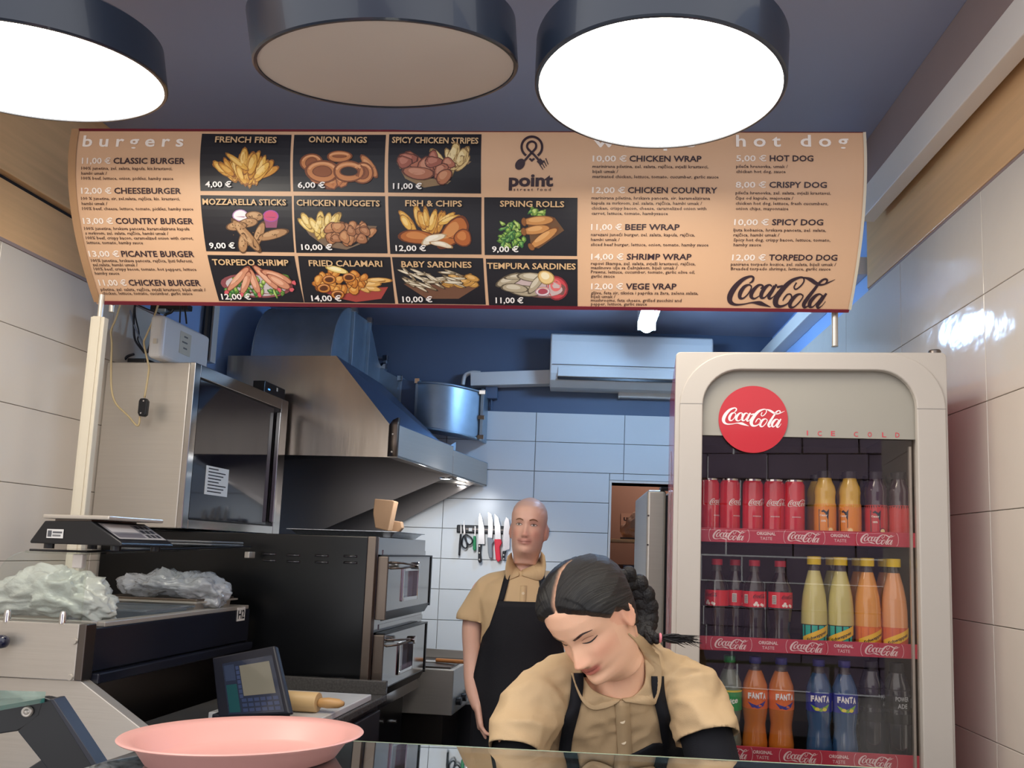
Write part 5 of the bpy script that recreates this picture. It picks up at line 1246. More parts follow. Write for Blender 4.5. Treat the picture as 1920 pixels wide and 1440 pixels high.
# pink tray
t = thing('round_tray', 'round pink plastic tray on the glass counter', 'tray', (-0.507, 1.215, gz(1.215) + 0.0008), rot=(-gt, 0, 0))
M_pink = mat('pink_plastic', 'DDA298', 0.38, var=0.02)
obj('tray', MB().lathe([(0, 0), (0.130, 0), (0.140, 0.004), (0.158, 0.030), (0.178, 0.036), (0.180, 0.038), (0.178, 0.040), (0.156, 0.034), (0.136, 0.008), (0.128, 0.004), (0, 0.004)], n=72), M_pink, t, smooth=True, auto=1.2)
# slicer-like stand at the left edge
t = thing('glass_shelf_unit', 'black angled stand carrying a green edged glass shelf at the lower left', 'display stand', (-1.0, 1.25, 0.9))
G0 = Vector((-1.0, 1.25, 0.9)); Y = 1.0
gl = [P(-60, 1292, y=1.28), P(86, 1297, y=1.28), P(84, 1309, y=1.23), P(0, 1326, y=1.165), P(-60, 1340, y=1.165)]
zz_ = P(86, 1297, y=1.28).z
gl = [(p.x, p.y, zz_) for p in gl]
obj('glass_shelf', MB().prism([Vector(p) - G0 for p in gl], (0, 0, -0.007)), mat('green_glass', '3E7A74', 0.06, var=0.03, coat=1.0, alpha=0.75), t, label='green tinted glass shelf')
def slab(name, ps, y, th, m, **k): return obj(name, MB().prism([P(a, b, y=y) - G0 for a, b in ps], (0, th, 0)), m, t, **k)
slab('top_beam', [(-60, 1316), (80, 1308), (92, 1322), (92, 1336), (32, 1371), (-60, 1385)], 1.235, 0.02, M_black, bevel=0.002)
slab('diagonal_arm', [(80, 1308), (96, 1312), (182, 1450), (95, 1450), (32, 1371), (70, 1340)], 1.234, 0.02, M_black, bevel=0.002)
slab('edge_trim', [(92, 1311), (100, 1311), (192, 1450), (180, 1450)], 1.230, 0.028, mat('blue_grey_trim', '24252F', 0.4, 0.0), bevel=0.001)
slab('lower_beam', [(50, 1442), (78, 1424), (140, 1404), (176, 1444), (176, 1470), (50, 1470)], 1.236, 0.02, M_black, bevel=0.002)
c = P(52, 1334, y=1.234) - G0
obj('lock', MB().lathe([(0.0, 0.0045), (0.004, 0.0045), (0.0045, 0.003), (0.0055, 0.003), (0.0075, 0.0045), (0.0085, 0.002), (0.009, 0)], n=24), M_steel, t, loc=c, rot=(math.radians(90), 0, 0), smooth=True)
obj('stand_base', MB().box((-0.2, -0.02, -0.9), (0.13, 0.1, -0.10)), M_case, t, bevel=0.004)
kc = PL(-4, 1203, y=1.72); pcn = bpy.data.objects['prep_counter']
mb = MB(); mb.loft([[(kc.x + x, 1.722 + r * math.cos(a) * .9, kc.z + r * math.sin(a)) for a in np.linspace(0, 2 * math.pi, 18, endpoint=False)] for x, r in ((-0.08, .006), (-.04, .012), (-.026, .015), (0.010, .017), (0.020, .014), (0.025, .006))])
lo('knob', mb, mat('navy_plastic', '1A1C34', 0.25, coat=.5), pcn, smooth=True, label='dark navy rounded knob')
lo('knob_stem', MB().cyl((kc.x - 0.02, 1.73, kc.z), (kc.x - 0.02, 1.746, kc.z), 0.006), M_black, pcn)
# ------------------------------------------------------------------ drinks cooler
KX, KY, KA = 0.267, 1.95, -math.radians(6)
KF = Fr(KA, KX, KY); KP = KF.P
CW, CD, CT = 0.70, 0.62, 2.005
M_cool = mat('warm_grey_plastic', 'B9B1A8', 0.36, var=0.02)
M_coolh = mat('header_panel_grey', '9C978C', 0.3, var=0.03)
M_cred = mat('cooler_red', 'C02038', 0.22, var=0.03, coat=0.4)
M_lab = mat('printed_label', 'FFFFFF', 0.35, attr='tint', var=0.0, coat=0.3)
ck = thing('drinks_cooler', 'tall glass door drinks cooler with a red emblem disc', 'drinks cooler', (KX, KY, 0), KA)
ix0 = KP(1316, 900, y=0).x; ix1 = KP(1722, 900, y=0).x; izt = KP(1500, 693, y=0).z; iz0 = 0.30
ox0 = 0.012; ox1 = CW - 0.006
def rrect(x0, x1, z0, z1, r, n=10):
    pts = [(x0, z0), (x1, z0)]
    pts += [(x1 - r + r * math.cos(a), z1 - r + r * math.sin(a)) for a in np.linspace(0, math.pi / 2, n)]
    pts += [(x0 + r + r * math.cos(a), z1 - r + r * math.sin(a)) for a in np.linspace(math.pi / 2, math.pi, n)]
    return pts
# cabinet shell: sides, top, back, bottom
sh = MB(); w_ = 0.035
for xa_ in (0, CW - w_): obj('side_panel', MB().box((xa_, 0.045, 0.06), (xa_ + w_, CD, CT - 0.004)), M_cred, ck, bevel=0.004, label='red side panel')
obj('roof', MB().box((w_, 0.045, 1.84), (CW - w_, CD, CT - 0.004)), M_cool, ck)
obj('back_wall', MB().box((w_, CD - 0.03, 0.28), (CW - w_, CD, 1.84)), mat('cooler_inside', '85766A', 0.5, var=0.05), ck)
for xa_ in (w_, CW - w_ - 0.004): obj('inner_lining', MB().box((xa_, 0.06, 0.29), (xa_ + 0.004, CD - 0.03, 1.84)), MATS['cooler_inside'], ck)
obj('plinth', MB().box((w_, 0.05, 0.06), (CW - w_, CD, 0.28)), M_black, ck)
for sx in (0.06, CW - 0.06):
    for sy in (0.1, CD - 0.06): obj('foot', MB().cyl((sx, sy, 0), (sx, sy, 0.06), 0.02, n=12), M_black, ck)
# door: square outer board and proud rounded frame
def frame(outer, inner, y0, y1, name, m, bev):
    """ring between two outlines of equal count"""
    mb = MB(); n = len(outer)
    O0 = [(x, y0, z) for x, z in outer]; I0 = [(x, y0, z) for x, z in inner]; O1 = [(x, y1, z) for x, z in outer]; I1 = [(x, y1, z) for x, z in inner]
    vs = O0 + I0 + O1 + I1; fs = []
    for i in range(n):
        j = (i + 1) % n
        fs += [(i, j, n + j, n + i), (2 * n + i, 3 * n + i, 3 * n + j, 2 * n + j), (i, 2 * n + i, 2 * n + j, j), (n + i, n + j, 3 * n + j, 3 * n + i)]
    mb.add(vs, fs); return obj(name, mb, m, ck, bevel=bev, seg=3)
inner = rrect(ix0, ix1, iz0, izt, 0.098)
frame(rrect(0.0, CW, 0.10, CT, 0.012), rrect(ix0 - 0.004, ix1 + 0.004, iz0 - 0.004, izt + 0.004, 0.10), 0.006, 0.045, 'door_board', M_cool, 0.003)
fo = rrect(ox0, ox1, 0.12, CT - 0.004, 0.145)
dfr = frame(fo, inner, 0.0, 0.02, 'door_frame', M_cool, 0.004); dfr['label'] = 'proud rounded door frame'
obj('frame_seam', MB().box((ox0, -0.0006, KP(1300, 757, y=0).z), (ix0, 0.0002, KP(1300, 757, y=0).z + 0.0014)), M_grout, ck)
obj('frame_seam', MB().box((ix1, -0.0006, KP(1750, 767, y=0).z), (ox1, 0.0002, KP(1750, 767, y=0).z + 0.0014)), M_grout, ck)
obj('hinge_cap', MB().lathe([(0, 0.012), (0.014, 0.012), (0.016, 0.009), (0.016, 0)], c=(KP(1752, 655, y=0.03).x, 0.03, CT), n=16), M_steeld, ck, smooth=True, auto=.6)
hz = KP(1500, 819, y=0.016).z
hd = [(ix0 - 0.003, hz + 0.002)] + [(ix1 + 0.003, hz - 0.002)] + rrect(ix0 - 0.003, ix1 + 0.003, hz, izt + 0.003, 0.10)[2:]
obj('header_panel', MB().prism([(x, 0.022, z) for x, z in hd], (0, 0.004, 0)), M_coolh, ck, label='pale grey header panel reading ICE COLD')
obj('glass_pane', MB().prism([(x, 0.030, z) for x, z in rrect(ix0 - 0.003, ix1 + 0.003, iz0, izt + 0.003, 0.10)], (0, 0.004, 0)), glassmat('cooler_glass', (0.95, 0.93, 0.91), 0.035, 0.01), ck, label='clear door pane')
dc = KP(1412, 786, y=0.018); dr_ = (KP(1477, 786, y=0.018) - KP(1347, 786, y=0.018)).x / 2
dsk = obj('emblem_disc', MB().cyl((dc.x, 0.0215, dc.z), (dc.x, 0.0185, dc.z), dr_, n=64), mat('emblem_red', 'B81A26', 0.35, var=0.02, coat=.3), ck, label='bright red round emblem')
mb = MB(); k_ = dr_ * 2 * 0.905
def tl(u, v): return Vector((dc.x - k_ / 2 + u, 0.0178, dc.z + 0.006 + v - u * 0.02))
wordmark(mb, tl, k_, 'F0DCDC', 5); obj('script_wordmark', mb, M_lab, dsk)
mb = MB()
for ch, px, py in zip('ICECOLD', (1514, 1537, 1562, 1605, 1631, 1658, 1683), (811, 812, 812, 813.5, 814, 814.5, 815)):
    q = KP(px, py + 5, y=0.0205); text_into(mb, ch, lambda u, v: Vector((q.x + u, 0.0212, q.z + v)), (0.003 if ch == 'I' else 0.0105), 0.0125, 'C8404C', 0.01, center=True)
obj('ice_cold_lettering', mb, M_lab, ck)['kind'] = 'stuff'
obj('light_strip', MB().box((CW - w_ - 0.025, 0.062, 0.40), (CW - w_ - 0.006, 0.078, 1.80)), mat('cooler_light_strip', 'EDEAE2', 0.4, emit=(1.0, 0.93, 0.85), estr=0.55), ck, label='upright light strip inside the door')
obj('door_rail', MB().box((ix1 - 0.010, 0.036, 0.40), (ix1 - 0.004, 0.046, 1.76)), M_steel, ck)
# script on the red side, running down
mb = MB()
wordmark(mb, lambda u, v: Vector((-0.0008, 0.30 - v * 1.0, 1.78 - u)), 0.62, 'E8B8C0', 4); obj('side_wordmark', mb, M_lab, ck, label='pale script on the red side')
# shelves
shelves = []
for k, (pl, pr, bl, br, marks, tastes) in enumerate([((1319, 986), (1702, 1002), (1319, 1013), (1702, 1029), (1367, 1508, 1645), (1436.5, 1575.5)),
                                                     ((1319, 1191), (1712, 1209), (1319, 1216), (1712, 1238), (1371, 1513, 1654), (1440.5, 1582)),
                                                     ((1319, 1391), (1704, 1420), (1319, 1420), (1704, 1450), (1372, 1501, 1642), (1430, 1573))]):
    z1 = (KP(*pl, y=0.075).z + KP(*pr, y=0.075).z) / 2; z0 = (KP(*bl, y=0.075).z + KP(*br, y=0.075).z) / 2
    x0 = w_ + 0.006; x1 = CW - w_ - 0.006
    s = obj('shelf', MB().box((x0, 0.078, z0 + 0.002), (x1, CD - 0.04, z0 + 0.008)), M_steeld, ck)
    st = obj('shelf_strip', MB().box((x0, 0.074, z0), (x1, 0.078, z1)), mat('strip_red', 'B8384C', 0.4, var=0.03), s, bevel=0.001, label='rose red shelf strip with white script')
    mb = MB(); ym = (KP(1500, (pl[1] + pr[1]) / 2, y=.074)); hh = z1 - z0
    for mx in marks:
        c = KP(mx, (pl[1] + bl[1]) / 2 + 8, y=0.073).x; ww = 0.088
        wordmark(mb, lambda u, v: Vector((c - ww / 2 + u, 0.0732, (z0 + z1) / 2 + v)), ww, 'EBD0D2', 4)
        for s_ in (-1, 1): stroke(mb, [(c + s_ * (0.047 + 0.007 * math.cos(a)), (z0 + z1) / 2 + hh * .46 * math.sin(a), 0.0012) for a in np.linspace(-1.3, 1.3, 7)], lambda x, y: Vector((x, 0.0732, y)), 2, 'E0B8BC')
    for tx in tastes:
        c = KP(tx, (pl[1] + bl[1]) / 2 + 8, y=0.073).x
        text_into(mb, 'ORIGINAL', lambda u, v: Vector((c + u, 0.0732, (z0 + z1) / 2 + 0.003 + v)), 0.050, 0.0078, 'EBD0D2', 0.03, center=True)
        text_into(mb, 'TASTE', lambda u, v: Vector((c + u, 0.0732, (z0 + z1) / 2 - 0.010 + v)), 0.032, 0.0078, 'EBD0D2', 0.0, center=True)
    obj('strip_lettering', mb, M_lab, st)['kind'] = 'stuff'
    shelves.append(z0 + 0.0085)
# --- drinks
def kw(x, y, z):
    return Vector((KX, KY, 0)) + KF.ex * x + KF.ey * y + Vector((0, 0, z))
def cylmap(r, z0, ang=0.0, eps=0.0006):
    return lambda u, v: Vector(((r + eps) * math.sin(u / r + ang), -(r + eps) * math.cos(u / r + ang), z0 + v))
def prof_r(prof, z):
    zs = [p[1] for p in prof]; rs = [p[0] for p in prof]; return float(np.interp(z, zs, rs))
def cylband(mb, prof, z0, z1, col, a0=0.0, a1=2 * math.pi, n=28, eps=0.0004, m=4, skew=0.0):
    vs = []; k = n + 1
    for j in range(m + 1):
        z = z0 + (z1 - z0) * j / m
        for i in range(k):
            a = a0 + (a1 - a0) * i / n; zz = z + skew * (a - (a0 + a1) / 2); r = prof_r(prof, zz) + eps
            vs.append((r * math.sin(a), -r * math.cos(a), zz))
    mb.add(vs, [(j * k + i, j * k + i + 1, (j + 1) * k + i + 1, (j + 1) * k + i) for j in range(m) for i in range(n)], col)
def liquid(name, c, tr=0.0): return mat(name, c, 0.12, var=0.04, scale=20, coat=0.8, trans=tr)
M_clearp = mat('clear_bottle_plastic', '5A5450', 0.08, var=0.05, coat=1.0, alpha=0.55)
def dprof(H, R, kind):
    if kind == 'can': return [(0, 0), (R * .78, 0), (R * .98, H * .03), (R, H * .05), (R, H * .92), (R * .86, H * .97), (R * .88, H), (R * .82, H), (R * .80, H * .985), (0, H * .985)]
    if kind == 'juice': return [(0, 0), (R * .9, 0), (R, H * .03), (R, H * .52), (R * .93, H * .56), (R * .93, H * .64), (R * .98, H * .70), (R * .9, H * .78), (R * .66, H * .86), (R * .60, H * .90)]
    if kind == 'tonic': return [(0, 0), (R * .85, 0), (R * .98, H * .03), (R * .98, H * .10), (R * 1.0, H * .30), (R * .97, H * .45), (R * .88, H * .58), (R * .72, H * .70), (R * .50, H * .82), (R * .38, H * .88), (R * .38, H * .91)]
    if kind == 'cola': return [(0, 0), (R * .85, 0), (R * .97, H * .03), (R * .95, H * .12), (R * .84, H * .22), (R * .97, H * .40), (R, H * .46), (R, H * .64), (R * .92, H * .70), (R * .62, H * .80), (R * .40, H * .88), (R * .38, H * .93)]
    if kind == 'soda': return [(0, 0), (R * .85, 0), (R, H * .04), (R * 1.0, H * .13), (R * .88, H * .25), (R * .84, H * .32), (R * .96, H * .42), (R, H * .47), (R, H * .66), (R * .96, H * .72), (R * .66, H * .82), (R * .40, H * .89), (R * .38, H * .93)]
def drink(name, label, cat, group, kind, H, R, liq, fill, capc, decorate, capr=None):
    t = thing(name, label, cat, (0, 0, 0), KA, group); pr = dprof(H, R, kind)
    if kind == 'can':
        obj('body', MB().lathe(pr[1:6], n=32), liq, t, smooth=True, auto=.6)
        obj('lid', MB().lathe([pr[5], (R * .88, H), (R * .82, H), (R * .80, H * .985), (0.0001, H * .985)], n=32), M_chrome, t, smooth=True, auto=.6)
    else:
        zf = H * fill; lp = [p for p in pr if p[1] < zf] + [(prof_r(pr, zf), zf)]
        obj('body', MB().lathe(lp, n=28), liq, t, smooth=True, auto=1.0)
        up = [(prof_r(pr, zf), zf)] + [p for p in pr if p[1] > zf]
        obj('neck', MB().lathe(up, n=24), M_clearp, t, smooth=True, auto=1.0)
        rt, ztp = pr[-1]; cr = capr or rt + 0.003
        cp = MB(); cp.lathe([(cr, ztp), (cr, H - 0.001), (cr - .0015, H), (0.0001, H)], n=20); obj('cap', cp, capc, t, smooth=True, auto=.7)
    decorate(t, pr, H, R)
    return t
def deco_obj(t, mb, name='wrapper'): return obj(name, mb, M_lab, t)
def d_can(t, pr, H, R):
    mb = MB(); f = cylmap(R, H * .60, -0.55)
    wordmark(mb, lambda u, v: f(u, v + u * 0.10), 0.062, 'E8DADA', 4)
    for k in range(7): mb.add([cylmap(R, H * .38, -.1)(0.0035 * k, 0), cylmap(R, H * .38, -.1)(0.0035 * k + .0024, 0), cylmap(R, H * .38, -.1)(0.0035 * k + .0024, .003), cylmap(R, H * .38, -.1)(0.0035 * k, .003)], [(0, 1, 2, 3)], 'D8B8BA')
    deco_obj(t, mb, 'script_wordmark')
def d_juice(band, dark, fruit):
    def f(t, pr, H, R):
        mb = MB(); cylband(mb, pr, H * .04, H * .53, band, n=32)
        a = -0.35; g = cylmap(R, 0, a, .001); z0, z1 = H * .12, H * .46
        pts = [(-.013, z1), (-.006, z1 - .006), (0.0, z1 - .002), (.008, z1 - .008), (.014, z1), (.012, z1 * .55 + z0 * .45), (.013, z0), (-.012, z0 + .004)]
        mb.add([g(x, z) for x, z in pts], [(7, 6, 5, 0), (0, 5, 1), (1, 5, 2), (2, 5, 3), (3, 5, 4)], dark)
        text_into(mb, 'Cappy', lambda u, v: cylmap(R, H * .36, a, .0014)(u, v), 0.019, 0.005, 'F0ECE0', 0.02, center=True); text_into(mb, '100%', lambda u, v: cylmap(R, H * .28, a, .0014)(u, v), 0.012, 0.005, 'F0ECE0', 0.02, center=True)
        g2 = cylmap(R, H * .17, a + .62, .0012); n = 14
        mb.add([g2(.009 * math.cos(k * 2 * math.pi / n), .009 * math.sin(k * 2 * math.pi / n)) for k in range(n)], [tuple(range(n))], fruit)
        g3 = cylmap(R, H * .17, a + .62, .0016); mb.add([g3(.006 * math.cos(k * 2 * math.pi / n), .006 * math.sin(k * 2 * math.pi / n)) for k in range(n)], [tuple(range(n))], 'F4D9A0')
        g4 = cylmap(R, H * .10, a + .3, .0014); mb.add([g4(x, y) for x, y in ((0, 0), (.008, .002), (.012, .010), (.003, .008))], [(0, 1, 2, 3)], '3E7A34')
        deco_obj(t, mb)
    return f
def d_tonic(c1, c2, tc):
    def f(t, pr, H, R):
        mb = MB(); z0, z1 = H * .05, H * .27
        cylband(mb, pr, z0, z1, c1, n=32); cylband(mb, pr, z0 + .002, z1 - .002, c2, -1.2, 0.9, n=18, eps=.0007)
        for k in range(4): cylband(mb, pr, z0 + .002, z1 - .002, c1, -1.0 + k * .52, -0.9 + k * .52, n=2, eps=.0009)
        cylband(mb, pr, H * .105, H * .205, 'F0C030', -1.15, 1.05, n=18, eps=.0012, skew=.016)
        r = R * .99
        text_into(mb, 'Schweppes', lambda u, v: Vector(((r + .0018) * math.sin(u / r), -(r + .0018) * math.cos(u / r), H * .137 + v + u * .48)), 0.052, 0.0085, tc, 0.02, center=True)
        deco_obj(t, mb)
    return f
def barcode(mb, R, z, a):
    g = cylmap(R, z, a, .0012); mb.add([g(0, 0), g(.012, 0), g(.012, .024), g(0, .024)], [(0, 1, 2, 3)], 'E4DEDA')
    for k in range(7): g2 = cylmap(R, z, a, .0015); mb.add([g2(.001, .002 + .003 * k), g2(.011, .002 + .003 * k), g2(.011, .0032 + .003 * k), g2(.001, .0032 + .003 * k)], [(0, 1, 2, 3)], '2A2A2A')
def d_cola(t, pr, H, R):
    mb = MB(); cylband(mb, pr, H * .46, H * .64, 'D82230', n=32)
    barcode(mb, R, H * .50, -1.05)
    g = cylmap(R, H * .58, -.25, .0012); wordmark(mb, lambda u, v: g(u, v + u * .06), 0.036, '4A1014', 3)
    for k, (x, z) in enumerate(((0.0, .488), (.008, .484), (.018, .49), (.004, .51), (.022, .482))):
        g = cylmap(R, H * z, -.1, .0013); n = 8; mb.add([g(x + .004 * math.cos(j * 2 * math.pi / n), .004 * math.sin(j * 2 * math.pi / n)) for j in range(n)], [tuple(range(n))], 'F2E6E2')
    deco_obj(t, mb)
def d_fanta(bg, sw, swc):
    def f(t, pr, H, R):
        mb = MB(); z0, z1 = H * .48, H * .67; cylband(mb, pr, z0, z1, bg, n=32)
        g = cylmap(R, 0, 0, .0012)
        pts = [(-.024, z0 + .018), (-.010, z0 + .013), (0, z0 + .010), (.014, z0 + .016), (.026, z0 + .022), (.018, z0 + .008), (.004, z0 + .002), (-.012, z0 + .004)]
        mb.add([g(x, z) for x, z in pts], [(0, 1, 7), (1, 6, 7), (1, 2, 6), (2, 3, 5, 6), (3, 4, 5)], sw)
        if swc:
            g1 = cylmap(R, 0, 0, .0016); n = 10
            for cx_ in (-.006, .012): mb.add([g1(cx_ + .006 * math.cos(j * 2 * math.pi / n), z0 + .008 + .0045 * math.sin(j * 2 * math.pi / n)) for j in range(n)], [tuple(range(n))], swc)
        for j, ch in enumerate('FANTA'):
            text_into(mb, ch, lambda u, v: cylmap(R, z0 + (z1 - z0) * .55 + (.002 if j % 2 else 0) , -.30, .0018)(u + (j - 1.3) * .0098, v + (u * .05)), 0.0090, 0.0135, 'F4F4F8', 0.06)
        barcode(mb, R, z0 + .003, 1.15); deco_obj(t, mb)
    return f
def d_sprite(t, pr, H, R):
    mb = MB(); z0, z1 = H * .45, H * .66; cylband(mb, pr, z0, z1, '1E9A50', n=32); cylband(mb, pr, z1 - .006, z1 - .001, 'E8D040', -1.4, 1.4, n=18, eps=.0008)
    g = cylmap(R, z0 + .016, -.15, .0012); text_into(mb, 'Sprite', lambda u, v: g(u, v + u * .25), 0.050, .014, 'F0F8F0', .03, center=True)
    deco_obj(t, mb)
def d_power(t, pr, H, R):
    mb = MB(); cylband(mb, pr, H * .40, H * .74, '1E2024', n=28)
    for s, z in (('POWER', .63), ('ADE', .56)):
        g = cylmap(R, H * z, 0, .0012); text_into(mb, s, lambda u, v: g(u, v), .034 if s == 'POWER' else .024, .011, 'A8ACB0', .02, center=True)
    barcode(mb, R, H * .55, 1.2); deco_obj(t, mb)
def dh(px, py, zb, y): return KP(px, py, y=y).z - zb
z1_, z2_, z3_ = shelves
Hc = dh(1410, 900, z1_, .13)
def put(t, px, y, zb, spin=0.0):
    p = KP(px, 1000, y=y - .0); x = p.x; t.location = kw(x, y, zb); t.rotation_euler = (0, 0, KA + spin)
M_canred = liquid('can_red', 'C81E2E')
can = drink('drink_can', 'red drinks can, leftmost on the top cooler shelf', 'can', 'red cans on the top cooler shelf', 'can', Hc, 0.0285, M_canred, 1, None, d_can)
put(can, 1329, .125, z1_, .5)
for px, sp, lb in ((1368, .35, 'red drinks can, second from the left on the top cooler shelf'), (1411, 0.0, 'red drinks can with the whole script showing, middle of the five'), (1451, -.35, 'red drinks can, fourth from the left on the top cooler shelf'), (1489, -.25, 'red drinks can, rightmost of the five, beside the juice')):
    c = dup(can, lb); put(c, px, .125, z1_, sp)
Hj = dh(1546, 884, z1_, .13)
M_dcap = mat('dark_cap', '2A2426', 0.4); M_ycap = mat('yellow_cap', 'F0CC20', 0.4); M_gcap = mat('green_cap', '1E8A4A', 0.4); M_bcap = mat('blue_cap', '3A3A8A', 0.4); M_rcap = mat('red_cap', 'B02030', 0.4); M_kcap = mat('black_cap', '1C1C20', 0.4)
M_oj = liquid('orange_juice', 'D9AE48'); M_dk = liquid('dark_red_juice', '3A2430'); M_ton = liquid('pale_lemon_tonic', 'C9C07A'); M_tor = liquid('orange_tonic', 'E09A48'); M_tpk = liquid('peach_tonic', 'DD9A68')
M_cola = liquid('cola', '1A0E0E'); M_for = liquid('orange_soda', 'C8742C'); M_fbl = liquid('blue_soda', '34567E'); M_spr = liquid('clear_soda', '6E7A70'); M_pow = liquid('dark_sports_drink', '22242C'); 
g = 'juice bottles on the top cooler shelf'
j1 = drink('juice_bottle', 'orange juice bottle with dark emblem label next to the red cans', 'bottle', g, 'juice', Hj, .0295, M_oj, .93, M_dcap, d_juice('E08A34', '22262A', 'E8963C'), .020); put(j1, 1547, .125, z1_)
j2 = dup(j1, 'brightest orange juice bottle, second one right of the cans'); put(j2, 1594, .125, z1_, -.5)
j3 = drink('juice_bottle', 'dark juice bottle with red label and emblem beside the bright orange one', 'bottle', g, 'juice', Hj, .0295, M_dk, .93, M_dcap, d_juice('C03A3A', '22262A', '8A2A40'), .020); put(j3, 1643, .125, z1_)
j4 = dup(j3, 'dark juice bottle with plain red label at the right end of the top shelf'); put(j4, 1686, .125, z1_, 2.4)
for jj, px, lb in ((j1, 1532, 'juice bottle in the second row behind the first orange juice'), (j1, 1588, 'juice bottle in the second row behind the brightest orange juice'), (j3, 1632, 'juice bottle in the second row behind the first dark juice'), (j3, 1676, 'juice bottle in the second row behind the last dark juice')):
    c = dup(jj, lb); put(c, px, .22, z1_, .8)
g = 'cola bottles on the middle cooler shelf'
Hk = dh(1415, 1050, z2_, .13)
k1 = drink('cola_bottle', 'cola bottle with red label, the tallest one showing a barcode', 'bottle', g, 'cola', Hk, .032, M_cola, .86, M_rcap, d_cola); put(k1, 1415, .125, z2_)
c = dup(k1, 'cola bottle with red label nearest the yellow capped bottles'); put(c, 1463, .125, z2_, .2)
c = dup(k1, 'cola bottle with red label nearest the left frame of the door'); put(c, 1345, .125, z2_, -.9)
c = dup(k1, 'cola bottle partly hidden, second from the left frame of the door'); put(c, 1379, .165, z2_, .7)
g = 'yellow capped tonic bottles on the middle cooler shelf'
Ht = dh(1525, 1043, z2_, .13)
t1 = drink('tonic_bottle', 'pale lemon tonic bottle with teal label, leftmost of the four', 'bottle', g, 'tonic', Ht, .0348, M_ton, .845, M_ycap, d_tonic('17201E', '2CB0A0', '20302C'), .0185); put(t1, 1526, .13, z2_)
c = dup(t1, 'pale lemon tonic bottle with teal label beside the orange tonic'); put(c, 1575, .13, z2_, -.2)
t3 = drink('tonic_bottle', 'orange tonic bottle with orange label, third of the four', 'bottle', g, 'tonic', Ht, .0348, M_tor, .845, M_ycap, d_tonic('D8682C', 'E87A30', '3A2418'), .0185); put(t3, 1625, .13, z2_, .2)
t4 = drink('tonic_bottle', 'peach coloured tonic bottle at the right end of the middle shelf', 'bottle', g, 'tonic', Ht, .0348, M_tpk, .845, M_ycap, d_tonic('CC5A3C', 'D8663C', '3A2418'), .0185); put(t4, 1674, .13, z2_)
for tt, px, lb in ((t1, 1560, 'yellow capped bottle in the second row behind the two lemon ones'), (t3, 1609, 'yellow capped bottle in the second row behind the orange one'), (t4, 1658, 'yellow capped bottle in the second row behind the peach one')):
    c = dup(tt, lb); put(c, px, .23, z2_, .6)
g = 'soda bottles on the bottom cooler shelf'
Hf = dh(1463, 1232, z3_, .13)
s1 = drink('soda_bottle', 'clear soda bottle with green label beside the woman', 'bottle', g, 'soda', Hf, .0335, M_spr, .86, M_gcap, d_sprite); put(s1, 1370, .125, z3_)
f1 = drink('soda_bottle', 'orange soda bottle with orange label next to the clear one', 'bottle', g, 'soda', Hf, .0335, M_for, .86, M_bcap, d_fanta('E8702C', '3A3A9A', None)); put(f1, 1417, .125, z3_)
c = dup(f1, 'orange soda bottle with orange label next to the blue ones'); put(c, 1465, .125, z3_, .1)
f2 = drink('soda_bottle', 'blue soda bottle with blue label, the left one', 'bottle', g, 'soda', Hf, .0335, M_fbl, .86, M_bcap, d_fanta('26329A', '8ABA3C', 'E8D848')); put(f2, 1534, .125, z3_, -.15)
c = dup(f2, 'blue soda bottle with blue label, the right one'); put(c, 1581, .125, z3_, -.1)
g = 'sports drink bottles on the bottom cooler shelf'
p1_ = drink('sports_drink_bottle', 'dark sports drink bottle beside the blue soda', 'bottle', g, 'juice', Hf, .034, M_pow, .9, M_kcap, d_power, .018); put(p1_, 1630, .14, z3_, 1.0)
c = dup(p1_, 'dark sports drink bottle with grey lettering at the right end'); put(c, 1677, .125, z3_, .1)
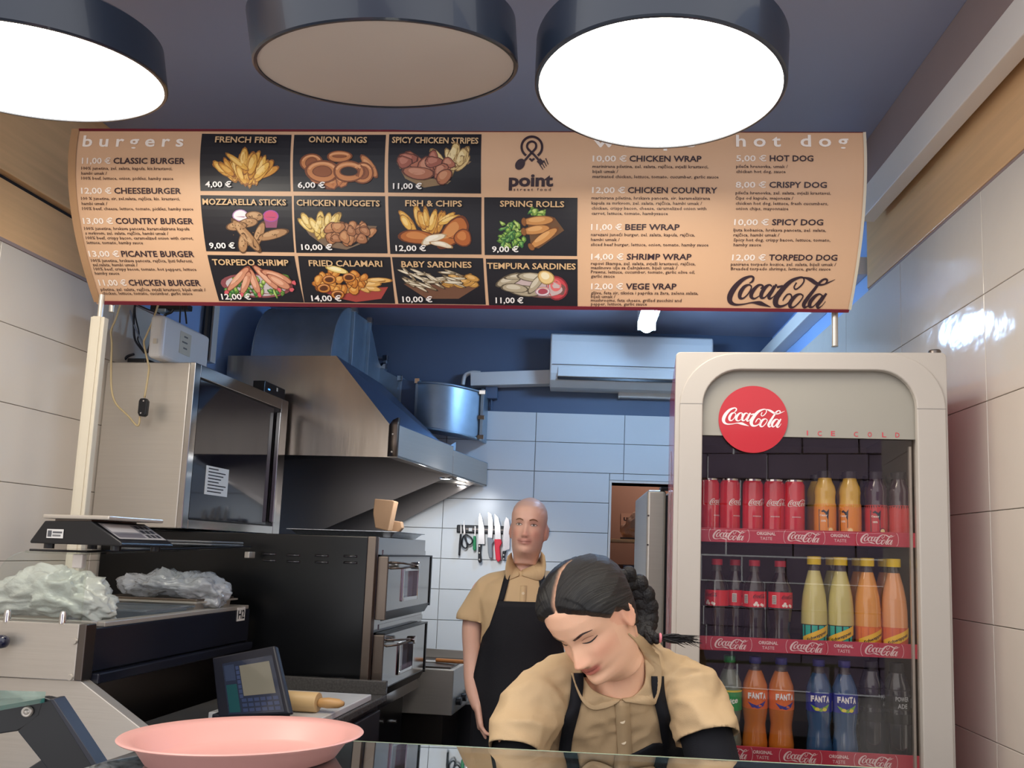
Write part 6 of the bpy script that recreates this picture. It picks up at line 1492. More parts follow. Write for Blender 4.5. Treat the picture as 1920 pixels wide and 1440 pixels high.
# ------------------------------------------------------------------ people
def sup(a, p):
    c = math.cos(a); return math.copysign(abs(c) ** p, c)
HZ = [-.03, -.012, 0, .010, .022, .034, .047, .065, .085, .11, .13, .155, .18, .20, .214, .222, .225]
HF = [-.040, -.052, -.070, -.083, -.087, -.084, -.088, -.088, -.087, -.083, -.090, -.090, -.082, -.064, -.040, -.018, -.004]
HB = [.045, .046, .050, .055, .060, .064, .070, .080, .092, .100, .104, .103, .093, .074, .048, .022, .004]
HW = [.048, .049, .052, .055, .058, .061, .063, .066, .069, .0725, .075, .0765, .071, .058, .037, .017, .003]
HP = [1.0, 1.0, 1.25, 1.3, 1.25, 1.2, 1.15, 1.1, 1.05, 1.0, .95, .92, .92, .95, 1, 1, 1]
def gs(d, s): return math.exp(-.5 * (d / s) ** 2)
def face_disp(x, z, fem):
    """how far the face stands out (towards -y) at x, z"""
    n = 0.0
    zz = [.056, .060, .064, .069, .075, .082, .090, .10, .11, .118, .128]
    hh = [0, .003, .013, .0225, .0265, .0215, .0165, .0115, .0080, .0055, 0]
    h = float(np.interp(z, zz, hh)) * (0.92 if fem else 0.85); s = float(np.interp(z, zz, [.010, .0095, .0085, .0085, .0088, .0080, .0072, .0066, .0066, .008, .010]))
    n += h * gs(x, s)
    ax = abs(x)
    n += .0085 * gs(ax - .0125, .0055) * gs(z - .0690, .0060)
    n -= .0095 * gs(ax - .030, .0135) * gs(z - .1120, .0085)
    n += .0060 * gs(ax - .031, .0105) * gs(z - .1105, .0058)
    n += (.0020 if fem else .0045) * gs(ax - .027, .016) * gs(z - .128, .006)
    n += .0050 * gs(ax - .043, .014) * gs(z - .083, .013)
    n += .0030 * gs(ax - .032, .012) * gs(z - .060, .012)
    ml = .0475 + ax * ax * (7.0 if fem else 5.0)
    n += .0062 * gs(z - ml - .0062, .0036) * gs(ax, .0145) + .0075 * gs(z - ml + .0066, .0044) * gs(ax, .0125)
    n -= .0048 * gs(z - ml, .0016) * gs(ax, .0160)
    n -= .0028 * gs(ax - .0265, .0040) * gs(z - ml, .0050)
    n -= .0030 * gs(x, .0035) * gs(z - .0600, .005)
    n -= .0035 * gs(z - .0320, .0045) * gs(ax, .016)
    n += .0060 * gs(z - .0140, .0080) * gs(ax, .0130)
    return n
def head_grid(fem, nt=132, nz=150, grow=0.0):
    rings = []
    for j in range(nz + 1):
        z = -.03 + .255 * (j / nz) ** .97
        f = -np.interp(z, HZ, HF); b = np.interp(z, HZ, HB); w = np.interp(z, HZ, HW) * (0.96 if fem else 1.0); p = np.interp(z, HZ, HP)
        if not fem: w *= 1.0 + .04 * gs(z - .03, .03)
        r = []
        for i in range(nt):
            a = -math.pi + 2 * math.pi * i / nt          # a=0 is the front
            c, s = math.cos(a), math.sin(a)
            if c >= 0:
                x = (w + grow) * math.copysign(abs(s) ** (0.92 if p < 1 else 1.0), s); y = -(f + grow) * abs(c) ** p
                front = min(1.0, c * 1.8)
                y -= face_disp(x, z, fem) * front
            else:
                x = (w + grow) * s; y = (b + grow) * abs(c) ** .9
            r.append((x, y, z))
        rings.append(r)
    return rings
def mb_join(*ms):
    r = MB()
    for q in ms: r.add(q.v, q.f)
    return r
def capsule(mb, a, b, ra, rb, n=14, k=4):
    a = Vector(a); b = Vector(b); d = (b - a); L = d.length; d.normalize()
    pts, rs = [], []
    for i in range(k): t = math.pi / 2 * (1 - i / k); pts.append(a - d * ra * math.sin(t)); rs.append(max(ra * math.cos(t), 1e-4))
    pts.append(a); rs.append(ra); pts.append(b); rs.append(rb)
    for i in range(1, k + 1): t = math.pi / 2 * i / k; pts.append(b + d * rb * math.sin(t)); rs.append(max(rb * math.cos(t), 1e-4))
    t = Vector((0, 0, 1)) if abs(d.z) < .9 else Vector((1, 0, 0)); e1 = d.cross(t).normalized(); e2 = d.cross(e1)
    mb.loft([[p + (e1 * math.cos(q) + e2 * math.sin(q)) * r for q in np.linspace(0, 2 * math.pi, n, endpoint=False)] for p, r in zip(pts, rs)])
def chain(mb, pts, rs, n=18, m=5):
    q = cat_rom([tuple(p) + (r,) for p, r in zip(pts, rs)], m)
    for a, b in zip(q[:-1], q[1:]): capsule(mb, a[:3], b[:3], a[3], b[3], n, 3)
def fuse(mb, voxel, smooth=6, fac=0.5, name='body'):
    me = mb.mesh('fuse'); bm = bmesh.new(); bm.from_mesh(me); bmesh.ops.recalc_face_normals(bm, faces=bm.faces); bm.to_mesh(me); bm.free()
    o = bpy.data.objects.new('fuse', me); COL.objects.link(o)
    q = o.modifiers.new('r', 'REMESH'); q.mode = 'VOXEL'; q.voxel_size = voxel; q.use_smooth_shade = True
    if smooth: s = o.modifiers.new('s', 'SMOOTH'); s.iterations = smooth; s.factor = fac
    dg = bpy.context.evaluated_depsgraph_get(); out = bpy.data.meshes.new_from_object(o.evaluated_get(dg)); out.name = name
    bpy.data.objects.remove(o); bpy.data.meshes.remove(me)
    out.polygons.foreach_set('use_smooth', [True] * len(out.polygons))
    return out
def paint(me, fn):
    n = len(me.vertices); co = np.empty(n * 3, np.float32); me.vertices.foreach_get('co', co); co = co.reshape(-1, 3)
    ca = me.color_attributes.new('tint', 'FLOAT_COLOR', 'POINT'); arr = np.ones((n, 4), np.float32)
    arr[:, :3] = fn(co); ca.data.foreach_set('color', arr.ravel())
def L3(h): return np.array(lin(h)[:3])
def mesh_bvh(me): return BVHTree.FromPolygons([v.co.copy() for v in me.vertices], [tuple(p.vertices) for p in me.polygons])
def hand(mb, wrist, fwd, palm_n, side, s=1.0, curl=0.5, spread=0.1):
    """wrist point, direction to the fingers, palm normal (where the palm looks), side=+1 thumb towards fwd x palm_n"""
    f = Vector(fwd).normalized(); n = Vector(palm_n); n = (n - f * n.dot(f)).normalized(); t = f.cross(n).normalized() * side
    wv = Vector(wrist)
    for k in range(4):        # palm rays
        o = (1.5 - k) * .0195 * s
        capsule(mb, wv + t * o * .55 + f * .012 * s, wv + f * (.080 - abs(k - 1.3) * .004) * s + t * o, .0125 * s, .0105 * s, 10, 3)
    ln = [.040, .044, .041, .032]
    for k in range(4):
        o = (1.5 - k) * .0195 * s; p = wv + f * (.082 - abs(k - 1.3) * .004) * s + t * o; d = (f + t * (1.5 - k) * spread).normalized(); a = 0.0; L = ln[k] * s; r = .0086 * s * (0.93 if k == 3 else 1)
        for j, fr in enumerate((1.0, .62, .52)):
            a += curl * (0.55, 1.0, .75)[j] * (1 + .12 * k); dd = (d * math.cos(a) + n * math.sin(a)).normalized(); q = p + dd * L * fr
            capsule(mb, p, q, r * (1 - .07 * j), r * (1 - .07 * (j + 1)), 10, 3); p = q
    p = wv + t * .026 * s + f * .018 * s; d = (t * .75 + f * .65 + n * .30).normalized()
    for j, (L, r) in enumerate(((.042, .0125), (.032, .0098), (.026, .0088))):
        q = p + d * L * s; capsule(mb, p, q, r * s, r * s * .92, 10, 3); p = q; d = (d + f * .45 + n * .35 * curl - t * .15).normalized()
M_skin = mat('skin_fair', 'E5AE92', 0.42, var=0.03, scale=40, attr='tint', sss=0.12, bump=0.06, bscale=500)
M_poly = mat('beige_polo_cotton', 'C2A57E', 0.75, var=0.05, scale=8, bump=0.16, bscale=700)
M_apron = mat('black_apron_cotton', '0C0D15', 0.8, var=0.08, bump=0.1, bscale=300)
M_trous = mat('black_trousers', '14141A', 0.8, var=0.05); M_shoe = mat('black_shoe_leather', '101014', 0.4)
M_button = mat('shirt_button', 'D9C6A6', 0.3, coat=.4)
M_hair = None
def ear(mb, cx, cy, cz, s, side, tilt=0.2):
    vs = []; nu, nv = 18, 12
    rings = []
    for j in range(nv + 1):
        ph = math.pi * j / nv; r = []
        for i in range(nu):
            a = 2 * math.pi * i / nu; x = math.sin(ph) * math.cos(a); z = math.sin(ph) * math.sin(a); y = math.cos(ph)
            ex = .017 * s * x * (1.0 + .25 * z); ez = .032 * s * z; th = .0065 * s * y
            if y > 0: th -= .007 * s * gs(x * 1.0, .38) * gs(z + .05, .5)       # bowl of the ear
            out = side * (cx + th + .010 * s * max(0, x)); r.append((out, cy + ex * 1.0 + tilt * ez * .4 , cz + ez))
        rings.append(r)
    mb.loft(rings, cap=False)
def inside(x, y, poly):
    c = False; n = len(poly); j = n - 1
    for i in range(n):
        if (poly[i][1] > y) != (poly[j][1] > y) and x < (poly[j][0] - poly[i][0]) * (y - poly[i][1]) / (poly[j][1] - poly[i][1]) + poly[i][0]: c = not c
        j = i
    return c
def open_neck(me, poly, org, ymax):
    bm = bmesh.new(); bm.from_mesh(me)
    kill = [f for f in bm.faces if f.calc_center_median().y + org.y < ymax and inside(*proj(f.calc_center_median() + org), poly)]
    bmesh.ops.delete(bm, geom=kill, context='FACES')
    for _ in range(8):
        nw = {}
        for v in bm.verts:
            nb = [e.other_vert(v) for e in v.link_edges if e.is_boundary]
            if len(nb) == 2 and inside(*proj(v.co + org), [(px + (12 if px > poly[0][0] + 30 else -12), py + 12) for px, py in poly]) | True and (v.co.y + org.y) < ymax + .05: nw[v] = v.co * .4 + (nb[0].co + nb[1].co) * .3
        for v, c_ in nw.items():
            if v.co.z > 1.12 or org.length < .01: v.co = c_
    bm.to_mesh(me); bm.free()
def skin_paint(inv, fem, extra=None):
    """inv: maps world co (n,3) to head-local co"""
    base = L3('F2BE9C' if fem else 'D9AC98')
    def fn(co):
        h = inv(co); x, y, z = h[:, 0], h[:, 1], h[:, 2]; ax = np.abs(x)
        c = np.tile(base, (len(co), 1)); front = (y < -.03) & (z > -.02) & (z < .23) & (ax < .08)
        def mixc(c, w, col): return c * (1 - w[:, None]) + col * w[:, None]
        g = lambda d, s: np.exp(-.5 * (d / s) ** 2)
        blush = front * (g(ax - .043, .016) * g(z - .078, .014) * .35 + g(x, .010) * g(z - .074, .010) * .30)
        c = mixc(c, blush, L3('D97C66'))
        ml = .0475 + ax * ax * (7.0 if fem else 5.0)
        lip = front * np.clip(1.6 * np.exp(-((z - ml) / .0095) ** 4) * np.exp(-(ax / (.0255 if fem else .029)) ** 6), 0, 1) * (y < -.072)
        c = mixc(c, lip * (.85 if fem else .55), L3('C0645A' if fem else 'B5706A'))
        c = mixc(c, front * np.exp(-((z - ml) / (.0013 if fem else .002)) ** 2) * np.exp(-(ax / (.024 if fem else .030)) ** 6) * .8, L3('6A2A28'))
        c = mixc(c, front * g(ax - .0085, .0032) * g(z - .0635, .0026) * (.75 if fem else .35) * (y < -.09), L3('6A3028'))
        c = mixc(c, front * g(ax - .031, .013) * g(z - .112, .008) * (.30 if fem else .35), L3('A86A5A'))
        c = mixc(c, ((ax > .066) & (z > .05) & (z < .13) & (y > -.03) & (y < .05)) * .25, L3('D8705C'))
        if not fem:
            st = np.clip((z - .150 - .02 * np.clip(-y / .09, 0, 1) + .35 * np.clip(y, 0, .1)) / .02, 0, 1) * (z < .25); c = mixc(c, st * .45, L3('A8928A'))
            bd = front * g(z - .02, .02) * .22; c = mixc(c, bd, L3('9A7260'))
        if extra is not None: c = extra(co, h, c, mixc)
        return c
    return fn
def surf_patch(mb, bvh, pts, o_to_w, d_w, off, col, fan=True):
    """pts: head-local (x,z) outline; cast onto the face from the front"""
    out = []
    for x, z in pts:
        st = o_to_w(Vector((x, -.25, z))); hit = bvh.ray_cast(st, d_w, .4)[0]
        out.append((hit if hit else o_to_w(Vector((x, -.085, z)))) - d_w * off)
    if fan:
        c = sum(out, Vector()) / len(out)
        cx = sum(p[0] for p in pts) / len(pts); cz = sum(p[1] for p in pts) / len(pts)
        h = bvh.ray_cast(o_to_w(Vector((cx, -.25, cz))), d_w, .4)[0]
        c = (h - d_w * off) if h else c
        mb.add(out + [c], [(i, (i + 1) % len(out), len(out)) for i in range(len(out))], col)
    return out
def ribbon_patch(mb, bvh, pts, o_to_w, d_w, off, col):
    """pts: (x,z,width)"""
    q = cat_rom(pts, 5); a, b = [], []
    for i in range(len(q)):
        p0 = q[max(i - 1, 0)]; p1 = q[min(i + 1, len(q) - 1)]; d = np.array([p1[0] - p0[0], p1[1] - p0[1]]); d /= np.linalg.norm(d) + 1e-9; n = np.array([-d[1], d[0]]) * q[i][2] / 2
        a.append((q[i][0] + n[0], q[i][1] + n[1])); b.append((q[i][0] - n[0], q[i][1] - n[1]))
    A = surf_patch(None, bvh, a, o_to_w, d_w, off, None, False); B = surf_patch(None, bvh, b, o_to_w, d_w, off, None, False)
    vs = A + B; n = len(A); mb.add(vs, [(i, i + 1, n + i + 1, n + i) for i in range(n - 1)], col)
def almond(cx, cz, w, h, tilt, n=20, lower=1.0):
    r = []
    for k in range(n):
        a = 2 * math.pi * k / n; x = w * math.cos(a); y = h * math.sin(a) * (1 - abs(math.cos(a)) ** 3 * .6) * (lower if math.sin(a) < 0 else 1)
        r.append((cx + x, cz + y + tilt * x))
    return r
def drape(bvh, fn, nu, nv, dirv, off, name='cloth'):
    """grid of start points fn(u,v) cast along dirv on a body, lifted by off"""
    pts = []; 
    for j in range(nv + 1):
        for i in range(nu + 1):
            s = fn(i / nu, j / nv); h = bvh.ray_cast(s - dirv * 1.0, dirv, 2.5)[0]
            pts.append(h)
    w = nu + 1
    return pts
def cast_sheet(bvh, fn, nu, nv, dirv, off, fallback):
    g = []
    for j in range(nv + 1):
        for i in range(nu + 1):
            s = fn(i / nu, j / nv); h = bvh.ray_cast(s - dirv * 0.8, dirv, 2.0)[0]
            g.append((h - dirv * off) if h else fallback(s, i / nu, j / nv))
    return g, [(j * (nu + 1) + i, j * (nu + 1) + i + 1, (j + 1) * (nu + 1) + i + 1, (j + 1) * (nu + 1) + i) for j in range(nv) for i in range(nu)]
def relax(g, nu, nv, it=2, axis=1):
    for _ in range(it):
        h = [v.copy() for v in g]
        for j in range(1, nv):
            for i in range(1, nu):
                k = j * (nu + 1) + i; m = (h[k - 1] + h[k + 1] + h[k - nu - 1] + h[k + nu + 1]) / 4; g[k] = h[k].lerp(m, .5)
    return g

# ================================================================== man by the rear wall
MX, MY = -0.172, 2.86
man = thing('person', 'young man with shaved head in beige polo and black apron standing by the rear wall', 'person', (MX, MY, 0))
S = 0.231 / 0.225; SX = 0.88
MH = Matrix.Translation((0.0, -0.015, 1.436)) @ Matrix.Rotation(math.radians(3), 4, 'Y') @ Matrix.Rotation(math.radians(-4), 4, 'Z') @ Matrix.Rotation(math.radians(-5), 4, 'X') @ Matrix.Diagonal((S * SX, S * .96, S, 1))
MHi = MH.inverted()
def tomat(mb, M): mb.v = [tuple(M @ Vector(v)) for v in mb.v]; return mb
hm = MB(); hm.loft(head_grid(False, 100, 110)); ear(hm, .077, .012, .095, 1.0, 1, .2); ear(hm, .077, .012, .095, 1.0, -1, .2); tomat(hm, MH)
bd = mb_join(hm)
chain(bd, [(0, .015, 1.50), (0, .02, 1.42), (0, .02, 1.34)], [.053, .052, .055])
for s in (-1, 1): chain(bd, [(0, .02, 1.355), (s * .10, .02, 1.33), (s * .150, .02, 1.31)], [.035, .032, .032])
def sec(x, y, z, hw, hd, n=28, p=.85): return [(x + hw * math.copysign(abs(math.cos(a)) ** p, math.cos(a)), y + hd * math.copysign(abs(math.sin(a)) ** p, math.sin(a)), z) for a in np.linspace(0, 2 * math.pi, n, endpoint=False)]
bd.loft([sec(0, .02, z, a, b) for z, a, b in ((.80, .12, .08), (.92, .14, .09), (1.05, .125, .08), (1.18, .14, .085), (1.28, .14, .08), (1.34, .08, .05))])
chain(bd, [(-.160, .02, 1.30), (-.195, .02, 1.18), (-.190, .015, 1.06), (-.180, -.02, .95), (-.155, -.045, .885)], [.046, .040, .036, .030, .024])
hand(bd, (-.157, -.045, .885), (.22, -.25, -1), (.9, .25, .1), -1, 1.0, .55)
chain(bd, [(.160, .02, 1.30), (.200, .02, 1.18), (.205, .0, 1.09), (.13, -.12, 1.0), (.075, -.165, .965)], [.046, .040, .038, .032, .026])
hand(bd, (.075, -.165, .965), (-.75, -.25, -.45), (-.2, .8, -.3), 1, 1.0, .5)
for s in (-1, 1):
    chain(bd, [(s * .085, .02, .84), (s * .09, .01, .48), (s * .09, .03, .12), (s * .09, .02, .06)], [.082, .058, .042, .035])
mme = fuse(bd, .0042, 5)
inv = np.array(MHi)
paint(mme, skin_paint(lambda co: co @ inv[:3, :3].T + inv[:3, 3], False))
obj('body', mme, M_skin, man)
bvh = mesh_bvh(mme)
o2w = lambda v: MH @ v
dw = (MH.to_3x3() @ Vector((0, 1, 0))).normalized()
for s in (-1, 1):
    fe = MB()
    surf_patch(fe, bvh, almond(s * .031, .1115, .0150, .0050, s * .05), o2w, dw, .0006, '4A2E24')
    surf_patch(fe, bvh, almond(s * .031, .1110, .0125, .0033, s * .05), o2w, dw, .0010, 'D8CCC4')
    surf_patch(fe, bvh, [(s * .031 + .0044 * math.cos(a), .1114 + .0030 * math.sin(a)) for a in np.linspace(0, 2 * math.pi, 12, endpoint=False)], o2w, dw, .0014, '4E4A44')
    obj('eye', fe, M_lab, man)
    fb = MB(); ribbon_patch(fb, bvh, [(s * .013, .1255, .004), (s * .026, .1300, .0055), (s * .038, .1295, .0045), (s * .046, .126, .002)], o2w, dw, .0008, '7E5A44')
    obj('eyebrow', fb, M_lab, man)
# shirt
sm = MB()
sm.loft([sec(0, .02, z, a, b) for z, a, b in ((.88, .165, .115), (.97, .158, .110), (1.05, .150, .106), (1.18, .168, .114), (1.27, .180, .112), (1.325, .160, .095), (1.360, .105, .078), (1.382, .070, .062))])
chain(sm, [(-.05, .02, 1.345), (-.125, .02, 1.318), (-.168, .02, 1.265), (-.197, .015, 1.195)], [.045, .050, .056, .060]); chain(sm, [(.05, .02, 1.345), (.125, .02, 1.318), (.168, .02, 1.265), (.200, .015, 1.195)], [.045, .050, .056, .060])
def trim_sleeves(me, cuts):
    bm = bmesh.new(); bm.from_mesh(me)
    for co, no, sel in cuts:
        geo = [v for v in bm.verts if sel(v.co)]; gs_ = set(geo)
        ge = [e for e in bm.edges if e.verts[0] in gs_ and e.verts[1] in gs_]; gf = [f for f in bm.faces if all(v in gs_ for v in f.verts)]
        bmesh.ops.bisect_plane(bm, geom=geo + ge + gf, plane_co=co, plane_no=no, clear_outer=True)
    bm.to_mesh(me); bm.free(); return me
def folds(me, amp, sc, seed, mask=None):
    me.update(); nrm = [v.normal.copy() for v in me.vertices]
    for v, n in zip(me.vertices, nrm):
        p = v.co; a = noise.noise(Vector((p.x * sc[0], p.y * sc[1], p.z * sc[2])) + Vector((seed, 0, 0)))
        a = (1 - abs(a) * 2.2); m_ = 1.0 if mask is None else mask(p)
        v.co = p + n * amp * (a - .5) * m_
    me.update()
sme = fuse(sm, .006, 8)
trim_sleeves(sme, [(Vector((-.197, .015, 1.185)), Vector((-.15, -.1, -1)), lambda c: c.x < -.155 and c.z < 1.23), (Vector((.200, .015, 1.185)), Vector((.15, -.1, -1)), lambda c: c.x > .160 and c.z < 1.23)])
folds(sme, .006, (9, 9, 5), 3.3, lambda p: 0.4 + min(1, abs(p.x) / .15))
so = obj('polo_shirt', sme, M_poly, man); q = so.modifiers.new('s', 'SOLIDIFY'); q.thickness = .003; q.offset = 0
sb = mesh_bvh(sme); open_neck(sme, [(955, 1020), (962, 1047), (968, 1058), (977, 1072), (999, 1060), (1009, 1047), (1018, 1020)], Vector((MX, MY, 0)), MY + .03)
# collar
def strip_mesh(pairs, name, m, par, th=.003, bev=0.0, **k):
    mb = MB(); n = len(pairs); mb.add([a for a, b in pairs] + [b for a, b in pairs], [(i, i + 1, n + i + 1, n + i) for i in range(n - 1)])
    return obj(name, mb, m, par, smooth=True, solid=th, **k)
def cast_front(b, x, z, off, y0=-.5):
    h = b.ray_cast(Vector((x, y0, z)), Vector((0, 1, 0)), 1.2)[0]
    return (h - Vector((0, off, 0))) if h else None
def smooth_pairs(prs, n=4): A = cat_rom([tuple(a) for a, b in prs], n); B = cat_rom([tuple(b) for a, b in prs], n); return [(Vector(a), Vector(b)) for a, b in zip(A, B)]
def castp(bv, px, py, off, org, y0, fb):
    p = P(px, py, y=y0); d = (P(px, py, y=y0 + .5) - p).normalized(); h = bv.ray_cast(p - org, d, 1.3)[0]
    return (h if h else P(px, py, y=fb) - org) - d * off
MO = Vector((MX, MY, 0)); mmb = bvh
for leaf in ([((959, 1036), (952, 1043)), ((961, 1048), (948, 1066)), ((967, 1060), (951, 1087)), ((975, 1069), (973, 1079))],
             [((1015, 1034), (1021, 1042)), ((1011, 1048), (1023, 1066)), ((999, 1060), (1013, 1088)), ((978, 1069), (979, 1079))]):
    strip_mesh(smooth_pairs([(castp(mmb, *a, .004, MO, 2.3, 2.83), castp(sb, *b, .009, MO, 2.3, 2.80)) for a, b in leaf]), 'collar', M_poly, man, .003)
pk = []
for k in range(10): z = 1.33 - k * .012; a = cast_front(sb, -.012, z, .004); b_ = cast_front(sb, .012, z, .004); pk.append((a, b_))
strip_mesh(pk, 'placket', M_poly, man, .002)
c = cast_front(sb, 0, 1.302, .007); obj('button', MB().cyl(c, c + Vector((0, .002, 0)), .0055, n=14), M_button, man)
# apron
def ap_fn(u, v):
    z = 1.272 - v * .777
    hw = np.interp(z, [.5, 1.0, 1.13, 1.18, 1.272], [.185, .175, .150, .120, .092]); return Vector((-hw + 2 * hw * u, 0, z))
nu, nv = 22, 34
g, fs = cast_sheet(sb, ap_fn, nu, nv, Vector((0, 1, 0)), .009, lambda s, u, v: Vector((s.x, -.098 + .06 * (abs(u - .5) * 2) ** 2.5 - .015 * (1.0 - s.z), s.z)))
for k, v in enumerate(g):
    if v.z < .95: u = (k % (nu + 1)) / nu; v.y = -.108 + .075 * (abs(u - .5) * 2) ** 2.5 + .006 * math.sin(u * 19) * (.95 - v.z) * 4
g = relax(g, nu, nv, 6); mb = MB(); mb.add(g, fs); obj('apron', mb, M_apron, man, smooth=True, solid=.003)
for s in (-1, 1):
    pr_ = []
    for k in range(9):
        t = k / 8; x = s * (.084 - .022 * t ** .8); z = 1.265 + .115 * t
        a = cast_front(sb, x - .011, z, .008) or Vector((x - .011, -.05 + .05 * t, z)); b_ = cast_front(sb, x + .011, z, .008) or Vector((x + .011, -.05 + .05 * t, z)); pr_.append((a, b_))
    pr_.append((Vector((s * .062 - .008, .02, 1.412)), Vector((s * .062 + .010, .02, 1.408)))); strip_mesh(pr_, 'apron_strap', M_apron, man, .0025)
tm = MB()
for s in (-1, 1): chain(tm, [(s * .08, .02, .88), (s * .092, .01, .48), (s * .092, .03, .09)], [.095, .075, .06])
obj('trousers', fuse(tm, .012, 4), M_trous, man)
for s in (-1, 1):
    fm = MB(); capsule(fm, (s * .09, .06, .045), (s * .10, -.11, .038), .045, .042); fm.v = [(x, y, max(z, .001)) for x, y, z in fm.v]; obj('shoe', fm, M_shoe, man, smooth=True)

# ================================================================== woman bending over the counter
WR = Matrix(((0.76575345, 0.39607109, -0.50670439), (-0.61613277, 0.67768003, -0.40141024), (0.18439646, 0.61957846, 0.76296821))).to_4x4()
WH_ = Matrix.Translation((0.0443, 1.5058, 1.3280)) @ WR @ Matrix.Translation((0, 0, -.11))
WHi = WH_.inverted(); o2w = lambda v: WH_ @ v
woman = thing('person', 'dark haired young woman with braid in beige polo and black apron bending over the counter', 'person', (0, 0, 0))
wo = Vector((0.09, 1.82, 0)); woman.location = wo
def wl(v): return tuple(Vector(v) - wo)
def shift(me):
    me.transform(Matrix.Translation(-wo)); return me
hm = MB(); hm.loft(head_grid(True, 132, 150)); ear(hm, .0745, .012, .093, .95, 1, .2); ear(hm, .0745, .012, .093, .95, -1, .2); tomat(hm, WH_)
bd = mb_join(hm)
nk0 = o2w(Vector((0, .030, .035)))
chain(bd, [nk0, Vector((.105, 1.575, 1.262)), Vector((.116, 1.600, 1.215)), Vector((.108, 1.612, 1.165))], [.050, .047, .054, .060], 20)
for a in ((-.055, 1.575, 1.155), (.265, 1.635, 1.175)): chain(bd, [(.112, 1.63, 1.16), a], [.035, .034])
chain(bd, [(.11, 1.66, 1.12), (.108, 1.73, 1.05), (.10, 1.79, .95), (.09, 1.82, .88)], [.06, .075, .08, .09])
chain(bd, [(-.055, 1.575, 1.155), (-.10, 1.51, 1.08), (-.115, 1.50, 1.00), (-.045, 1.42, .955), (.0, 1.37, .925)], [.034, .038, .034, .027, .021])
hand(bd, (.0, 1.37, .925), (.45, -.85, -.15), (.1, -.1, -1), 1, .9, .35)
chain(bd, [(.265, 1.635, 1.175), (.285, 1.56, 1.10), (.300, 1.52, 1.0), (.235, 1.43, .955), (.19, 1.38, .925)], [.034, .038, .034, .027, .021])
hand(bd, (.19, 1.38, .925), (-.30, -.9, -.15), (-.1, -.1, -1), -1, .9, .35)
for s in (-1, 1): chain(bd, [(.09 + s * .075, 1.82, .86), (.09 + s * .08, 1.80, .48), (.09 + s * .08, 1.83, .08)], [.085, .055, .036])
wme = fuse(bd, .0030, 5)
inv2 = np.array(WHi)
paint(wme, skin_paint(lambda co: co @ inv2[:3, :3].T + inv2[:3, 3], True))
W0V = Vector((0, 0, 0)); wbv = mesh_bvh(wme); obj('body', shift(wme), M_skin, woman)
dw = (WH_.to_3x3() @ Vector((0, 1, 0))).normalized()
for s in (-1, 1):
    fe = MB(); ribbon_patch(fe, wbv, [(s * .0185, .1095, .0012), (s * .025, .1068, .0024), (s * .033, .1058, .0030), (s * .041, .1078, .0026), (s * .0475, .1110, .0012)], o2w, dw, .0010, '1E1412')
    ribbon_patch(fe, wbv, [(s * .020, .1150, .0008), (s * .031, .1180, .0012), (s * .043, .1155, .0008)], o2w, dw, .0006, '9A6452')
    fe.v = [wl(v) for v in fe.v]; obj('eyelash', fe, M_lab, woman, label='dark lash of a lowered eyelid')
    fb = MB(); ribbon_patch(fb, wbv, [(s * .0125, .1255, .0042), (s * .023, .1295, .0052), (s * .036, .1335, .0042), (s * .050, .1300, .0012)], o2w, dw, .0010, '3A2420')
    fb.v = [wl(v) for v in fb.v]; obj('eyebrow', fb, M_lab, woman)
# hair shell with centre parting
def hairmat():
    mt = mat('black_hair', '120D0E', 0.40, var=0.0, attr='tint', spec=0.6)
    nt_ = mt.node_tree; N = nt_.nodes; L = nt_.links
    at = N.new('ShaderNodeAttribute'); at.attribute_name = 'strand'; nz = N.new('ShaderNodeTexNoise'); nz.noise_dimensions = '1D'; nz.inputs['Scale'].default_value = 95; nz.inputs['Detail'].default_value = 5; nz.inputs['Roughness'].default_value = .7
    L.new(at.outputs['Fac'], nz.inputs['W']); bp_ = N.new('ShaderNodeBump'); bp_.inputs['Strength'].default_value = .8; bp_.inputs['Distance'].default_value = .002
    L.new(nz.outputs['Fac'], bp_.inputs['Height']); L.new(bp_.outputs[0], N['Principled BSDF'].inputs['Normal'])
    return mt
hairm = hairmat()
rings = head_grid(True, 240, 190, 0.0)
hv, hc = [], []
nt = len(rings[0])
hl_a = [0, .25, .5, .8, 1.05, 1.25, 1.45, 1.6, 1.9, 2.4, 3.2]
hl_z = [.182, .180, .172, .158, .138, .118, .120, .105, .055, .030, .020]
blk = L3('0B0808'); skn = L3('E2B090'); mesh_v = []; mesh_c = []; mesh_s = []
for j, r in enumerate(rings):
    for i, (x, y, z) in enumerate(r):
        a = abs(-math.pi + 2 * math.pi * i / nt); hz_ = np.interp(a, hl_a, hl_z)
        k = max(0.0, min(1.0, (z - hz_) / .012))
        d = Vector((x, y * .8, (z - .11))).normalized()
        # strands run from the parting backwards and down
        ph = math.atan2(z - .085, abs(x) + .004) + y * 4.5
        st = noise.noise(Vector((ph * 22, 3, 0))) + .6 * noise.noise(Vector((ph * 48, 7, y * 6))); mesh_s.append(ph + (7 if x < 0 else 0))
        part = math.exp(-(x / .0030) ** 2) * (1.0 if (y < .035 and z > .15) else 0.0)
        th = (-.004 + k * (.0115 + .0012 * st + .006 * min(1, abs(x) / .05) * (1 if y > -.06 else .6)) ) - .006 * part * k
        p = Vector((x, y, z)) + d * th
        mesh_v.append(tuple(o2w(p) - wo)); c = skn * part + blk * (1 - part) * (1 + .25 * st)
        mesh_c.append(np.clip(c, 0, 1))
n1 = len(rings); hf = []
for j in range(n1 - 1):
    for i in range(nt):
        i2 = (i + 1) % nt; q = (j * nt + i, j * nt + i2, (j + 1) * nt + i2, (j + 1) * nt + i)
        a = abs(-math.pi + 2 * math.pi * i / nt); 
        if rings[j + 1][i][2] > np.interp(a, hl_a, hl_z) - .004: hf.append(q)
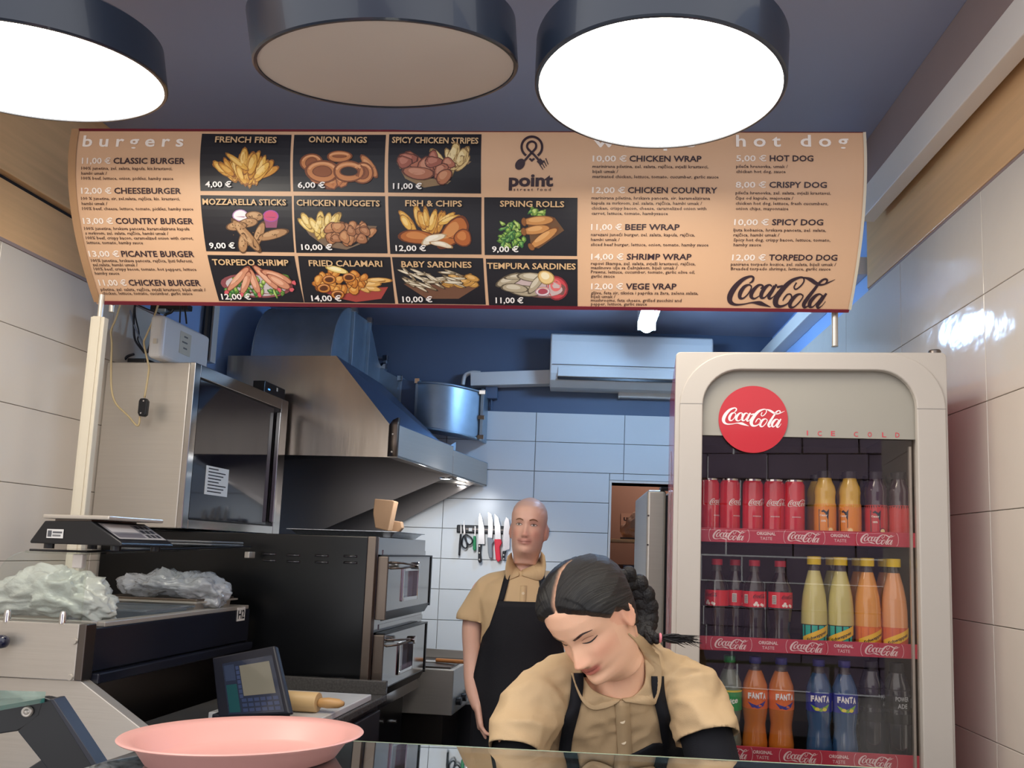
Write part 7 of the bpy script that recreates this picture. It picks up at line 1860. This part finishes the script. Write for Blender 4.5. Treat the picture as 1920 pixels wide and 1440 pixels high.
hf.append(tuple((n1 - 1) * nt + i for i in range(nt)))
me = bpy.data.meshes.new('hair'); me.from_pydata(mesh_v, [], hf); ca = me.color_attributes.new('tint', 'FLOAT_COLOR', 'POINT'); arr = np.ones((len(mesh_v), 4), np.float32); arr[:, :3] = np.array(mesh_c); ca.data.foreach_set('color', arr.ravel())
sa = me.attributes.new('strand', 'FLOAT', 'POINT'); sa.data.foreach_set('value', mesh_s)
me.polygons.foreach_set('use_smooth', [True] * len(me.polygons)); me.update()
hair = obj('hair', me, hairm, woman, label='sleek black hair with a centre parting')
# braid
bp3 = [(P(1168, 1075, y=1.60), .020), (P(1192, 1098, y=1.63), .026), (P(1206, 1128, y=1.64), .028), (P(1210, 1158, y=1.64), .026), (P(1207, 1182, y=1.62), .021), (P(1222, 1196, y=1.60), .012), (P(1238, 1196, y=1.59), .007)]
bc = cat_rom([tuple(p) + (r,) for p, r in bp3], 3); bm_ = MB()
for i in range(0, len(bc) - 1):
    p = Vector(bc[i][:3]); r = bc[i][3]; d = (Vector(bc[i + 1][:3]) - p).normalized(); e = d.cross(Vector((0, 1, 0))).normalized(); sd = 1 if i % 2 else -1
    c0 = p + e * sd * r * .36; c1 = c0 + (d * 1.1 - e * sd * .8) * r * .9
    capsule(bm_, c0, c1, r * .78, r * .62, 14, 4)
bm_.v = [wl(v) for v in bm_.v]; M_braid = mat('black_braid_hair', '100C0D', 0.6, var=0.3, scale=30, bump=0.5, bscale=120)
obj('braid', bm_, M_braid, hair, smooth=True, label='thick black braid over her left shoulder')
tf = MB(); rnd = random.Random(5)
for k in range(46):
    e0 = P(1240, 1196, y=1.59) + Vector((0, rnd.uniform(-.005, .005), rnd.uniform(-.005, .005))); L = rnd.uniform(.6, 1.15)
    e1 = e0 + Vector((.035 * L, rnd.uniform(-.004, .004), rnd.uniform(-.008, .010))); e2 = e0 + Vector((.075 * L, rnd.uniform(-.008, .008), -.006 + rnd.uniform(-.010, .012)))
    tf.tube(cat_rom([wl(e0), wl(e1), wl(e2)], 3), [.0022, .002, .0018, .0016, .0012, .0008, .0003], 5)
q = obj('braid_tuft', tf, M_braid, hair, smooth=True); q['kind'] = 'stuff'
c = P(1238, 1196, y=1.59); mb = MB(); mb.lathe([(.0075 + .003 * math.cos(a), .003 * math.sin(a)) for a in np.linspace(0, 2 * math.pi, 9)], n=16)
obj('hair_tie', mb, mat('pink_elastic', 'E88A98', 0.6), woman, loc=wl(c), rot=(0, math.radians(90), 0), smooth=True, label='pink hair tie')
# polo shirt
sm = MB()
def osec(c, ex, ey, hw, hd, n=30, p=.85):
    c = Vector(c); ex = Vector(ex).normalized(); ey = Vector(ey).normalized()
    return [c + ex * hw * math.copysign(abs(math.cos(a)) ** p, math.cos(a)) + ey * hd * math.copysign(abs(math.sin(a)) ** p, math.sin(a)) for a in np.linspace(0, 2 * math.pi, n, endpoint=False)]
X_ = (.97, .16, .10)
sm.loft([osec((.09, 1.82, .86), (1, 0, 0), (0, 1, 0), .155, .110), osec((.098, 1.795, .95), (1, .02, 0), (0, .9, .35), .148, .108), osec((.106, 1.74, 1.045), (1, .10, .04), (0, .72, .62), .168, .118), osec((.108, 1.68, 1.115), X_, (0, .60, .75), .180, .115),
         osec((.106, 1.635, 1.165), X_, (0, .55, .80), .180, .095), osec((.110, 1.605, 1.205), X_, (0, .60, .75), .118, .078), osec((.115, 1.595, 1.232), X_, (0, .7, .7), .078, .066)])
chain(sm, [(.075, 1.605, 1.215), (.02, 1.605, 1.195), (-.045, 1.590, 1.160)], [.048, .054, .058], 20); chain(sm, [(.150, 1.610, 1.220), (.195, 1.640, 1.200), (.245, 1.650, 1.170)], [.048, .054, .060], 20)
chain(sm, [(-.035, 1.600, 1.155), (-.068, 1.560, 1.135), (-.092, 1.505, 1.085), (-.100, 1.480, 1.050)], [.060, .064, .060, .058], 20)
chain(sm, [(.235, 1.650, 1.165), (.270, 1.625, 1.160), (.285, 1.565, 1.110), (.292, 1.540, 1.075)], [.062, .066, .062, .060], 20)
sme = fuse(sm, .0055, 7)
trim_sleeves(sme, [(Vector((-.095, 1.488, 1.066)), Vector((-.10, -.55, -.85)), lambda c: c.x < .0 and c.z < 1.12 and c.y < 1.58), (Vector((.289, 1.548, 1.092)), Vector((.15, -.5, -.9)), lambda c: c.x > .21 and c.z < 1.15 and c.y < 1.66)])
folds(sme, .0085, (9, 9, 14), 7.7, lambda p: .35 + min(1, abs(p.x - .11) / .12)); folds(sme, .003, (26, 22, 30), 2.2)
sb = mesh_bvh(sme); open_neck(sme, [(1085, 1240), (1094, 1268), (1104, 1288), (1128, 1303), (1163, 1313), (1192, 1305), (1208, 1285), (1212, 1255), (1204, 1222), (1188, 1200), (1130, 1180)], Vector((0, 0, 0)), 1.62); shift(sme)
so = obj('polo_shirt', sme, M_poly, woman); q = so.modifiers.new('s', 'SOLIDIFY'); q.thickness = .003; q.offset = 0
W0 = 0
# rays from the lens side of the room: in front of her, slightly above
def cf2(px, py, off, fb=1.56):
    p = P(px, py, y=1.30); d = (P(px, py, y=2.0) - p).normalized(); h = sb.ray_cast(p, d, 1.2)[0]
    q = (h if h else P(px, py, y=fb)) - d * off
    return q - wo
# collar: two leaves from the nape to the front
Lc = [((1178, 1188), (1190, 1180), 1.66), ((1192, 1203), (1222, 1205), 1.64), ((1205, 1225), (1238, 1240), 1.615), ((1212, 1255), (1240, 1280), 1.59), ((1208, 1285), (1232, 1312), 1.57), ((1192, 1304), (1222, 1322), 1.555), ((1166, 1310), (1172, 1316), 1.545)]
prs = []
for (a, b, y) in Lc: prs.append((castp(wbv, *a, .004, W0V, 1.40, y) - wo, cf2(*b, .010, y)))
def smooth_pairs(prs, n=4): A = cat_rom([tuple(a) for a, b in prs], n); B = cat_rom([tuple(b) for a, b in prs], n); return [(Vector(a), Vector(b)) for a, b in zip(A, B)]
strip_mesh(smooth_pairs(prs), 'collar', M_poly, woman, .003)
Rc = [((1092, 1262), (1072, 1262), 1.575), ((1096, 1280), (1080, 1288), 1.57), ((1108, 1292), (1094, 1318), 1.56), ((1128, 1302), (1113, 1331), 1.552), ((1148, 1308), (1142, 1326), 1.548), ((1164, 1311), (1160, 1316), 1.545)]
prs = []
for (a, b, y) in Rc: prs.append((castp(wbv, *a, .004, W0V, 1.40, y) - wo, cf2(*b, .010, y)))
strip_mesh(smooth_pairs(prs), 'collar', M_poly, woman, .003)
pk = []
for k in range(12): y = 1314 + k * 11; pk.append((cf2(1153 + k * .6, y, .0045), cf2(1180 + k * .5, y, .0045)))
strip_mesh(pk, 'placket', M_poly, woman, .002)
for px, py in ((1167, 1352), (1169, 1391)):
    c = cf2(px, py, .008); d = (c + wo - O).normalized(); b_ = obj('button', MB().cyl(c, c + d * .0025, .0058, n=18), M_button, woman, bevel=.0006)
# apron: bib and straps
def strap(ctr, w):
    pr_ = []
    for x, y in ctr: pr_.append((cf2(x - w / 2, y, .0065), cf2(x + w / 2, y, .0065)))
    return smooth_pairs(pr_, 4)
strip_mesh(strap([(1083, 1262), (1082, 1290), (1078, 1320), (1070, 1350), (1062, 1385), (1058, 1420), (1056, 1445)], 23), 'apron_strap', M_apron, woman, .0025)
strip_mesh(strap([(1233, 1268), (1234, 1290), (1239, 1320), (1246, 1350), (1252, 1385), (1260, 1420), (1266, 1445)], 23), 'apron_strap', M_apron, woman, .0025)
bb = MB(); nu, nv = 20, 14; g = []
for j in range(nv + 1):
    for i in range(nu + 1):
        u = i / nu; v = j / nv; x = 1045 + 240 * u; top = 1412 + 0 * u; top = np.interp(x, [1045, 1085, 1190, 1230, 1285], [1408, 1450, 1412, 1392, 1404]); y = top + v * 75
        g.append(cf2(x, y, .007, 1.70))
bb.add(g, [(j * (nu + 1) + i, j * (nu + 1) + i + 1, (j + 1) * (nu + 1) + i + 1, (j + 1) * (nu + 1) + i) for j in range(nv) for i in range(nu)])
obj('apron', bb, M_apron, woman, smooth=True, solid=.003)
sk = MB(); sk.loft([osec((.09, 1.81, z), (1, 0, 0), (0, 1, 0), .172 + .01 * (1 - z), .130) for z in (.98, .85, .7, .5)], cap=False); sk.v = [wl(v) for v in sk.v]; obj('apron_skirt', sk, M_apron, woman, smooth=True, solid=.003)
us = MB()
chain(us, [(-.085, 1.525, 1.09), (-.112, 1.500, 1.02), (-.112, 1.495, 1.00), (-.045, 1.42, .958), (-.012, 1.385, .935)], [.052, .050, .047, .036, .030]); obj('undersleeve', shift(fuse(us, .005, 4)), M_apron, woman, label='long black undersleeve'); us = MB(); chain(us, [(.283, 1.585, 1.12), (.302, 1.54, 1.03), (.300, 1.52, 1.0), (.235, 1.43, .958), (.205, 1.395, .935)], [.055, .054, .050, .037, .030])
obj('undersleeve', shift(fuse(us, .005, 4)), M_apron, woman, label='long black undersleeve')
tm = MB()
for s in (-1, 1): chain(tm, [(.09 + s * .07, 1.82, .88), (.09 + s * .085, 1.80, .48), (.09 + s * .085, 1.83, .09)], [.098, .074, .058])
obj('trousers', shift(fuse(tm, .012, 4)), M_trous, woman)
for s in (-1, 1):
    fm = MB(); capsule(fm, (.09 + s * .09, 1.87, .045), (.09 + s * .10, 1.70, .038), .043, .040); fm.v = [wl((x, y, max(z, .001))) for x, y, z in fm.v]; obj('shoe', fm, M_shoe, woman, smooth=True)
